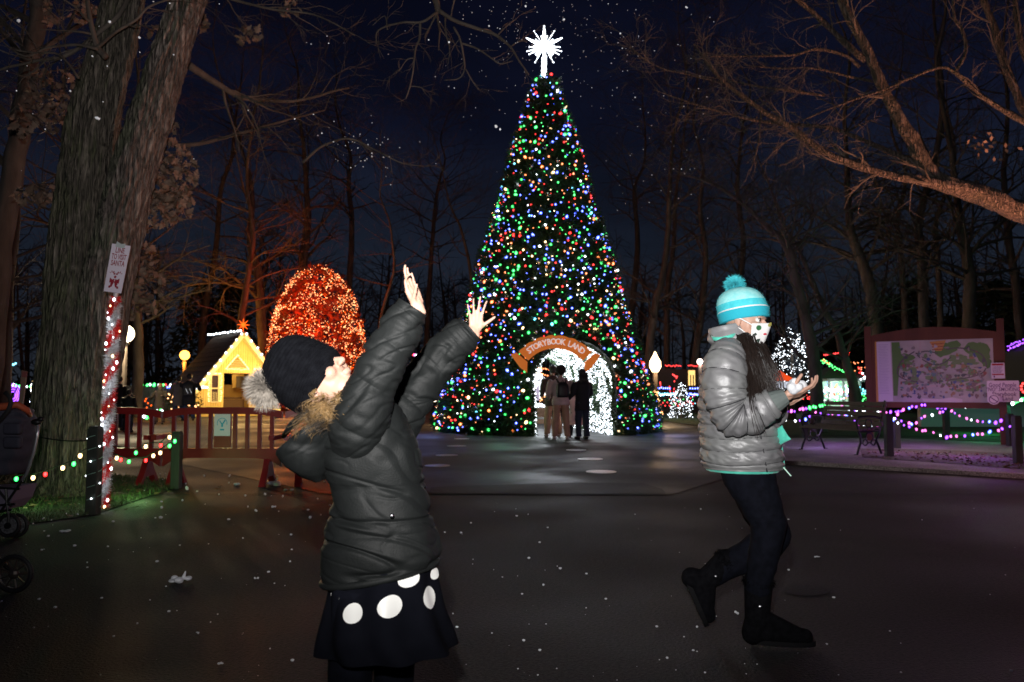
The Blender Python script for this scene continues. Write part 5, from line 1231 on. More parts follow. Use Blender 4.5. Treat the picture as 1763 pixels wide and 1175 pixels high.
for x0, x1, y in ((1185, 1212, 630), (1146, 1172, 630)):
    b = MB(); 
    for k in range(14): b.ball(P(x0 + (x1 - x0) * k / 13, y + rnd.gauss(0, .5), 37.6), .028, 5, 4)
    tag(b.build('light_row', BULB['red'], t), kind='stuff')
b = MB()
for k in range(34): q = rnd.choice(((1162, 640, 1160, 680), (1158, 645, 1166, 650), (1152, 660, 1154, 676), (1136, 655, 1138, 668), (1166, 648, 1163, 655))); f = rnd.random(); b.ball(P(q[0] + (q[2] - q[0]) * f, q[1] + (q[3] - q[1]) * f, 36), .03, 5, 4)
q = thing('red_light_arch', 'tall thin arch outline of red lights right of the lantern', 'decoration', V((P(1160, 672, 36).x, 36, 0))); tag(b.build('light_row', BULB['red'], q), kind='stuff'); m = MB(); m.tube([V((P(1161, 672, 36).x, 36.05, 0)), P(1160, 640, 36.05)], .02, 5); m.build('stake', BLACKM, q)
for i, (x0, lb) in enumerate(((1131, 'warm lit zigzag frame leaning beside the lantern pole'),)):
    a = P(x0 - 6, 716, 27); a.z = 0; q = thing('lit_easel', lb, 'decoration', a); b = MB(); m = MB()
    for (xa, ya), (xb, yb) in (((1120, 673), (1142, 714)), ((1122, 673), (1128, 700)), ((1131, 676), (1139, 712)), ((1120, 674), (1133, 676))):
        m.tube([P(xa, ya, 27), P(xb, yb, 27)], .02, 5)
        for k in range(14): b.ball(P(xa + (xb - xa) * k / 13, ya + (yb - ya) * k / 13, 26.95) + V((rnd.gauss(0, .03), 0, rnd.gauss(0, .03))), .022, 5, 4)
    m.build('frame', mk('cream_trim', (.8, .68, .42)), q); tag(b.build('light_row', BULB['gold'], q), kind='stuff')
    lamp('easel_light', P(1126, 690, 26.4), (1, .85, .6), 16, .2, q)
c = P(1116, 686, 24); t = thing('spotlight', 'small glaring white floodlight at the foot of the christmas tree', 'floodlight', (c.x, c.y, 0)); m = MB(); m.tube([(c.x, c.y, 0), c], .02, 6); m.build('stake', BLACKM, t); m = MB(); m.ball(c, (.09, .05, .10), 10, 7); m.build('lamp_head', BULB['white'], t, True)
# things seen through the arch
c = P(924, 672, 30); c.z = 0
t = thing('planter', 'planter of white glowing flowers seen through the arch', 'planter', P(936, 715, 29) * 1); m = MB(); p = P(934, 708, 28); m.box((p.x, 28, .28), (.62, .4, .36)); m.build('tub', mk('wood_tub', (.22, .12, .07), None, rough=.7), t); m = MB()
for k in range(60): m.ball((p.x + rnd.gauss(0, .13), 28 - .1 + rnd.gauss(0, .06), .52 + abs(rnd.gauss(0, .07))), .022, 5, 4)
tag(m.build('flowers', BULB['white'], t), kind='stuff')
t = thing('platform', 'low round wooden platform behind the arch', 'platform', V((P(930, 672, 26.5).x, 26.5, 0))); m = MB(); m.prism([(.55 * math.cos(k * PI / 10), .55 * math.sin(k * PI / 10)) for k in range(20)], Matrix.Translation((P(932, 672, 26.5).x, 26.8, .075)), .15); m.build('deck', MATS['wood_tub'], t); m = MB(); m.prism([(.58 * math.cos(k * PI / 10), .58 * math.sin(k * PI / 10)) for k in range(20)], Matrix.Translation((P(932, 672, 26.5).x, 26.8, .165)), .03); m.build('rim', CONC, t)
t = thing('white_canopy', 'tall white canopy panels with a painted-in glow beyond the arch', 'canopy', V((P(903, 672, 29).x, 29, 0)))
for x0, x1, y0, y1, y2, Yc in ((893, 906, 628, 640, 700, 29), (916, 927, 660, 664, 690, 31)):
    m = MB(); m.prism([(P(x0, 0, Yc).x, P(0, y2, Yc).z), (P(x1, 0, Yc).x, P(0, y2, Yc).z), (P(x1, 0, Yc).x, P(0, y1, Yc).z), (P(x0, 0, Yc).x, P(0, y0, Yc).z)], frame((0, Yc, 0), (1, 0, 0), (0, -1, 0)), .05); m.build('panel', mk('self_lit_canvas', (.7, .66, .8), None, rough=.7, emit=(.75, .65, 1), es=.35), t)  # canvas emits by itself to look lit; no lamp stands inside
m = MB(); m.tube([(P(907, 0, 28.9).x, 28.9, 0), P(907, 632, 28.9)], .03, 6); m.build('pole', mk('pale_pole', (.5, .5, .5)), t)
for lb, pts, n in (('upper warm string crossing behind the arch', [(905, 630), (930, 634), (950, 638), (975, 642)], 22), ('lower warm string crossing behind the arch', [(905, 640), (930, 643), (955, 652), (975, 655)], 20), ('amber string of lights low behind the arch', [(930, 664), (955, 662), (975, 660)], 12)):
    A = [P(x, y, 32) for x, y in pts]; string('string_lights', lb, A, n, ['orange', 'gold'], .03, 0, 'warm strings beyond the arch', 0, True, 3, False)
c = P(935, 690, 30); t = thing('lit_wreath_post', 'dark post ringed with yellow lights beyond the arch', 'post', (c.x, c.y, 0)); m = MB(); m.tube([(c.x, c.y, 0), P(935, 665, 30)], .06, 6); m.build('post', BLACKM, t); m = MB()
for k in range(16): m.ball(c + V((.11 * math.cos(k), -.07, .0 + rnd.uniform(-.05, .35))), .024, 5, 4)
tag(m.build('small_bulbs', BULB['gold'], t), kind='stuff')
# left background ----------------------------------------------------
def ring_display(name, label, c, rx, rz, col, n, r, arcs=1, extra=None):
    t = thing(name, label, 'light display', V((c.x, c.y, 0))); b = MB(); m = MB(); m.tube([(c.x, c.y + .05, 0), c + V((0, .05, rz))], .025, 5); m.build('stake', BLACKM, t)
    for j in range(arcs):
        for k in range(n): a = 2 * PI * k / n; f = 1 - j * .22; b.ball(c + V((rx * f * math.cos(a), 0, rz * f * math.sin(a))), r, 5, 4)
    tag(b.build('light_ring', BULB[col], t), kind='stuff')
    if extra:
        b = MB()
        for (xa, ya), (xb, yb) in extra[1]:
            for k in range(12): b.ball(P(xa + (xb - xa) * k / 11, ya + (yb - ya) * k / 11, c.y - .05), r * .9, 5, 4)
        tag(b.build('light_spokes', BULB[extra[0]], t), kind='stuff')
    return t
ring_display('carriage_light_display', 'blue purple wheel of lights peeking out right of the oak trunk', P(164, 685, 26), .30, .40, 'blue', 60, .02, 2, ('purple', [((157, 700), (168, 668)), ((158, 672), (166, 700)), ((155, 685), (172, 680))]))
lamp('display_glow', P(164, 684, 25.6), (.35, .3, 1), 20, .2)
b = MB(); t = thing('orange_light_display', 'zigzag of orange lights just right of the oak trunk', 'light display', V((P(174, 672, 27).x, 27, 0)))
for (xa, ya), (xb, yb) in (((168, 664), (180, 656)), ((170, 668), (178, 658)), ((172, 662), (180, 668)), ((176, 668), (180, 656)), ((156, 692), (164, 700))):
    for k in range(10): b.ball(P(xa + (xb - xa) * k / 9, ya + (yb - ya) * k / 9, 27), .018, 5, 4)
tag(b.build('light_lines', BULB['fire'], t), kind='stuff'); m = MB(); m.tube([(P(174, 0, 27).x, 27.05, 0), P(174, 660, 27.05)], .02, 5); m.build('stake', BLACKM, t)
ring_display('purple_light_panel', 'purple tangle of lights with a white curved edge left of the oak', P(22, 681, 26), .26, .36, 'purple', 60, .022, 4)
b = MB()
for k in range(18): a = -PI / 2 + PI * k / 17; b.ball(P(25, 681, 25.9) + V((.22 + .05 * math.cos(a), 0, .38 * math.sin(a))), .026, 5, 4)
q = thing('light_crescent', 'white crescent of lights on the edge of the purple light panel', 'light display', V((P(30, 672, 25.9).x, 25.9, 0))); tag(b.build('light_row', BULB['warm'], q), kind='stuff'); m = MB(); m.tube([(P(29, 0, 25.95).x, 25.95, 0), P(29, 668, 25.95)], .02, 5); m.build('stake', BLACKM, q)
string('string_lights', 'green string above the purple panel left of the oak', [P(16, 662, 27), P(40, 667, 27), P(58, 664, 27)], 9, ['green', 'white', 'green'], .034, 0, 'strings of red and green lights behind the barriers', 0)
string('string_lights', 'red and green string along the grey wall left of the cottage', [P(228, 665, 35), P(262, 663, 35), P(290, 663, 35), P(318, 667, 35)], 13, ['green', 'green', 'red', 'white'], .055, 0, 'strings of red and green lights behind the barriers', 0)
string('string_lights', 'green and white lights low between the barriers', [P(240, 714, 20), P(258, 722, 20), P(272, 705, 20), P(300, 716, 20)], 12, ['green', 'white', 'green'], .03, 0, 'strings of red and green lights behind the barriers', 0)
string('string_lights', 'white and green lights climbing the bush beside the leaning sign', [P(58, 656, 26), P(54, 668, 26), P(56, 685, 26), P(53, 692, 26)], 12, ['white', 'green', 'white', 'warm'], .03, 0, 'strings of red and green lights behind the barriers', 0)
q = thing('blue_lamp', 'tiny pair of blue white lights high left of the oak', 'light', V((P(23, 672, 30).x, 30, 0))); b = MB(); b.ball(P(20, 628, 30), (.13, .05, .05), 8, 5); b.ball(P(27, 626, 30), .04, 6, 4); b.build('lens', BULB['cyan'], q); m = MB(); m.tube([(P(23, 0, 30).x, 30.05, 0), P(23, 628, 30.05)], .02, 5); m.build('pole', BLACKM, q)
q = thing('leaning_sign', 'pale narrow board leaning just left of the oak trunk', 'sign', V((P(64, 672, 14).x, 14, 0))); m = MB(); m.prism([(-.04, P(0, 742, 14).z), (.03, P(0, 742, 14).z), (.11, P(0, 640, 14).z), (.02, P(0, 638, 14).z)], frame((P(60, 0, 14).x, 14, 0), (1, 0, 0), (0, -1, 0)), .03); m.build('panel', mk('beige_board', (.5, .42, .32), None, rough=.6), q); m = MB(); m.box((P(66, 0, 13.97).x, 13.975, P(0, 645, 14).z), (.09, .01, .1)); m.build('red_label', mk('pink_label', (.5, .2, .2), None, rough=.6), q)
# grey wall behind barriers
q = thing('garden_wall', 'long low grey wall behind the barriers topped by a string of lights', 'wall', V((P(272, 672, 36).x, 36, 0))); m = MB(); xa, xb = P(215, 0, 36).x, P(335, 0, 36).x
nb = 12
for k in range(nb): m = MB(); m.box((xa + (xb - xa) * (k + .5) / nb, 36, .62), ((xb - xa) / nb - .02, .12, 1.24)); m.build('panel', mk('grey_fence', (.16, .13, .10), (.22, .18, .15), 2, .8), q)
m = MB(); m.box(((xa + xb) / 2, 36, 1.27), (xb - xa, .18, .06)); m.build('capping', MATS['grey_fence'], q)
# bright ground reflection source by the cottage: low lantern box under its right corner
q = thing('lit_lantern_box', 'bright yellow lantern box low beside the red barrier and the hood', 'lantern', V((P(476, 672, 30).x, 30, 0))); p = P(476, 722, 30); m = MB(); m.box((p.x, 30, .25), (.22, .22, .3)); m.build('glass', glow('lantern_yellow', (1, .6, .1), 1.2), q); m = MB(); m.box((p.x, 30, .43), (.28, .28, .05)); m.box((p.x, 30, .07), (.28, .28, .06)); m.build('case', BLACKM, q)
b = MB()
for k in range(8): b.ball(P(470 + k * 1.8, 714, 29.8), .035, 5, 4)
b.build('lights', BULB['white'], q)
# distant lights seen between the raised arms
string('string_lights', 'pink and white lights far off between the raised arms', [P(708, 610, 50), P(718, 613, 50), P(728, 616, 50)], 9, ['pink', 'red', 'white'], .05, 0, 'far lights left of the christmas tree', 0)
string('string_lights', 'blue and white lights far off between the raised arms', [P(695, 645, 50), P(712, 632, 50), P(728, 620, 50)], 9, ['white', 'cyan', 'red'], .05, 0, 'far lights left of the christmas tree', 0)
q = thing('far_lamp', 'tiny round white lamp visible between the raised arms', 'light', V((P(688, 672, 40).x, 40, 0))); b = MB(); b.ball(P(688, 655, 40), .12, 8, 6); b.build('globe', BULB['warm'], q); m = MB(); m.tube([(P(688, 0, 40).x, 40, 0), P(688, 658, 40)], .03, 5); m.build('pole', BLACKM, q)
q = thing('market_stall', 'low lit stall just left of the christmas tree base', 'stall', V((P(757, 672, 26).x, 26, 0))); m = MB(); p = P(756, 690, 26); m.box((p.x, 26, p.z), (.36, .3, .07)); m.build('lit_top', BULB['warm'], q); m = MB(); m.box((p.x, 26, p.z / 2), (.05, .05, p.z)); m.build('leg', BLACKM, q); lamp('stall_light', (p.x, 25.8, p.z - .15), (1, .6, .25), 14, .1, q)
# ------------------------------------------------------------------ small and middle-distance people
SKIN = mk('skin', (.52, .30, .22), (.58, .35, .26), 9, .5, spec=.4)
def cloth(name, c, rough=.8, **k): return mk(name, c, tuple(min(1, x * 1.35) for x in c), 6, rough, bump=.004, bscale=30, **k)
def folk(label, base, h, yaw, coat, trousers, hair, shoes, lean=0, coat_len=.50, hairlong=.0, arms=((.1, .0), (.1, .0)), wide=1.0, group='visitors in the background', hat=None, stance=.1, skirt=0):
    """standing figure of height h at base facing yaw; arms = (forward, outward) swing of each hand"""
    base = V(base); base.z = 0; t = thing('person', label, 'person', base, group)
    Rz = Matrix.Rotation(yaw, 3, 'Z')
    def Q(x, y, z): return base + Rz @ V((x * h, y * h, z * h))    # x right, y forward
    b = MB(); sh = .125 * wide
    hd = Q(0, .01 + lean, .925); b.ball(hd, (.045 * h, .055 * h, .068 * h), 12, 9, Rz); b.cap(Q(0, .0 + lean, .87), Q(0, 0, .8), .026 * h, .03 * h, 8); b.ball(Q(0, .062 + lean, .92), .012 * h, 6, 5)
    b.cap(Q(0, 0, .76), Q(0, 0, .55), .085 * h, .08 * h, 10); hands = []
    for sg, (fw, ow) in zip((-1, 1), arms):
        s = Q(sg * sh, 0, .79); el = Q(sg * (sh + .02 + ow * .5), fw * .3 - .02, .63 + max(fw, 0) * .10); ha = Q(sg * (sh + ow), fw, .49 + abs(fw) * .7)
        b.cap(s, el, .028 * h, .022 * h, 8); b.cap(el, ha, .02 * h, .015 * h, 8); d = (ha - el).normalized()
        for f in range(4): b.cap(ha, ha + d * .05 * h + Rz @ V(((f - 1.5) * .009 * h, 0, 0)), .009 * h, .006 * h, 5)
        b.cap(ha, ha + d * .025 * h + Rz @ V((-sg * .02 * h, .01 * h, 0)), .008 * h, .006 * h, 5); hands.append((s, el, ha))
    for sg in (-1, 1):
        hp = Q(sg * .045, 0, .52); kn = Q(sg * (.05 + stance * .2), .01, .28); an = Q(sg * (.05 + stance * .4), -.01, .05); b.cap(hp, kn, .05 * h, .035 * h, 8); b.cap(kn, an, .034 * h, .022 * h, 8); b.cap(an, Q(sg * (.05 + stance * .4), .07, .02), .022 * h, .018 * h, 6)
    fuse('body', b, .011 * h, SKIN, t, 2)
    W3 = lambda r: (Rz @ V((r, 0, 0)) * h, Rz @ V((0, 1, 0)) * h)
    def rg_(z, rx, ry, y=0): a, c = W3(rx); return (Q(0, y, z), a, c * ry)
    nz_ = lambda k: (lambda u, v, p: .012 * h * noise.noise(p * (9 / h) + V((k, 0, 0))))
    bot = .83 - coat_len; fl = skirt
    loft('coat', [rg_(bot, .115 * wide + fl, .095 + fl * .8), rg_(bot + .06, .115 * wide + fl * .7, .095), rg_(.56, .108 * wide, .088), rg_(.68, .115 * wide, .09), rg_(.77, .128 * wide, .088), rg_(.815, .09, .065, lean * .4), rg_(.85, .045, .045, lean * .8)], 28, 24, coat, t, nz_(1))
    for s, el, ha in hands:
        r = .045 * h; wr = el.lerp(ha, .92); loft('sleeve', path_rings([s + (el - s) * -.1, s.lerp(el, .5), el, el.lerp(wr, .5), wr], [r * .8, r, r * .86, r * .75, r * .6], (0, 1, 0) if abs((el - s).normalized().y) < .9 else (1, 0, 0)), 14, 14, coat, t, nz_(3))
    for sg in (-1, 1):
        hp = Q(sg * .048, 0, .53); kn = Q(sg * (.052 + stance * .2), .01, .28); an = Q(sg * (.05 + stance * .4), -.01, .045); a, c = W3(1)
        loft('trouser_leg', [(p, a * rx, c * ry) for p, rx, ry in ((hp, .062, .07), (hp.lerp(kn, .5), .055, .06), (kn, .047, .05), (kn.lerp(an, .6), .043, .045), (an, .04, .042))], 14, 14, trousers, t, nz_(5))
        f = MB(); f.ball(an + Rz @ V((0, .035 * h, -.022 * h)), (.028 * h, .068 * h, .026 * h), 10, 7, Rz); f.build('shoe', shoes, t, True)
    if hair is not None:
        hm = MB(); hm.ball(hd + Rz @ V((0, -.012 * h, .012 * h)), (.056 * h, .062 * h, .066 * h), 14, 10, Rz)
        if hairlong: 
            for k in range(9): a = (k - 4) * .012 * h; hm.cap(hd + Rz @ V((a, -.035 * h, 0)), hd + Rz @ V((a * 1.5, -.055 * h - .01 * h * (k % 2), -hairlong * h)), .026 * h, .016 * h, 6)
        hm.build('hair', hair, t, True)
    if hat: m = MB(); m.ball(hd + V((0, 0, .03 * h)), (.06 * h, .064 * h, .055 * h), 14, 8, Rz); m.ball(hd + V((0, 0, .09 * h)), .02 * h, 8, 6); m.build('hat', hat, t, True)
    return t, Q, Rz
HB = mk('black_hair', (.012, .010, .010), (.03, .024, .02), 20, .6, stretch=(3, 3, .5)); SHB = mk('black_shoe', (.012, .012, .014), None, rough=.4); SHW = mk('pale_shoe', (.55, .42, .42), None, rough=.5)
KH = cloth('khaki_cloth', (.44, .25, .17)); DN = cloth('dark_denim', (.018, .024, .045)); BLK = cloth('black_cloth', (.012, .012, .015)); GRY = cloth('pale_hoodie', (.55, .40, .38)); PNK = cloth('pale_pink_coat', (.62, .42, .40)); BRN = cloth('brown_coat', (.06, .035, .03)); WC = cloth('white_coat', (.5, .42, .46))
def at(px, py): return G(px, py)
b1 = at(966, 757); t, Q, Rz = folk('adult in pale hoodie and khaki trousers seen from behind, wearing the backpack', b1, 1.63, .12, GRY, KH, mk('afro_hair', (.02, .014, .012), None, rough=.95), SHW, wide=1.08, arms=((.10, .02), (.16, .03)), group='visitors at the arch', coat_len=.36)
h = 1.63; m = MB(); m.ball(Q(0, -.01, .955), (.075 * h, .075 * h, .07 * h), 14, 10); m.build('afro', MATS['afro_hair'], t, True)
bp = thing('backpack', 'black backpack on the back of the adult in khaki trousers', 'backpack', Q(0, -.12, .68)); a, c = Rz @ V((1, 0, 0)) * h, Rz @ V((0, 1, 0)) * h
loft('bag', [(Q(0, -.125, z), a * rx, c * ry) for z, rx, ry in ((.575, .07, .045), (.60, .085, .062), (.68, .085, .066), (.75, .075, .055), (.785, .045, .03))], 24, 16, mk('black_nylon', (.010, .010, .013), None, rough=.5), bp, None, .6)
for s in (-1, 1): m = MB(); m.tube([Q(s * .05, -.09, .78), Q(s * .07, -.02, .83), Q(s * .075, .06, .80)], .014 * h, 6); m.build('strap', MATS['black_nylon'], bp)
m = MB(); m.tube([Q(-.015, -.13, .78), Q(0, -.135, .81), Q(.015, -.13, .78)], .006 * h, 5); m.build('handle', MATS['black_nylon'], bp)
folk('adult in dark top and khaki trousers half hidden behind the backpack wearer', at(952, 753), 1.7, .3, BRN, KH, HB, SHW, group='visitors at the arch', coat_len=.40, arms=((.1, 0), (.2, .02)))
folk('adult with long black hair and black coat at the right side of the arch', at(1003, 757), 1.58, .55, BLK, DN, HB, SHB, hairlong=.16, group='visitors at the arch', coat_len=.42, arms=((.12, .03), (.1, 0)), stance=.06)
folk('small child in pale pink coat and black leggings between the adults', at(990, 754), 1.12, .2, PNK, BLK, mk('brown_hair', (.05, .03, .02), None, rough=.7), SHW, group='visitors at the arch', coat_len=.56, skirt=.10, arms=((.1, .02), (.25, .05)), stance=.12)
folk('person in dark brown coat standing inside the left side of the arch', at(899, 733), 1.68, -.9, BRN, cloth('tan_trousers', (.20, .14, .11)), HB, SHB, wide=1.1, coat_len=.42)
folk('small child in white coat and hood standing beyond the arch', at(911, 723), 1.12, PI, WC, BLK, mk('black_hair', (.01, .01, .01)), SHB, coat_len=.45)
folk('person in black jacket seen in profile just right of the tinsel pole', P(205, 672, 22), 1.50, -.4, BLK, cloth('navy_trousers', (.02, .025, .045)), HB, SHB, group='visitors behind the barriers', arms=((.2, 0), (.2, 0)))
folk('crouching small figure in dark blue beside the black jacket visitor', P(222, 672, 21), 1.12, -.2, BLK, DN, HB, SHB, group='visitors behind the barriers', wide=1.2)
t, Q, Rz = folk('small person holding glowing red lights before the grey wall', P(276, 672, 26), 1.32, PI, cloth('olive_coat', (.06, .05, .035)), BRN, mk('blond_hair_lit', (.45, .25, .08), None, rough=.6), SHB, group='visitors behind the barriers', arms=((.3, .05), (.2, .1)))
m = MB(); p = Q(.18, .2, .62)
for k in range(7): m.ball(p + V((rnd.gauss(0, .05), -.1, -k * .07)), .028, 6, 4)
q = thing('light_wand', 'bunch of red and orange lights in the hand of the small person', 'toy', p); m.build('lights', BULB['fire'], q); m = MB(); m.tube([p + V((0, -.06, .06)), p + V((0, -.06, -.45))], .012, 5); m.build('handle', BLACKM, q)
folk('adult in grey coat left of the cottage beside the person with the striped bag', P(308, 672, 29), 1.62, .5, cloth('grey_coat', (.09, .08, .075)), cloth('blue_trousers', (.03, .05, .09)), HB, SHB, group='visitors behind the barriers', wide=1.1)
t, Q, Rz = folk('tall adult in black with white striped bag at the left corner of the cottage', P(326, 672, 29), 1.70, .4, BLK, cloth('blue_trousers', (.03, .05, .09)), HB, SHB, group='visitors behind the barriers', wide=1.2, arms=((.35, .05), (.3, .08)))
q = thing('shoulder_bag', 'dark bag with two white reflective strips on the back of the tall adult', 'bag', Q(-.05, -.13, .62)); m = MB(); m.box(Q(-.03, -.14, .64), (.3, .12, .34), Rz); m.build('bag', MATS['black_nylon'], q)
for s in (-.075, .0): m = MB(); m.bar(Q(s, -.19, .68), Q(s + .045, -.19, .58), .025, .012); m.build('reflective_strip', mk('self_lit_strip', (.85, .88, .95), None, rough=.3, emit=(.8, .9, 1), es=.5), q)  # emission imitates the light these strips throw back

# ------------------------------------------------------------------ strollers at the left edge
def stroller1():
    b = G(-30, 925); Y = b.y; t = thing('stroller', 'navy stroller with orange trim and black foam handle at the left edge', 'stroller', b)
    FB = cloth('navy_fabric', (.030, .030, .048)); OT = mk('orange_trim', (.40, .08, .03), None, rough=.6); AL = mk('alloy_tube', (.55, .55, .6), None, rough=.3, metal=.8); LV = mk('lilac_fabric', (.20, .17, .24), None, rough=.8); RB = mk('tyre_rubber', (.015, .015, .017), None, rough=.6)
    q = lambda x, y, dy=0: P(x, y, Y + dy)
    # seat shell
    rings = []
    for y, x0, x1 in ((815, -110, 36), (790, -115, 46), (760, -120, 52), (730, -118, 54), (712, -112, 50), (702, -105, 42)):
        c = q((x0 + x1) / 2, y); r = (x1 - x0) / 2 * Y / FPX; rings.append((c, V((r, 0, 0)), V((0, .20, 0))))
    loft('seat_shell', rings, 40, 40, FB, t, lambda u, v, p: .012 * noise.noise(p * 9) + .008 * math.sin(v * 30), .7)
    m = MB(); m.tube([q(-90, 690, -.2), q(-20, 704, -.21), (q(8, 700, -.21)), q(30, 697, -.2), q(46, 706, -.16), q(52, 716, -.05)], [.03, .03, .028, .026, .022, .016], 8); m.build('canopy_edge', OT, t, True)
    for y0 in (728, 752):
        m = MB(); c = q(22, y0 + 10, -.205); m.box(c, (.13, .05, .085)); o = m.build('pocket', FB, t); bv = o.modifiers.new('b', 'BEVEL'); bv.width = .02; bv.segments = 3
    m = MB(); m.tube([q(-20, 745, -.15), q(2, 722, -.24), q(14, 708, -.25), q(19, 694, -.25), q(17, 684, -.25), q(9, 676, -.24)], [.016] * 6, 9); m.build('handle', mk('foam_grip', (.012, .012, .014), None, rough=.8), t, True)
    m = MB(); m.tube([q(66, 726, -.1), q(64, 752, -.1), q(58, 780, -.1), q(46, 816, -.1), q(30, 838, -.1)], .011, 8); m.build('frame_tube', AL, t, True)
    m = MB(); m.ball(q(63, 727, -.1), (.04, .03, .025), 10, 7); m.ball(q(70, 722, -.1), (.025, .02, .02), 8, 6); m.build('hinge', BLACKM, t, True)
    m = MB(); pl = [(q(x, y, -.15).x, q(x, y, -.15).z) for x, y in ((-60, 842), (32, 838), (24, 862), (10, 878), (-60, 884))]; m.prism([(a, z) for a, z in pl], frame((0, Y - .05, 0), (1, 0, 0), (0, -1, 0)), .26); m.build('basket', LV, t)
    m = MB()
    for a_, b_ in (((38, 828), (2, 880)), ((34, 842), (-50, 838)), ((26, 868), (-50, 874)), ((-10, 836), (20, 872)), ((20, 878), (-40, 886)), ((10, 842), (14, 885))): m.tube([q(*a_, -.19), q(*b_, -.19)], .009, 6)
    m.tube([q(15, 885, -.15), q(15, 900, -.15)], .012, 6); m.build('chassis', BLACKM, t)
    for x, dy in ((15, -.14), (29, -.02), (-120, -.14), (-106, -.02)):
        c = q(x, 905, dy); r = 17.5 * Y / FPX; m = MB(); m.tube([c + V((r * math.cos(a), 0, r * math.sin(a))) for a in [k * PI / 12 for k in range(25)]], .014, 8, False); w_ = m.build('wheel', RB, t, True)
        m = MB(); m.prism([(r * .78 * math.cos(k * PI / 10), r * .78 * math.sin(k * PI / 10)) for k in range(20)], frame(c, (1, 0, 0), (0, -1, 0)), .014); m.build('rim', mk('grey_rim', (.22, .22, .24), (.06, .06, .06), 60, .4), w_)
        m = MB(); m.prism([(r * .3 * math.cos(k * PI / 8), r * .3 * math.sin(k * PI / 8)) for k in range(16)], frame(c - V((0, .01, 0)), (1, 0, 0), (0, -1, 0)), .02); m.build('hub', BLACKM, w_)
stroller1()
b = G(-60, 1022); Y = b.y; t = thing('stroller', 'second stroller low at the left edge showing a black spoked wheel', 'stroller', b); RB = MATS['tyre_rubber']
for x, dy in ((24, 0), (-150, .1)):
    c = P(x, 987, Y + dy); r = 29 * Y / FPX; c.z = r + .012; m = MB(); m.tube([c + V((r * math.cos(a), 0, r * math.sin(a))) for a in [k * PI / 14 for k in range(29)]], .013, 8, False); w_ = m.build('wheel', RB, t, True); m = MB()
    for k in range(9): a = 2 * PI * k / 9; m.tube([c, c + V((r * math.cos(a), 0, r * math.sin(a)))], .005, 5)
    m.tube([c + V((r * .86 * math.cos(a), 0, r * .86 * math.sin(a))) for a in [k * PI / 14 for k in range(29)]], .006, 6, False); m.ball(c, (.03, .02, .03), 10, 6); m.build('spokes', mk('dull_rim', (.10, .08, .07), None, rough=.4, metal=.5), w_)
m = MB(); m.tube([P(24, 987, Y + .05), P(-40, 930, Y + .05), P(-120, 880, Y + .05)], .012, 8); m.tube([P(-150, 987, Y + .05), P(-60, 930, Y + .05)], .012, 8); m.build('frame_tube', BLACKM, t)
loft('seat_shell', [(P(-120, y, Y + .05), V((r * Y / FPX, 0, 0)), V((0, .16, 0))) for y, r in ((940, 30), (900, 60), (850, 62), (800, 50))], 20, 14, cloth('black_cloth', (.012, .012, .015)), t)

# ------------------------------------------------------------------ foam snow
SNOW = mk('foam_snow', (.78, .80, .84), None, rough=.6)
rg = random.Random(66)
def flake(m, p, r):
    m.ball(p, (r * rg.uniform(.6, 1.3), r * rg.uniform(.6, 1.2), r * rg.uniform(.5, 1)), 5, 4, Matrix.Rotation(rg.uniform(0, 3), 3, 'X') @ Matrix.Rotation(rg.uniform(0, 3), 3, 'Z'))
m = MB()
for k in range(330):
    x, y = rg.gauss(960, 105), abs(rg.gauss(0, 1)) * 95 - 5
    if rg.random() < .12: x, y = rg.uniform(1060, 1220), rg.uniform(120, 380)
    Y = rg.uniform(4.5, 10); flake(m, P(x, y, Y), rg.uniform(.5, 1.25) * Y / FPX)
for k in range(46): Y = rg.uniform(5, 8); flake(m, P(rg.gauss(625, 38), rg.gauss(250, 26), Y), rg.uniform(.7, 1.7) * Y / FPX)
for k in range(26): Y = rg.uniform(2.5, 6); flake(m, P(rg.uniform(0, 700), rg.uniform(0, 330), Y), rg.uniform(.8, 1.5) * Y / FPX)
for x, y, r in ((168, 204, 4.2), (121, 157, 3), (159, 97, 2.5), (189, 38, 3), (240, 65, 3.2), (32, 36, 3), (854, 218, 3.6), (861, 223, 2.5), (1182, 13, 3), (738, 69, 2.2), (773, 73, 2.4), (905, 11, 2.6), (971, 34, 2.2), (1068, 58, 2), (842, 45, 2)): Y = 4.5; flake(m, P(x, y, Y), r * Y / FPX)
tag(m.build('falling_snow', SNOW), 'small white foam snowflakes drifting through the air', kind='stuff')
m = MB()
for k in range(290):
    x = rg.uniform(0, 1763); y = 850 + 325 * rg.random() ** .9
    if x > 1400 and rg.random() < .7: continue
    p = G(x, y); r = rg.uniform(.3, 1.2) ** 2 * .0060 * (p.y / 3) ** .6; p.z = .006 + r * .3; m.ball(p, (r, r * rg.uniform(.6, 1.2), r * .6), 5, 4, Matrix.Rotation(rg.uniform(0, 3), 3, 'Z'))
for k in range(55): p = G(rg.uniform(60, 700), rg.uniform(810, 900)); p.z = .02; flake(m, p, rg.uniform(.006, .016))
tag(m.build('fallen_snow', SNOW), 'specks of white foam snow scattered over the asphalt', kind='stuff')
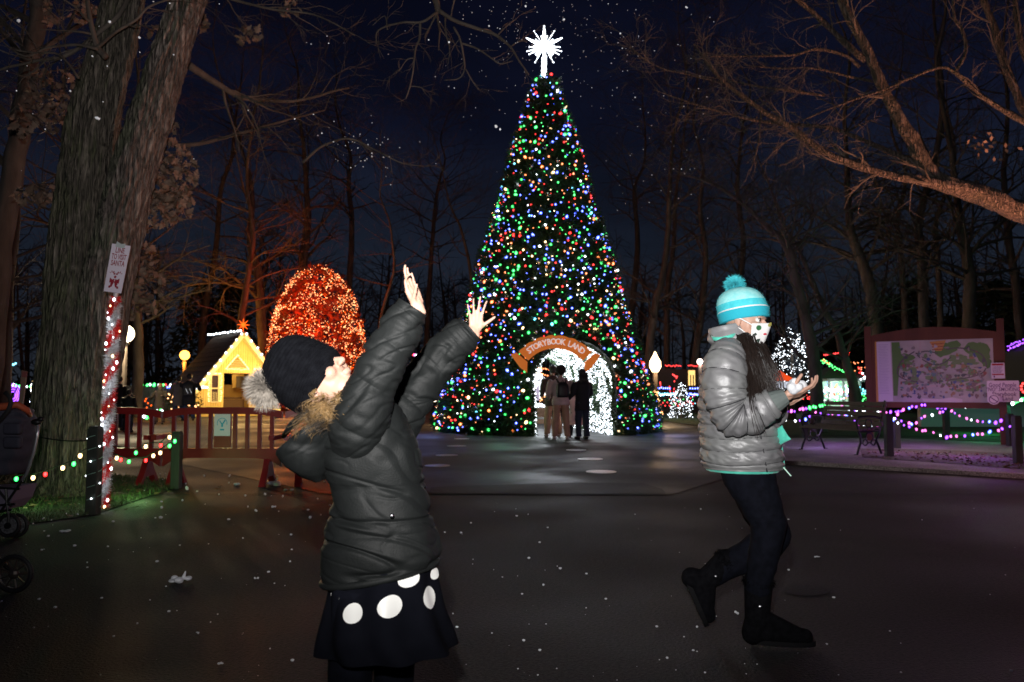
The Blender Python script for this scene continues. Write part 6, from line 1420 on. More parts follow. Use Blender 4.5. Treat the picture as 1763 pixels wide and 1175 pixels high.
for i, (x, y, rx, rz, lb) in enumerate(((312, 994, 17, 9, 'largest wispy clump left of the child'), (472, 871, 6, 4, 'small rounded clump midway between the barrier and the child'), (406, 832, 9, 4, 'flat clump under the middle red barrier'), (113, 912, 10, 3.5, 'flat clump at the edge of the grass'), (472, 829, 14, 7, 'spiky clump by the foot of the middle red barrier'), (497, 841, 8, 5, 'pointed clump beside the hood of the child'), (322, 838, 5, 6, 'against the foot of the green lit bollard'),
                                     (437, 994, 5, 4, 'tiny clump right of the largest clump'), (1267, 1053, 5, 5, 'tiny clump between the two boots'), (343, 1088, 5, 3, 'little clump low in the left foreground'), (1407, 957, 5, 3, 'tiny clump right of the standing boot'), (376, 1140, 6, 4, 'rounded clump near the bottom edge on the left'))):
    c = G(x, y + rz); s = c.y / FPX; t = thing('snow_clump', 'white foam snow on the ground, ' + lb, 'snow clump', c, 'clumps of foam snow on the asphalt'); m = MB()
    for k in range(7 if rx > 8 else 3): m.ball(c + V((rg.gauss(0, .42) * rx * s, rg.gauss(0, .4) * rx * s, rz * s * rg.uniform(.25, .75))), (rx * s * rg.uniform(.3, .55), rx * s * rg.uniform(.3, .5), rz * s * rg.uniform(.3, .6)), 9, 6)
    if rx > 13: m.cap(c + V((-.3 * rx * s, 0, rz * s * .4)), c + V((-1.2 * rx * s, 0, rz * s * .5)), rz * s * .3, rz * s * .08, 7); m.cap(c + V((.2 * rx * s, 0, rz * s * .8)), c + V((.4 * rx * s, 0, rz * s * 2)), rz * s * .4, rz * s * .15, 7)
    fuse('clump', m, .4 * s * 2, SNOW, t, 2)
# ------------------------------------------------------------------ hands, heads
def hand(mb, W, d, n, side, L, curl=(.25, .25, .3, .35), spread=.13, thumb=(.55, .35), tcurl=.3, pose=None):
    """W wrist, d towards the fingers, n palm normal, side = thumb side; L hand length"""
    W = V(W); d = V(d).normalized(); n = V(n); n = (n - d * n.dot(d)).normalized(); s = V(side); s = (s - d * s.dot(d) - n * s.dot(n)).normalized()
    k = L / .18
    lens = [(.045, .027, .021), (.050, .031, .023), (.046, .028, .022), (.036, .021, .018)]
    rad = [.0088, .009, .0085, .0075]
    mb.cap(W - d * .03 * k, W + d * .02 * k, .024 * k, .022 * k, 10)
    kn = []
    for i in range(4):
        off = (.030 - .0205 * i) * k; base = W + d * (.086 - (.008 if i in (0,) else .0 if i == 1 else .004 * (i - 1) * 1.6)) * k + s * off
        mb.cap(W + s * off * .75 + d * .012 * k, base, .0135 * k, .0112 * k, 8); kn.append(base)
        mb.cap(W + s * off * .75 + d * .012 * k + n * .003 * k, base + n * .002 * k, .0125 * k, .0105 * k, 8)
    mb.cap(W + s * .022 * k + d * .02 * k + n * .008 * k, W + s * .030 * k + d * .05 * k + n * .006 * k, .015 * k, .012 * k, 8)
    for i in range(4):
        a = spread * (1.5 - i) ; c = curl[i]; dd = (d * math.cos(a) + s * math.sin(a)).normalized(); p = kn[i]; th = c * .6; r = rad[i] * k
        for j in range(3):
            v = (dd * math.cos(th) + n * math.sin(th)); q = p + v * lens[i][j] * k; mb.cap(p, q, r, r * .9, 8); p = q; r *= .9; th += c
    a0, a1 = thumb; p = W + s * .026 * k + d * .022 * k + n * .004 * k; v = (d * math.cos(a0) + s * math.sin(a0) + n * a1).normalized(); r = .0115 * k
    for j, l_ in enumerate((.042, .030, .024)):
        q = p + v * l_ * k; mb.cap(p, q, r, r * .9, 8); p = q; r *= .88; v = (v + d * tcurl * .6 + n * tcurl * .3).normalized()
def head(mb, c, f, u, s):
    """c centre of the skull, f facing, u up, s = head height"""
    f = V(f).normalized(); u = (V(u) - f * V(u).dot(f)).normalized(); r = f.cross(u); M = Matrix((r, f, u)).transposed(); c = V(c)
    B = lambda x, y, z, rx, ry, rz: mb.ball(c + M @ V((x * s, y * s, z * s)), (rx * s, ry * s, rz * s), 20, 14, M)
    B(0, -.06, .10, .335, .40, .36); B(0, .06, -.08, .29, .32, .36); B(0, .12, -.30, .20, .22, .17); B(0, .26, -.38, .10, .09, .085)
    B(0, .345, .075, .20, .07, .05)      # brow
    for sg in (-1, 1): B(sg * .17, .26, -.10, .10, .12, .10); B(sg * .33, -.03, -.06, .035, .075, .115); B(sg * .35, -.05, -.0, .02, .05, .06)
    mb.cap(c + M @ V((0, .375 * s, .03 * s)), c + M @ V((0, .465 * s, -.105 * s)), .035 * s, .05 * s, 10); B(.04, .43, -.12, .035, .045, .03); B(-.04, .43, -.12, .035, .045, .03)
    B(0, .365, -.225, .10, .06, .022); B(0, .36, -.265, .085, .058, .026)
    mb.cap(c + M @ V((0, -.10 * s, -.25 * s)), c + M @ V((0, -.16 * s, -.62 * s)), .20 * s, .22 * s, 14)
    return M
def eyes(parent, c, M, s):
    c = V(c)
    for sg in (-1, 1):
        e = c + M @ V((sg * .145 * s, .318 * s, .012 * s)); m = MB(); m.ball(e, .057 * s, 14, 10); w_ = m.build('eye', mk('eye_white', (.75, .72, .70), None, rough=.2), parent, True)
        m = MB(); g = (M @ V((.12, 1, .0))).normalized(); m.ball(e + g * .034 * s, .031 * s, 12, 8); m.build('iris', mk('dark_iris', (.03, .015, .01), None, rough=.1), w_, True)
        m = MB(); m.tube([c + M @ V((sg * x * s, y * s, z * s)) for x, y, z in ((.07, .388, .105), (.13, .392, .13), (.19, .365, .135), (.25, .31, .11))], [.008 * s, .014 * s, .012 * s, .005 * s], 6); m.build('eyebrow', mk('dark_brow', (.03, .02, .015), None, rough=.8), parent, True)
        m = MB(); m.tube([c + M @ V((sg * x * s, y * s, z * s)) for x, y, z in ((.085, .352, .02), (.12, .375, .052), (.165, .372, .056), (.205, .34, .03))], [.007 * s, .010 * s, .010 * s, .006 * s], 6); m.build('eyelid', MATS['dark_brow'], parent, True)
def pad(v, lo=0, hi=1): return max(lo, min(hi, v))
def tuftball(name, c, r, n, mat, parent, ln, seed=1, squash=(1, 1, 1), w_=.0016, curl=.2, droop=V((0, 0, 0))):
    rg = random.Random(seed); m = MB(); c = V(c)
    for k in range(n):
        d = V((rg.gauss(0, 1), rg.gauss(0, 1), rg.gauss(0, 1))).normalized(); a = c + V((d.x * squash[0], d.y * squash[1], d.z * squash[2])) * r * rg.uniform(.1, .7); dd = (d + V((rg.gauss(0, curl), rg.gauss(0, curl), rg.gauss(0, curl))) + droop).normalized(); l_ = ln * rg.uniform(.7, 1.15)
        s = dd.cross(V((rg.gauss(0, 1), rg.gauss(0, 1), rg.gauss(0, 1)))).normalized() * w_; b_ = a + dd * l_ * .55; e_ = b_ + (dd + droop).normalized() * l_ * .45; i = len(m.v); m.v += [a - s, a + s, b_ + s, b_ - s, e_]; m.f += [(i, i + 1, i + 2, i + 3), (i + 3, i + 2, i + 4)]
    return m.build(name, mat, parent)
def tuftfuzz(name, rings, parent, mat, n, seed, ln=.006):
    rg = random.Random(seed); m = MB()
    for k in range(n):
        p, d = loft_eval(rings, rg.random(), rg.random() * .97); d = (d.normalized() + V((rg.gauss(0, .6), rg.gauss(0, .6), rg.gauss(0, .6)))).normalized(); s = d.orthogonal().normalized() * .0003; i = len(m.v); m.v += [p - s, p + s, p + d * ln * rg.uniform(.6, 1.6)]; m.f.append((i, i + 1, i + 2))
    return m.build(name, mat, parent)
def strands(name, roots, mat, parent, seed, r0=.003, jit=.012, n=6):
    """roots: list of (pts) guide curves; each repeated with jitter"""
    rg = random.Random(seed); m = MB()
    for pts, cnt, sp in roots:
        for k in range(cnt):
            o = V((rg.gauss(0, sp), rg.gauss(0, sp), rg.gauss(0, sp * .4))); o2 = o + V((rg.gauss(0, jit), rg.gauss(0, jit), rg.gauss(0, jit))); ph = rg.uniform(0, 6.3); q = []
            for j in range(n + 1):
                f = j / n; p = V(cr([list(x) for x in pts], f)) + o.lerp(o2, f) + V((math.sin(ph + f * 5), math.cos(ph + f * 4), 0)) * jit * .3; q.append(p)
            m.tube(q, [r0 * (1 - .75 * (j / n)) for j in range(n + 1)], 4, False)
    return m.build(name, mat, parent, True)

# ------------------------------------------------------------------ girl in the silver jacket
def girl():
    Y = 3.55; b = G(1300, 1100); b.y = Y; b.z = 0; s = Y / FPX
    t = thing('person', 'girl walking right in silver quilted jacket, aqua pom-pom hat and floral mask', 'person', b)
    q = lambda x, y, dy=0: P(x, y, Y + dy)
    f = V((.78, -.60, -.12)).normalized(); hc = q(1283, 552, 0); hs = .215; up = V((.1, -.05, 1))
    mb = MB(); M = head(mb, hc, f, up, hs)
    mb.cap(q(1272, 625, .02), q(1272, 780, .02), .105, .11, 14); mb.cap(q(1262, 618, -.1), q(1262, 618, .14), .05, .05, 10)
    # right arm (near)
    sh, el, wr = q(1250, 640, -.16), q(1272, 722, -.20), q(1347, 684, -.26)
    mb.cap(sh, el, .045, .036, 12); mb.cap(el, wr, .034, .022, 12)
    hand(mb, q(1350, 683, -.26), V((.92, -.05, .22)), V((-.30, .35, .95)), V((-.15, -.93, .3)), .165, (.42, .44, .5, .6), .05, (.75, .7), .25)
    sh2, el2, wr2 = q(1275, 640, .17), q(1300, 728, .16), q(1338, 700, -.08)
    mb.cap(sh2, el2, .045, .036, 12); mb.cap(el2, wr2, .034, .024, 12)
    hand(mb, q(1336, 700, -.12), V((.75, -.45, .35)), V((.1, .35, .95)), V((.4, .9, 0)), .155, (.3, .32, .34, .38), .08, (.7, .3), .2)
    # legs
    hp, kn, an = q(1290, 800, -.02), q(1322, 905, -.05), q(1302, 1068, -.03)
    mb.cap(hp, kn, .075, .05, 12); mb.cap(kn, an, .048, .032, 12); mb.cap(an, an + V((.16, -.03, -.045)), .034, .022, 10)
    hp2, kn2, an2 = q(1280, 800, .12), q(1330, 925, .10), q(1205, 1000, .14)
    mb.cap(hp2, kn2, .07, .045, 12); mb.cap(kn2, an2, .038, .028, 12); mb.cap(an2, an2 + V((.01, 0, -.13)), .03, .02, 10)
    fuse('body', mb, .0034, SKIN, t, 3); eyes(t, hc, M, hs)
    # trousers
    PT = mk('black_leggings', (.0035, .004, .007), (.006, .0068, .012), 30, .9, spec=.08)
    wr_ = lambda k, a=.006: (lambda u, v, p: a * noise.noise(V((p.x * 14 + k, p.y * 14, p.z * 30))))
    def leg(pts, rad, k): return loft('trouser_leg', path_rings(pts, rad, V((0, 1, 0))), 40, 60, PT, t, wr_(k))
    leg([q(1286, 790, -.02), q(1290, 820, -.03), q(1306, 860, -.05), q(1322, 905, -.06), q(1316, 950, -.05), q(1306, 1000, -.04), q(1303, 1030, -.03)], [(.125, .11), (.115, .10), (.092, .09), (.076, .078), (.066, .07), (.056, .06), (.05, .05)], 1)
    leg([q(1275, 790, .12), q(1292, 830, .12), q(1312, 880, .11), q(1330, 925, .10), q(1312, 944, .11), q(1284, 960, .12), q(1250, 976, .13), q(1225, 992, .14)], [.11, .10, .088, .078, .078, .070, .060, .05], 5)
    # boots
    BT = mk('black_suede', (.003, .003, .004), (.006, .006, .0075), 40, .95, spec=.06, bump=.002, bscale=90); SO = mk('boot_sole', (.008, .008, .009), None, rough=.8, spec=.1)
    def boot(top, ank, heel, toe, rt, ra, nm, k):
        bt = MB(); bt.cap(top.lerp(ank, .02), ank, rt, ra, 16); bt.cap(ank, ank.lerp(heel, .6), ra, ra * .95, 14); ax = (toe - heel).normalized(); up_ = (top - ank).normalized(); up_ = (up_ - ax * up_.dot(ax)).normalized()
        bt.cap(heel + up_ * .042 + ax * .03, toe + up_ * .032 - ax * .04, .042, .036, 14); bt.cap(ank + ax * .02, toe + up_ * .04 - ax * .07, ra * .95, .034, 14)
        o = fuse('boot', bt, .005, BT, t, 3)
        m = MB(); r = ax.cross(up_); pl = []
        L_ = (toe - heel).length
        for kk in range(20):
            a = 2 * PI * kk / 20; x = L_ / 2 + (L_ / 2 + .005) * math.cos(a); pl.append((x, .043 * math.sin(a) * (1.0 if math.cos(a) > 0 else .88)))
        M_ = frame(heel + up_ * .006, ax, up_); m.prism(pl, M_, .020); m.build('sole', SO, o)
        m = MB(); tt = (ank - top).normalized(); e1 = tt.orthogonal().normalized(); e2 = tt.cross(e1)
        tf = MB(); rg = random.Random(k)
        for kk in range(700):
            a = rg.uniform(0, 2 * PI); d = e1 * math.cos(a) + e2 * math.sin(a); p = top + d * rt + tt * rg.uniform(-.01, .018); dd = (d + V((rg.gauss(0, .5), rg.gauss(0, .5), rg.gauss(0, .5)))).normalized() * .016; sd = dd.cross(tt).normalized() * .002; tf.v += [p - sd, p + sd, p + dd]; i = len(tf.v); tf.f.append((i - 3, i - 2, i - 1))
        tf.build('fur_cuff', BT, o); m = MB(); m.ball(top.lerp(ank, .55) + V((-.01, -rt - .004, 0)), .009, 8, 6); m.build('button', mk('pewter', (.3, .3, .32), None, rough=.3, metal=1), o)
    g0 = q(1300, 1000, -.04); heel = V((q(1288, 1098).x, Y - .03, .012)); toe = V((q(1392, 1098).x, Y - .07, .012))
    boot(q(1306, 1000, -.03), q(1303, 1068, -.03), heel, toe, .062, .052, 'a', 3)
    boot(q(1252, 968, .13), q(1212, 1002, .14), q(1176, 990, .14), q(1214, 1078, .15), .062, .050, 'b', 4)
    # jacket
    JK = mk('silver_quilt', (.23, .225, .24), (.30, .31, .305), 5, .50, metal=.30, bump=.0008, bscale=160, spec=.4)
    TEAL = mk('teal_lining', (.06, .55, .42), (.10, .68, .52), 20, .8, sheen=.3)
    def puff(u, v, p, per=.056, z0=0, amp=.014):
        z = p.z + .006 * math.sin(2 * PI * u * 2) + .004 * noise.noise(p * 9); k = abs(math.sin(PI * (z - z0) / per)); q_ = amp * k ** .36
        wrk = .0035 * noise.noise(V((p.x * 26, p.y * 26, p.z * 60))) + .0045 * noise.noise(V((p.x * 34 + p.z * 40, p.y * 30, p.z * 30)))
        return q_ + wrk * (.4 + k)
    rr = []
    for y, x0, x1, dp, oy in ((806, 1212, 1345, .165, .0), (792, 1210, 1344, .17, 0), (765, 1209, 1340, .172, 0), (735, 1207, 1336, .17, 0), (700, 1206, 1333, .17, 0), (670, 1207, 1329, .17, 0), (640, 1212, 1322, .175, 0), (618, 1220, 1312, .172, 0), (602, 1229, 1304, .145, .0), (590, 1238, 1296, .10, 0), (578, 1248, 1293, .072, 0)):
        c = q((x0 + x1) / 2, y, .02 + oy); hw = (x1 - x0) / 2 * s - .008; rr.append((c, V((hw, 0, 0)), V((0, dp, 0))))
    def jd(u, v, p): return puff(u, v, p) * pad((1 - v) * 6, .2, 1) * pad(v * 14, .3, 1)
    jk, R_ = loft('jacket', rr, 220, 300, JK, t, jd, .92, caps=(0, 0))
    ST = mk('seam_grey', (.03, .03, .035), None, rough=.6); stt = MB(); per = .056
    def zf(u, v): p, n = loft_eval(R_, u, v, .92); return p.z + .006 * math.sin(2 * PI * u * 2) + .004 * noise.noise(p * 9), p, n
    z_lo, z_hi = zf(0, .03)[0], zf(0, .80)[0]
    for n_ in range(math.ceil(z_lo / per), int(z_hi / per) + 1):
        pts = []
        for k in range(65):
            u = k / 64; lo, hi = 0, 1
            for _ in range(13):
                mi = (lo + hi) / 2
                if zf(u, mi)[0] < n_ * per: lo = mi
                else: hi = mi
            z_, p, n = zf(u, lo); pts.append(p + n.normalized() * .0036)
        stt.tube(pts, .0021, 4, False)
    stt.build('stitching', ST, jk)
    # dark side seam & zip edge
    m = MB(); m.tube([loft_eval(R_, .965, v_)[0] + V((.010, -.006, 0)) for v_ in [k / 30 * .93 for k in range(31)]], .0045, 6); m.build('zip', TEAL, jk, True)
    m = MB(); m.tube([loft_eval(R_, .80 - .03 * k / 20, k / 20 * .62, .92)[0] + V((.0, -.0085, 0)) for k in range(21)], .003, 6); m.build('side_seam', mk('seam_grey', (.10, .10, .11), None, rough=.6), jk, True)
    # teal hem peeking
    hm = [(c + V((0, 0, -.006 * k)), a * (.985 - .02 * k), b_ * (.985 - .02 * k)) for k, (c, a, b_) in ((0, rr[0]), (1, rr[0]), (2, rr[0]))]
    loft('hem_lining', hm, 90, 4, TEAL, jk, lambda u, v, p: .006 * noise.noise(V((p.x * 40, p.y * 40, 0))), caps=(1, 1))
    # sleeves
    def sleeve(pts, rad, k, per, nv=150):
        rings = path_rings(pts, rad, V((0, 1, 0)))
        ln = sum((V(a) - V(b_)).length for a, b_ in zip(pts, pts[1:]))
        def d(u, v, p):
            kk = abs(math.sin(PI * (v * ln / per + .12 * math.sin(2 * PI * u + k)))); wk = .0032 * noise.noise(V((p.x * 30, p.y * 20, p.z * 45)) + V((k, 0, 0))) + .0036 * noise.noise(V((p.x * 30 + p.z * 36, p.y * 40, p.z * 26)))
            el_ = math.exp(-((v - .52) / .14) ** 2); return .0125 * kk ** .36 * (1 - .35 * el_) + wk + el_ * .005 * math.sin(v * 120 + u * 7)
        so_, SRr = loft('sleeve', rings, 110, nv, JK, t, d); m_s = MB()
        for n_ in range(1, int(ln / per)):
            pts = []
            for kk in range(33):
                u = kk / 32; v = (n_ - .12 * math.sin(2 * PI * u + k)) * per / ln
                if 0 < v < 1: p, n = loft_eval(SRr, u, v); pts.append(p + n.normalized() * .0036)
            if len(pts) > 3: m_s.tube(pts, .0021, 4, False)
        m_s.build('stitching', MATS['seam_grey'], so_); return so_
    sleeve([q(1256, 596, -.10), q(1249, 625, -.155), q(1247, 660, -.18), q(1252, 692, -.19), q(1266, 718, -.20), q(1290, 716, -.215), q(1316, 702, -.235), q(1333, 692, -.25)], [.050, .078, .083, .080, .078, .070, .058, .050], 1, .058, 170)
    sleeve([q(1290, 602, .10), q(1290, 640, .15), q(1298, 690, .15), q(1310, 722, .10), q(1324, 712, .02), q(1333, 702, -.06)], [.05, .075, .074, .07, .06, .045], 5, .062, 120)
    CF = cloth('grey_cuff', (.10, .12, .115))
    for pts, r in (([q(1328, 695, -.247), q(1340, 689, -.256), q(1353, 683, -.262)], (.050, .042, .032)), ([q(1326, 712, -.02), q(1334, 706, -.08), q(1340, 702, -.12)], (.052, .046, .036))):
        loft('cuff', path_rings(pts, r), 40, 24, CF, t, lambda u, v, p: .0015 * math.sin(u * 2 * PI * 26), caps=(0, 0))
    # folded teal corner of the front
    m = MB(); n_ = 10; A_, B_, C_, D_ = q(1331, 742, -.08), q(1346, 733, -.12), q(1361, 757, -.13), q(1338, 770, -.08)
    for i in range(n_ + 1):
        for j in range(n_ + 1):
            u, v = i / n_, j / n_; p = A_.lerp(D_, v).lerp(B_.lerp(C_, v), u); m.v.append(p + V((0, -.02 * math.sin(PI * u) * math.sin(PI * v) + .004 * noise.noise(p * 30), 0)))
    for i in range(n_):
        for j in range(n_): a = i * (n_ + 1) + j; m.f.append((a, a + 1, a + n_ + 2, a + n_ + 1))
    o = m.build('lining_flap', TEAL, jk, True); so = o.modifiers.new('s', 'SOLIDIFY'); so.thickness = .008
    m = MB(); m.bar(q(1347, 803, -.05), q(1362, 820, -.06), .009, .005); m.ball(q(1347, 802, -.05), .007, 8, 6); m.build('zip_pull', mk('pale_teal_tape', (.45, .75, .6), None, rough=.4), jk)
    # collar / hood rim
    def hood_d(u, v, p): return .006 * noise.noise(p * 22) + .004 * abs(math.sin(v * PI * 2))
    loft('collar', [(q(1262, 594, .02), V((.092, 0, 0)), V((0, .11, 0))), (q(1254, 583, .02), V((.088, 0, .01)), V((0, .105, 0))), (q(1250, 570, .03), V((.078, 0, .012)), V((0, .10, 0))), (q(1248, 561, .03), V((.066, 0, .012)), V((0, .088, 0))), (q(1250, 562, .03), V((.045, 0, .01)), V((0, .06, 0)))], 70, 30, mk('silver_hood', (.30, .30, .31), (.36, .36, .37), 7, .5, metal=.2), t, hood_d, caps=(0, 0))
    m = MB(); m.tube([q(1224, 578, -.02), q(1231, 584, -.075), q(1244, 584, -.098), q(1258, 580, -.092), q(1268, 574, -.07)], [.004, .009, .0105, .010, .006], 8); m.build('collar_lining', TEAL, t, True)
    # hat
    ax = (M @ V((-.02, -.28, 1))).normalized(); fr = (M @ V((0, 1, 0))); fr = (fr - ax * fr.dot(ax)).normalized(); rt = fr.cross(ax); hb = hc + ax * .012 - fr * .004
    hatp = [(-.012, .094, .107), (.006, .099, .112), (.030, .101, .114), (.034, .098, .111), (.055, .097, .110), (.080, .092, .105), (.105, .080, .092), (.125, .060, .070), (.137, .034, .04), (.141, .008, .01)]
    rings = [(hb + ax * z - fr * .12 * max(z - .03, 0), rt * rx, fr * ry) for z, rx, ry in hatp]
    HM = mk('aqua_knit', (.02, .45, .58), None, rough=.85, bump=.001, bscale=240); HM2 = mk('mid_aqua_knit', (.05, .56, .66), (.08, .66, .74), 60, .85, bump=.001, bscale=240); HM3 = mk('pale_aqua_knit', (.28, .78, .80), (.40, .86, .86), 60, .85, bump=.001, bscale=240); HW = mk('white_knit', (.85, .85, .85), None, rough=.85)
    hat, hr = loft('hat', rings, 120, 120, HM, t, lambda u, v, p: .0010 * math.sin(u * 2 * PI * 60))
    me = hat.data; me.materials.append(HM2); me.materials.append(HM3); me.materials.append(HW)
    base_l = -(org(hat))
    for p in me.polygons:
        h_ = (p.center + org(hat) - hb).dot(ax); k_ = 0
        if h_ > .034: k_ = 1
        if .029 < h_ < .0365: k_ = 3
        if h_ > .068: k_ = 2
        p.material_index = k_
    tuftball('pompom', hb + ax * .158 - fr * .02, .036, 2600, HM2, hat, .032, 5, (1, 1, .9), .0011, .3)
    tuftfuzz('fuzz', hr, hat, HM2, 2600, 6)
    # mask: a shell over the lower face
    MK = mk('white_mask', (.82, .82, .82), None, rough=.7); m = MB(); nu, nv = 26, 16
    def mp(u, v):   # u -1..1 across, v 0 top..1 chin
        a = u * 1.15; w_ = 1 - .30 * v ** 2; x = .315 * math.sin(a) * w_; y = .10 + .30 * math.cos(a) * (1 - .12 * v ** 2) + .10 * math.exp(-(u / .28) ** 2) * (1 - v * .75); z = -.05 - .40 * v + (.03 * (1 - abs(u)) if v < .05 else 0) - .02 * (1 - v) * abs(u)
        return hc + M @ V((x * hs, (y + .035) * hs, z * hs))
    for j in range(nv + 1):
        for i in range(nu + 1): m.v.append(mp(-1 + 2 * i / nu, j / nv))
    for j in range(nv):
        for i in range(nu): a = j * (nu + 1) + i; m.f.append((a, a + 1, a + nu + 2, a + nu + 1))
    mo = m.build('mask', MK, t, True); so = mo.modifiers.new('s', 'SOLIDIFY'); so.thickness = .004; so.offset = 1
    def decal(nm, u, v, ru, rv, mat, n=10, w=.2):
        d = MB(); rg = random.Random(int(u * 100 + v * 10)); c = mp(u, v); nn = (c - (hc + M @ V((0, .0, -.2 * hs)))).normalized(); d.v.append(c + nn * .0068)
        for k in range(n): a = 2 * PI * k / n; f_ = 1 + rg.uniform(-w, w); d.v.append(mp(u + ru * math.cos(a) * f_, v + rv * math.sin(a) * f_) + nn * .0062)
        for k in range(n): d.f.append((0, 1 + k, 1 + (k + 1) % n))
        d.build(nm, mat, mo, True)
    GR = mk('leaf_green_print', (.02, .12, .04), (.05, .2, .08), 60, .7); DG = mk('dark_leaf_print', (.02, .04, .03), None, rough=.7)
    decal('printed_leaf', .62, .22, .16, .14, GR, 12, .05); decal('printed_leaf', .78, .55, .10, .08, DG); decal('printed_leaf', .55, .82, .16, .10, DG, 8, .4); decal('printed_flower', .22, .5, .10, .055, mk('red_print_mask', (.6, .03, .06), None, rough=.7), 10, .1); decal('printed_leaf', -.35, .62, .18, .13, DG, 8, .4); decal('printed_leaf', .1, .06, .10, .08, mk('olive_print', (.35, .32, .08), None, rough=.7), 8, .3); decal('printed_leaf', -.45, .3, .1, .1, GR)
    m = MB(); m.tube([mp(.97, .08), hc + M @ V((.335 * hs, .10 * hs, -.02 * hs)), hc + M @ V((.37 * hs, -.02 * hs, .03 * hs))], .0028, 5); m.tube([mp(.97, .75), hc + M @ V((.32 * hs, .08 * hs, -.22 * hs)), hc + M @ V((.36 * hs, -.03 * hs, -.16 * hs))], .0028, 5); m.build('ear_loop', MK, mo)
    # long dark hair over the shoulder
    HR = mk('dark_brown_hair', (.008, .005, .004), (.022, .013, .010), 60, .42, stretch=(6, 6, .4), spec=.6)
    g1 = [q(1276, 580, -.10), q(1284, 604, -.14), q(1292, 645, -.19), q(1298, 690, -.245), q(1302, 708, -.275)]; g2 = [q(1278, 585, -.10), q(1292, 610, -.16), q(1306, 650, -.19), q(1316, 685, -.21)]; g3 = [q(1300, 590, -.04), q(1312, 615, -.10), q(1326, 645, -.12), q(1330, 678, -.12)]; g4 = [q(1284, 578, -.10), q(1294, 612, -.16), q(1304, 660, -.2), q(1310, 700, -.25)]; g5 = [q(1296, 590, .06), q(1312, 620, .02), q(1324, 655, 0), q(1322, 690, 0)]
    hm = MB()
    for g, r in ((g1, .016), (g2, .026), (g3, .024), (g4, .022), (g5, .03)):
        n = len(g); hm.tube([V(cr([list(x) for x in g], k / 10)) + V((0, .02, 0)) for k in range(11)], [r * (1.15 - .8 * (k / 10) ** 2) for k in range(11)], 10)
    hair = hm.build('hair', HR, t, True)
    strands('strands', [(g1, 90, .010), (g2, 170, .016), (g3, 150, .016), (g4, 140, .014), (g5, 120, .02), ([q(1282, 590, -.12), q(1288, 640, -.2), q(1294, 690, -.285), q(1300, 722, -.295), q(1306, 748, -.30)], 12, .008)], HR, hair, 8, .0022, .014)
    # snowball in the hand
    sb = thing('snowball', 'handful of white foam snow held in the raised hand', 'snow', q(1369, 664, -.28)); m = MB(); c = q(1369, 665, -.29)
    for k in range(10): m.ball(c + V((rnd.gauss(0, .012), rnd.gauss(0, .01), rnd.gauss(0, .009))), rnd.uniform(.014, .024), 10, 7)
    fuse('snow', m, .004, SNOW, sb, 2)
girl()

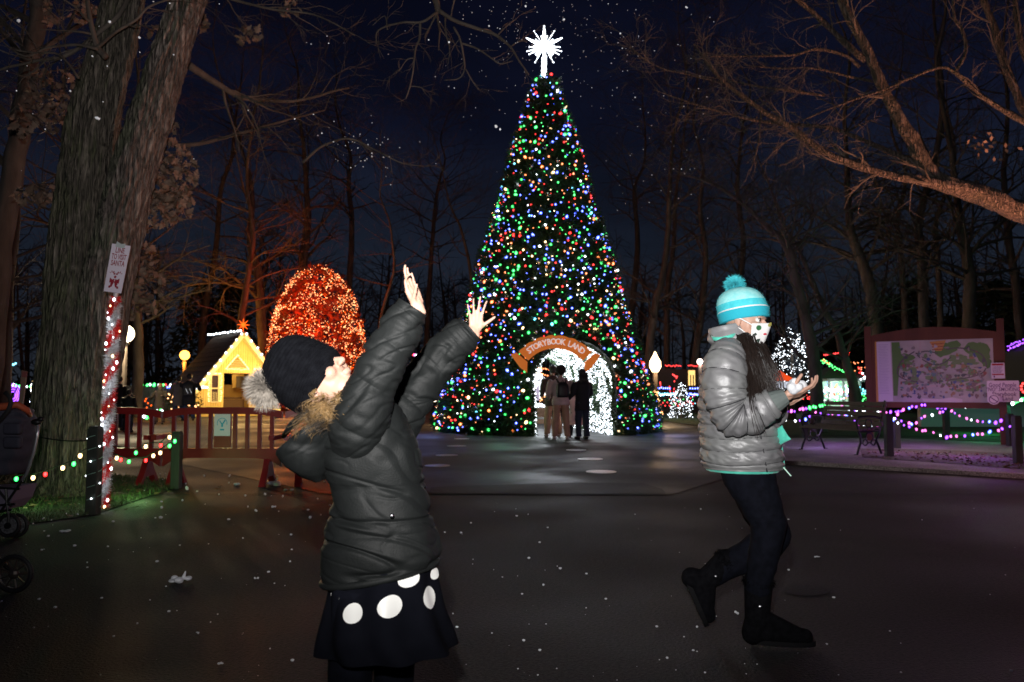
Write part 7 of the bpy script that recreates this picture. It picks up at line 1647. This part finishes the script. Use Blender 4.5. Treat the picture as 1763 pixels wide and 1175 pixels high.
# ------------------------------------------------------------------ child in the dark coat
def child():
    Y = 2.2; s = Y / FPX; q = lambda x, y, dy=0: P(x, y, Y + dy); b = V((q(650, 900).x, Y, 0))
    t = thing('person', 'small child in dark padded coat and dotted skirt reaching both arms up at the snow', 'person', b)
    u_ = V((-.86, .10, .50)).normalized(); f = V((.50, -.32, .80)).normalized(); hc = q(552, 660, .0); hs = .20
    mb = MB(); M = head(mb, hc, f, u_, hs)
    mb.cap(q(628, 730, .02), q(652, 960, .03), .070, .085, 14); mb.cap(q(596, 700, .01), q(622, 730, .02), .045, .055, 10)
    sh, el, wr = q(622, 725, -.07), q(655, 640, -.09), q(718, 532, -.10)
    mb.cap(sh, el, .04, .032, 12); mb.cap(el, wr, .03, .021, 12)
    hand(mb, q(720, 527, -.10), V((-.38, -.05, .92)), V((.72, -.62, .30)), V((.35, -.62, -.15)), .108, (.62, .22, .10, .04), .05, (.35, 1.25), .0)
    sh2, el2, wr2 = q(688, 715, .18), q(741, 640, .22), q(812, 572, .22)
    mb.cap(sh2, el2, .04, .032, 12); mb.cap(el2, wr2, .03, .021, 12)
    hand(mb, q(819, 570, .22), V((.02, -.05, 1)), V((.25, -.9, .1)), V((1, .2, -.1)), .100, (.22, .14, .1, .06), .17, (.95, .2), .05)
    for x, dy in ((620, -.03), (680, .10)): mb.cap(q(x, 1000, dy), V((q(x, 0).x, Y + dy, .05)), .06, .032, 12); mb.cap(V((q(x, 0).x, Y + dy, .05)), V((q(x, 0).x + .12, Y + dy - .02, .03)), .032, .022, 10)
    fuse('body', mb, .0034, SKIN, t, 3); eyes(t, hc, M, hs)
    CT = mk('dark_coat_cloth', (.0068, .008, .008), (.010, .0115, .0115), 4, .62, bump=.0009, bscale=220, spec=.22)
    def folds(p, k, f=7.0, wd=.09, a=.008, sl=.35):
        q_ = V((p.x * .30 + p.z * sl * .3, p.y * .35, p.z - p.x * sl)) * f * 2 + noise.noise_vector(p * 6 + V((k, 0, 0))) * .35
        mk_ = pad(noise.noise(p * 5 + V((k + 3, 1, 0))) * 2.2 + .35); n1 = noise.noise(q_ + V((k, 2, 1))); n2 = noise.noise(q_ * 1.7 + V((k, 7, 4)))
        return mk_ * (-a * math.exp(-(n1 / wd) ** 2) + a * .45 * math.exp(-((n1 - wd * 2) / (wd * 1.4)) ** 2)) + (1 - mk_ * .6) * .35 * a * (n2 - math.exp(-(n2 / wd) ** 2))
    def crease(p, k, sx=5, sz=13, a=.010):
        w_ = noise.noise(V((p.x * sx, p.y * sx, p.z * sz)) + V((k, 0, 0))); r = 1 - abs(noise.noise(V((p.x * sx * .8 + p.z * 9, p.y * sx, p.z * sz * .55)) + V((k + 5, 3, 0)))) * 2
        return a * w_ - a * 1.3 * max(r - .72, 0) * 3 + .0010 * noise.noise(p * 50)
    rr = []
    for y, xa, xb, dp, oy, tl in ((985, 556, 752, .125, .02, -20), (960, 556, 754, .13, .02, -14), (925, 558, 750, .13, .02, -8), (890, 568, 742, .125, .02, 0), (860, 576, 736, .12, .02, 0), (820, 566, 728, .125, .02, 0), (780, 556, 720, .125, .02, 0), (745, 560, 708, .12, .02, 0), (715, 574, 694, .11, .02, 0), (690, 590, 676, .08, .02, 0), (676, 600, 660, .05, .02, 0)):
        c = q((xa + xb) / 2, y, oy); hw = (xb - xa) / 2 * s; rr.append((c, V((hw, 0, -tl * s * .9)), V((0, dp, 0))))
    def cd(u, v, p):
        q_ = crease(p, 2); belt = .006 * math.exp(-((v - .31) / .012) ** 2); return q_ * .5 + folds(p, 3, 6, .10, .010, -.25) - belt + .005 * abs(math.sin(v * PI * 4.2)) ** .6 + .004 * noise.noise(V((p.x * 26, p.y * 20, p.z * 6))) * pad((v - .4) * 3)
    coat, _ = loft('coat', rr, 260, 330, CT, t, cd, .9, caps=(0, 0))
    m = MB(); m.tube([V(c) + a * math.cos(2 * PI * k / 48) * .985 + b_ * math.sin(2 * PI * k / 48) * .985 for (c, a, b_) in (rr[0],) for k in range(49)], .010, 8, False); m.build('hem', CT, coat, True)
    m = MB(); m.ball(q(675, 888, -.125), .006, 10, 6); m.build('snap', mk('pewter', (.3, .3, .32)), coat)
    def slv(pts, rad, k, nv=190):
        rings = path_rings(pts, rad, V((0, 1, 0))); ln = sum((V(a) - V(b_)).length for a, b_ in zip(pts, pts[1:]))
        def d(u, v, p):
            e_ = abs(math.sin(PI * (v * ln / .105 + .10 * math.sin(2 * PI * u + k) + .2))); return .006 * e_ ** .5 + folds(p, k + 20, 6.5, .10, .009, .5) + .004 * noise.noise(V((v * 22, u * 4, k))) + .001 * noise.noise(p * 50)
        return loft('sleeve', rings, 150, int(nv * 1.3), CT, t, d, caps=(1, 1))
    s1 = slv([q(606, 775, -.04), q(615, 735, -.085), q(630, 695, -.10), q(650, 645, -.105), q(672, 600, -.105), q(694, 560, -.10), q(713, 530, -.10)], [.056, .074, .067, .058, .056, .051, .042], 1)[0]
    s2 = slv([q(672, 760, .15), q(700, 700, .20), q(738, 642, .22), q(772, 602, .22), q(797, 578, .22), q(811, 566, .22)], [.056, .064, .060, .056, .051, .042], 7)[0]
    # hood hanging at the back
    def hd(u, v, p): return crease(p, 9, 5, 8, .008) + folds(p, 31, 6, .1, .007, 1.0)
    loft('hood', [(q(590, 700, .0), V((.02, 0, .05)), V((0, .05, 0))), (q(568, 708, .0), V((.055, 0, .07)), V((0, .10, 0))), (q(545, 735, .0), V((.095, 0, .06)), V((0, .13, 0))), (q(537, 770, .01), V((.088, 0, .03)), V((0, .125, 0))), (q(543, 803, .01), V((.060, 0, .02)), V((0, .10, 0))), (q(552, 828, .01), V((.022, 0, .008)), V((0, .05, 0)))], 90, 80, CT, t, hd)
    m = MB(); m.tube([q(488, 752, -.02), q(500, 735, -.075), q(520, 716, -.10), q(546, 700, -.10)], [.006, .010, .011, .008], 8); m.build('hood_rim', CT, t, True)
    # hat and fur pompom
    HT = mk('charcoal_knit', (.003, .0032, .0045), (.006, .0065, .0085), 50, .95, spec=.06, bump=.0012, bscale=200); fr = (M @ V((0, 1, 0))); ax = (M @ V((0, -.12, 1))).normalized(); fr = (fr - ax * fr.dot(ax)).normalized(); rt = fr.cross(ax)
    hb = hc + ax * .012; hp = [(-.040, .099, .092), (-.025, .101, .102), (-.005, .100, .108), (.02, .097, .110), (.05, .097, .110), (.085, .092, .104), (.12, .080, .090), (.145, .056, .064), (.158, .02, .024)]
    HO = V((-.0, 0, 0))
    hat, _ = loft('hat', [(hb + ax * z * .97 + fr * (-.022 if z < -.03 else -.012 if z < -.02 else 0), rt * a * .95, fr * b_ * .93) for z, a, b_ in hp], 140, 110, HT, t, lambda u, v, p: .0012 * math.sin(v * 150) + .004 * noise.noise(p * 14), caps=(0, 1))
    FU = mk('grey_fur', (.20, .175, .145), (.46, .41, .35), 40, .8); tuftball('pompom', q(458, 668, .0), .044, 9000, FU, hat, .038, 9, (1, 1, 1.15), .0008, .35, V((0, 0, -.25)))
    tuftfuzz('fuzz', _, hat, mk('charcoal_fuzz', (.007, .007, .009), None, rough=.9, spec=.1), 7000, 7, .006)
    # blond curls
    BL = mk('blond_hair', (.045, .026, .012), (.34, .21, .085), 18, .4, spec=.6); rg = random.Random(2); guides = []
    for k in range(26):
        x0, y0 = rg.uniform(545, 604), rg.uniform(672, 700); p0 = q(x0, y0, rg.uniform(-.14, -.09)); L_ = rg.uniform(.05, .10); pts = []
        ph = rg.uniform(0, 6)
        for j in range(9): fj = j / 8; pts.append(p0 + V((-L_ * fj * .75 + .012 * math.cos(ph + fj * 11), .012 * math.sin(ph + fj * 11), -L_ * fj * .9)))
        guides.append((pts, 8, .005))
    strands('hair', guides, BL, t, 3, .0007, .009, 14)
    # skirt with reflective dots
    SK = mk('navy_skirt', (.003, .0034, .006), (.005, .0055, .009), 12, .95, spec=.06)
    sr = []
    for y, xa, xb, dp, tl in ((1112, 548, 782, .17, 0), (1085, 552, 772, .165, -6), (1050, 560, 762, .15, -10), (1010, 566, 752, .135, -14), (970, 574, 742, .115, -16), (940, 580, 730, .10, -12)):
        c = q((xa + xb) / 2, y, .02); sr.append((c, V(((xb - xa) / 2 * s, 0, -tl * s)), V((0, dp, 0))))
    pl = lambda u, v, p: (.012 * (1 - v)) * math.sin(u * 2 * PI * 9 + 2 * math.sin(v * 3)) + .004 * noise.noise(p * 12)
    sk, SR = loft('skirt', sr, 160, 90, SK, t, pl, caps=(0, 0))
    def on_skirt(px, py):
        best = None
        for i in range(60):
            u = .5 + .5 * i / 60
            for j in range(50):
                v = j / 49; p, n = loft_eval(SR, u, v); c, z = math.cos(PITCH), math.sin(PITCH); d = p - V((0, 0, CAM_H)); fw = d.y * c + d.z * z; xx = 881.5 + FPX * d.x / fw; yy = 587.5 - FPX * (d.z * c - d.y * z) / fw; e_ = (xx - px) ** 2 + (yy - py) ** 2
                if best is None or e_ < best[0]: best = (e_, u, v)
        return best[1], best[2]
    DT = mk('reflective_dot', (.92, .92, .88), None, rough=.4)
    for px, py, rx, ry in ((608, 1058, 14, 21), (674, 1043, 18, 20), (738, 1027, 11, 18), (703, 996, 15, 13), (746, 988, 10, 13), (580, 1024, 12, 10), (634, 1100, 12, 9), (760, 1085, 7, 12)):
        if py > 1080: continue
        u0, v0 = on_skirt(px, py); ua, _v = on_skirt(px + rx, py); _u, vb = on_skirt(px, py - ry); du = max(abs(ua - u0), .01); dv = max(abs(vb - v0), .02); m = MB()
        def sp(u, v): p, n = loft_eval(SR, u, v); n = n.normalized(); return p + n * (pl(u, v, p) + .0035)
        m.v.append(sp(u0, v0)); NR, NA = 4, 28
        for r_ in range(1, NR + 1):
            for k in range(NA): a = 2 * PI * k / NA; m.v.append(sp(u0 + du * r_ / NR * math.cos(a), pad(v0 + dv * r_ / NR * math.sin(a))))
        for k in range(NA): m.f.append((0, 1 + k, 1 + (k + 1) % NA))
        for r_ in range(NR - 1):
            for k in range(NA): a = 1 + r_ * NA + k; b_ = 1 + r_ * NA + (k + 1) % NA; m.f.append((a, a + NA, b_ + NA, b_))
        m.build('dot', DT, sk, True)
    # legs and boots
    LG = mk('black_leggings', (.012, .013, .020)); BT = MATS['black_suede']
    for x, dy in ((620, -.03), (680, .10)):
        X_ = q(x, 0).x; loft('legging', path_rings([q(x, 1010, dy), V((X_, Y + dy, .32)), V((X_, Y + dy, .12))], [.075, .058, .05]), 24, 24, LG, t)
        m = MB(); m.cap((X_, Y + dy, .22), (X_, Y + dy, .06), .056, .052, 14); m.cap((X_ + .0, Y + dy, .045), (X_ + .12, Y + dy - .02, .04), .042, .036, 12); fuse('boot', m, .006, BT, t, 2)
child()
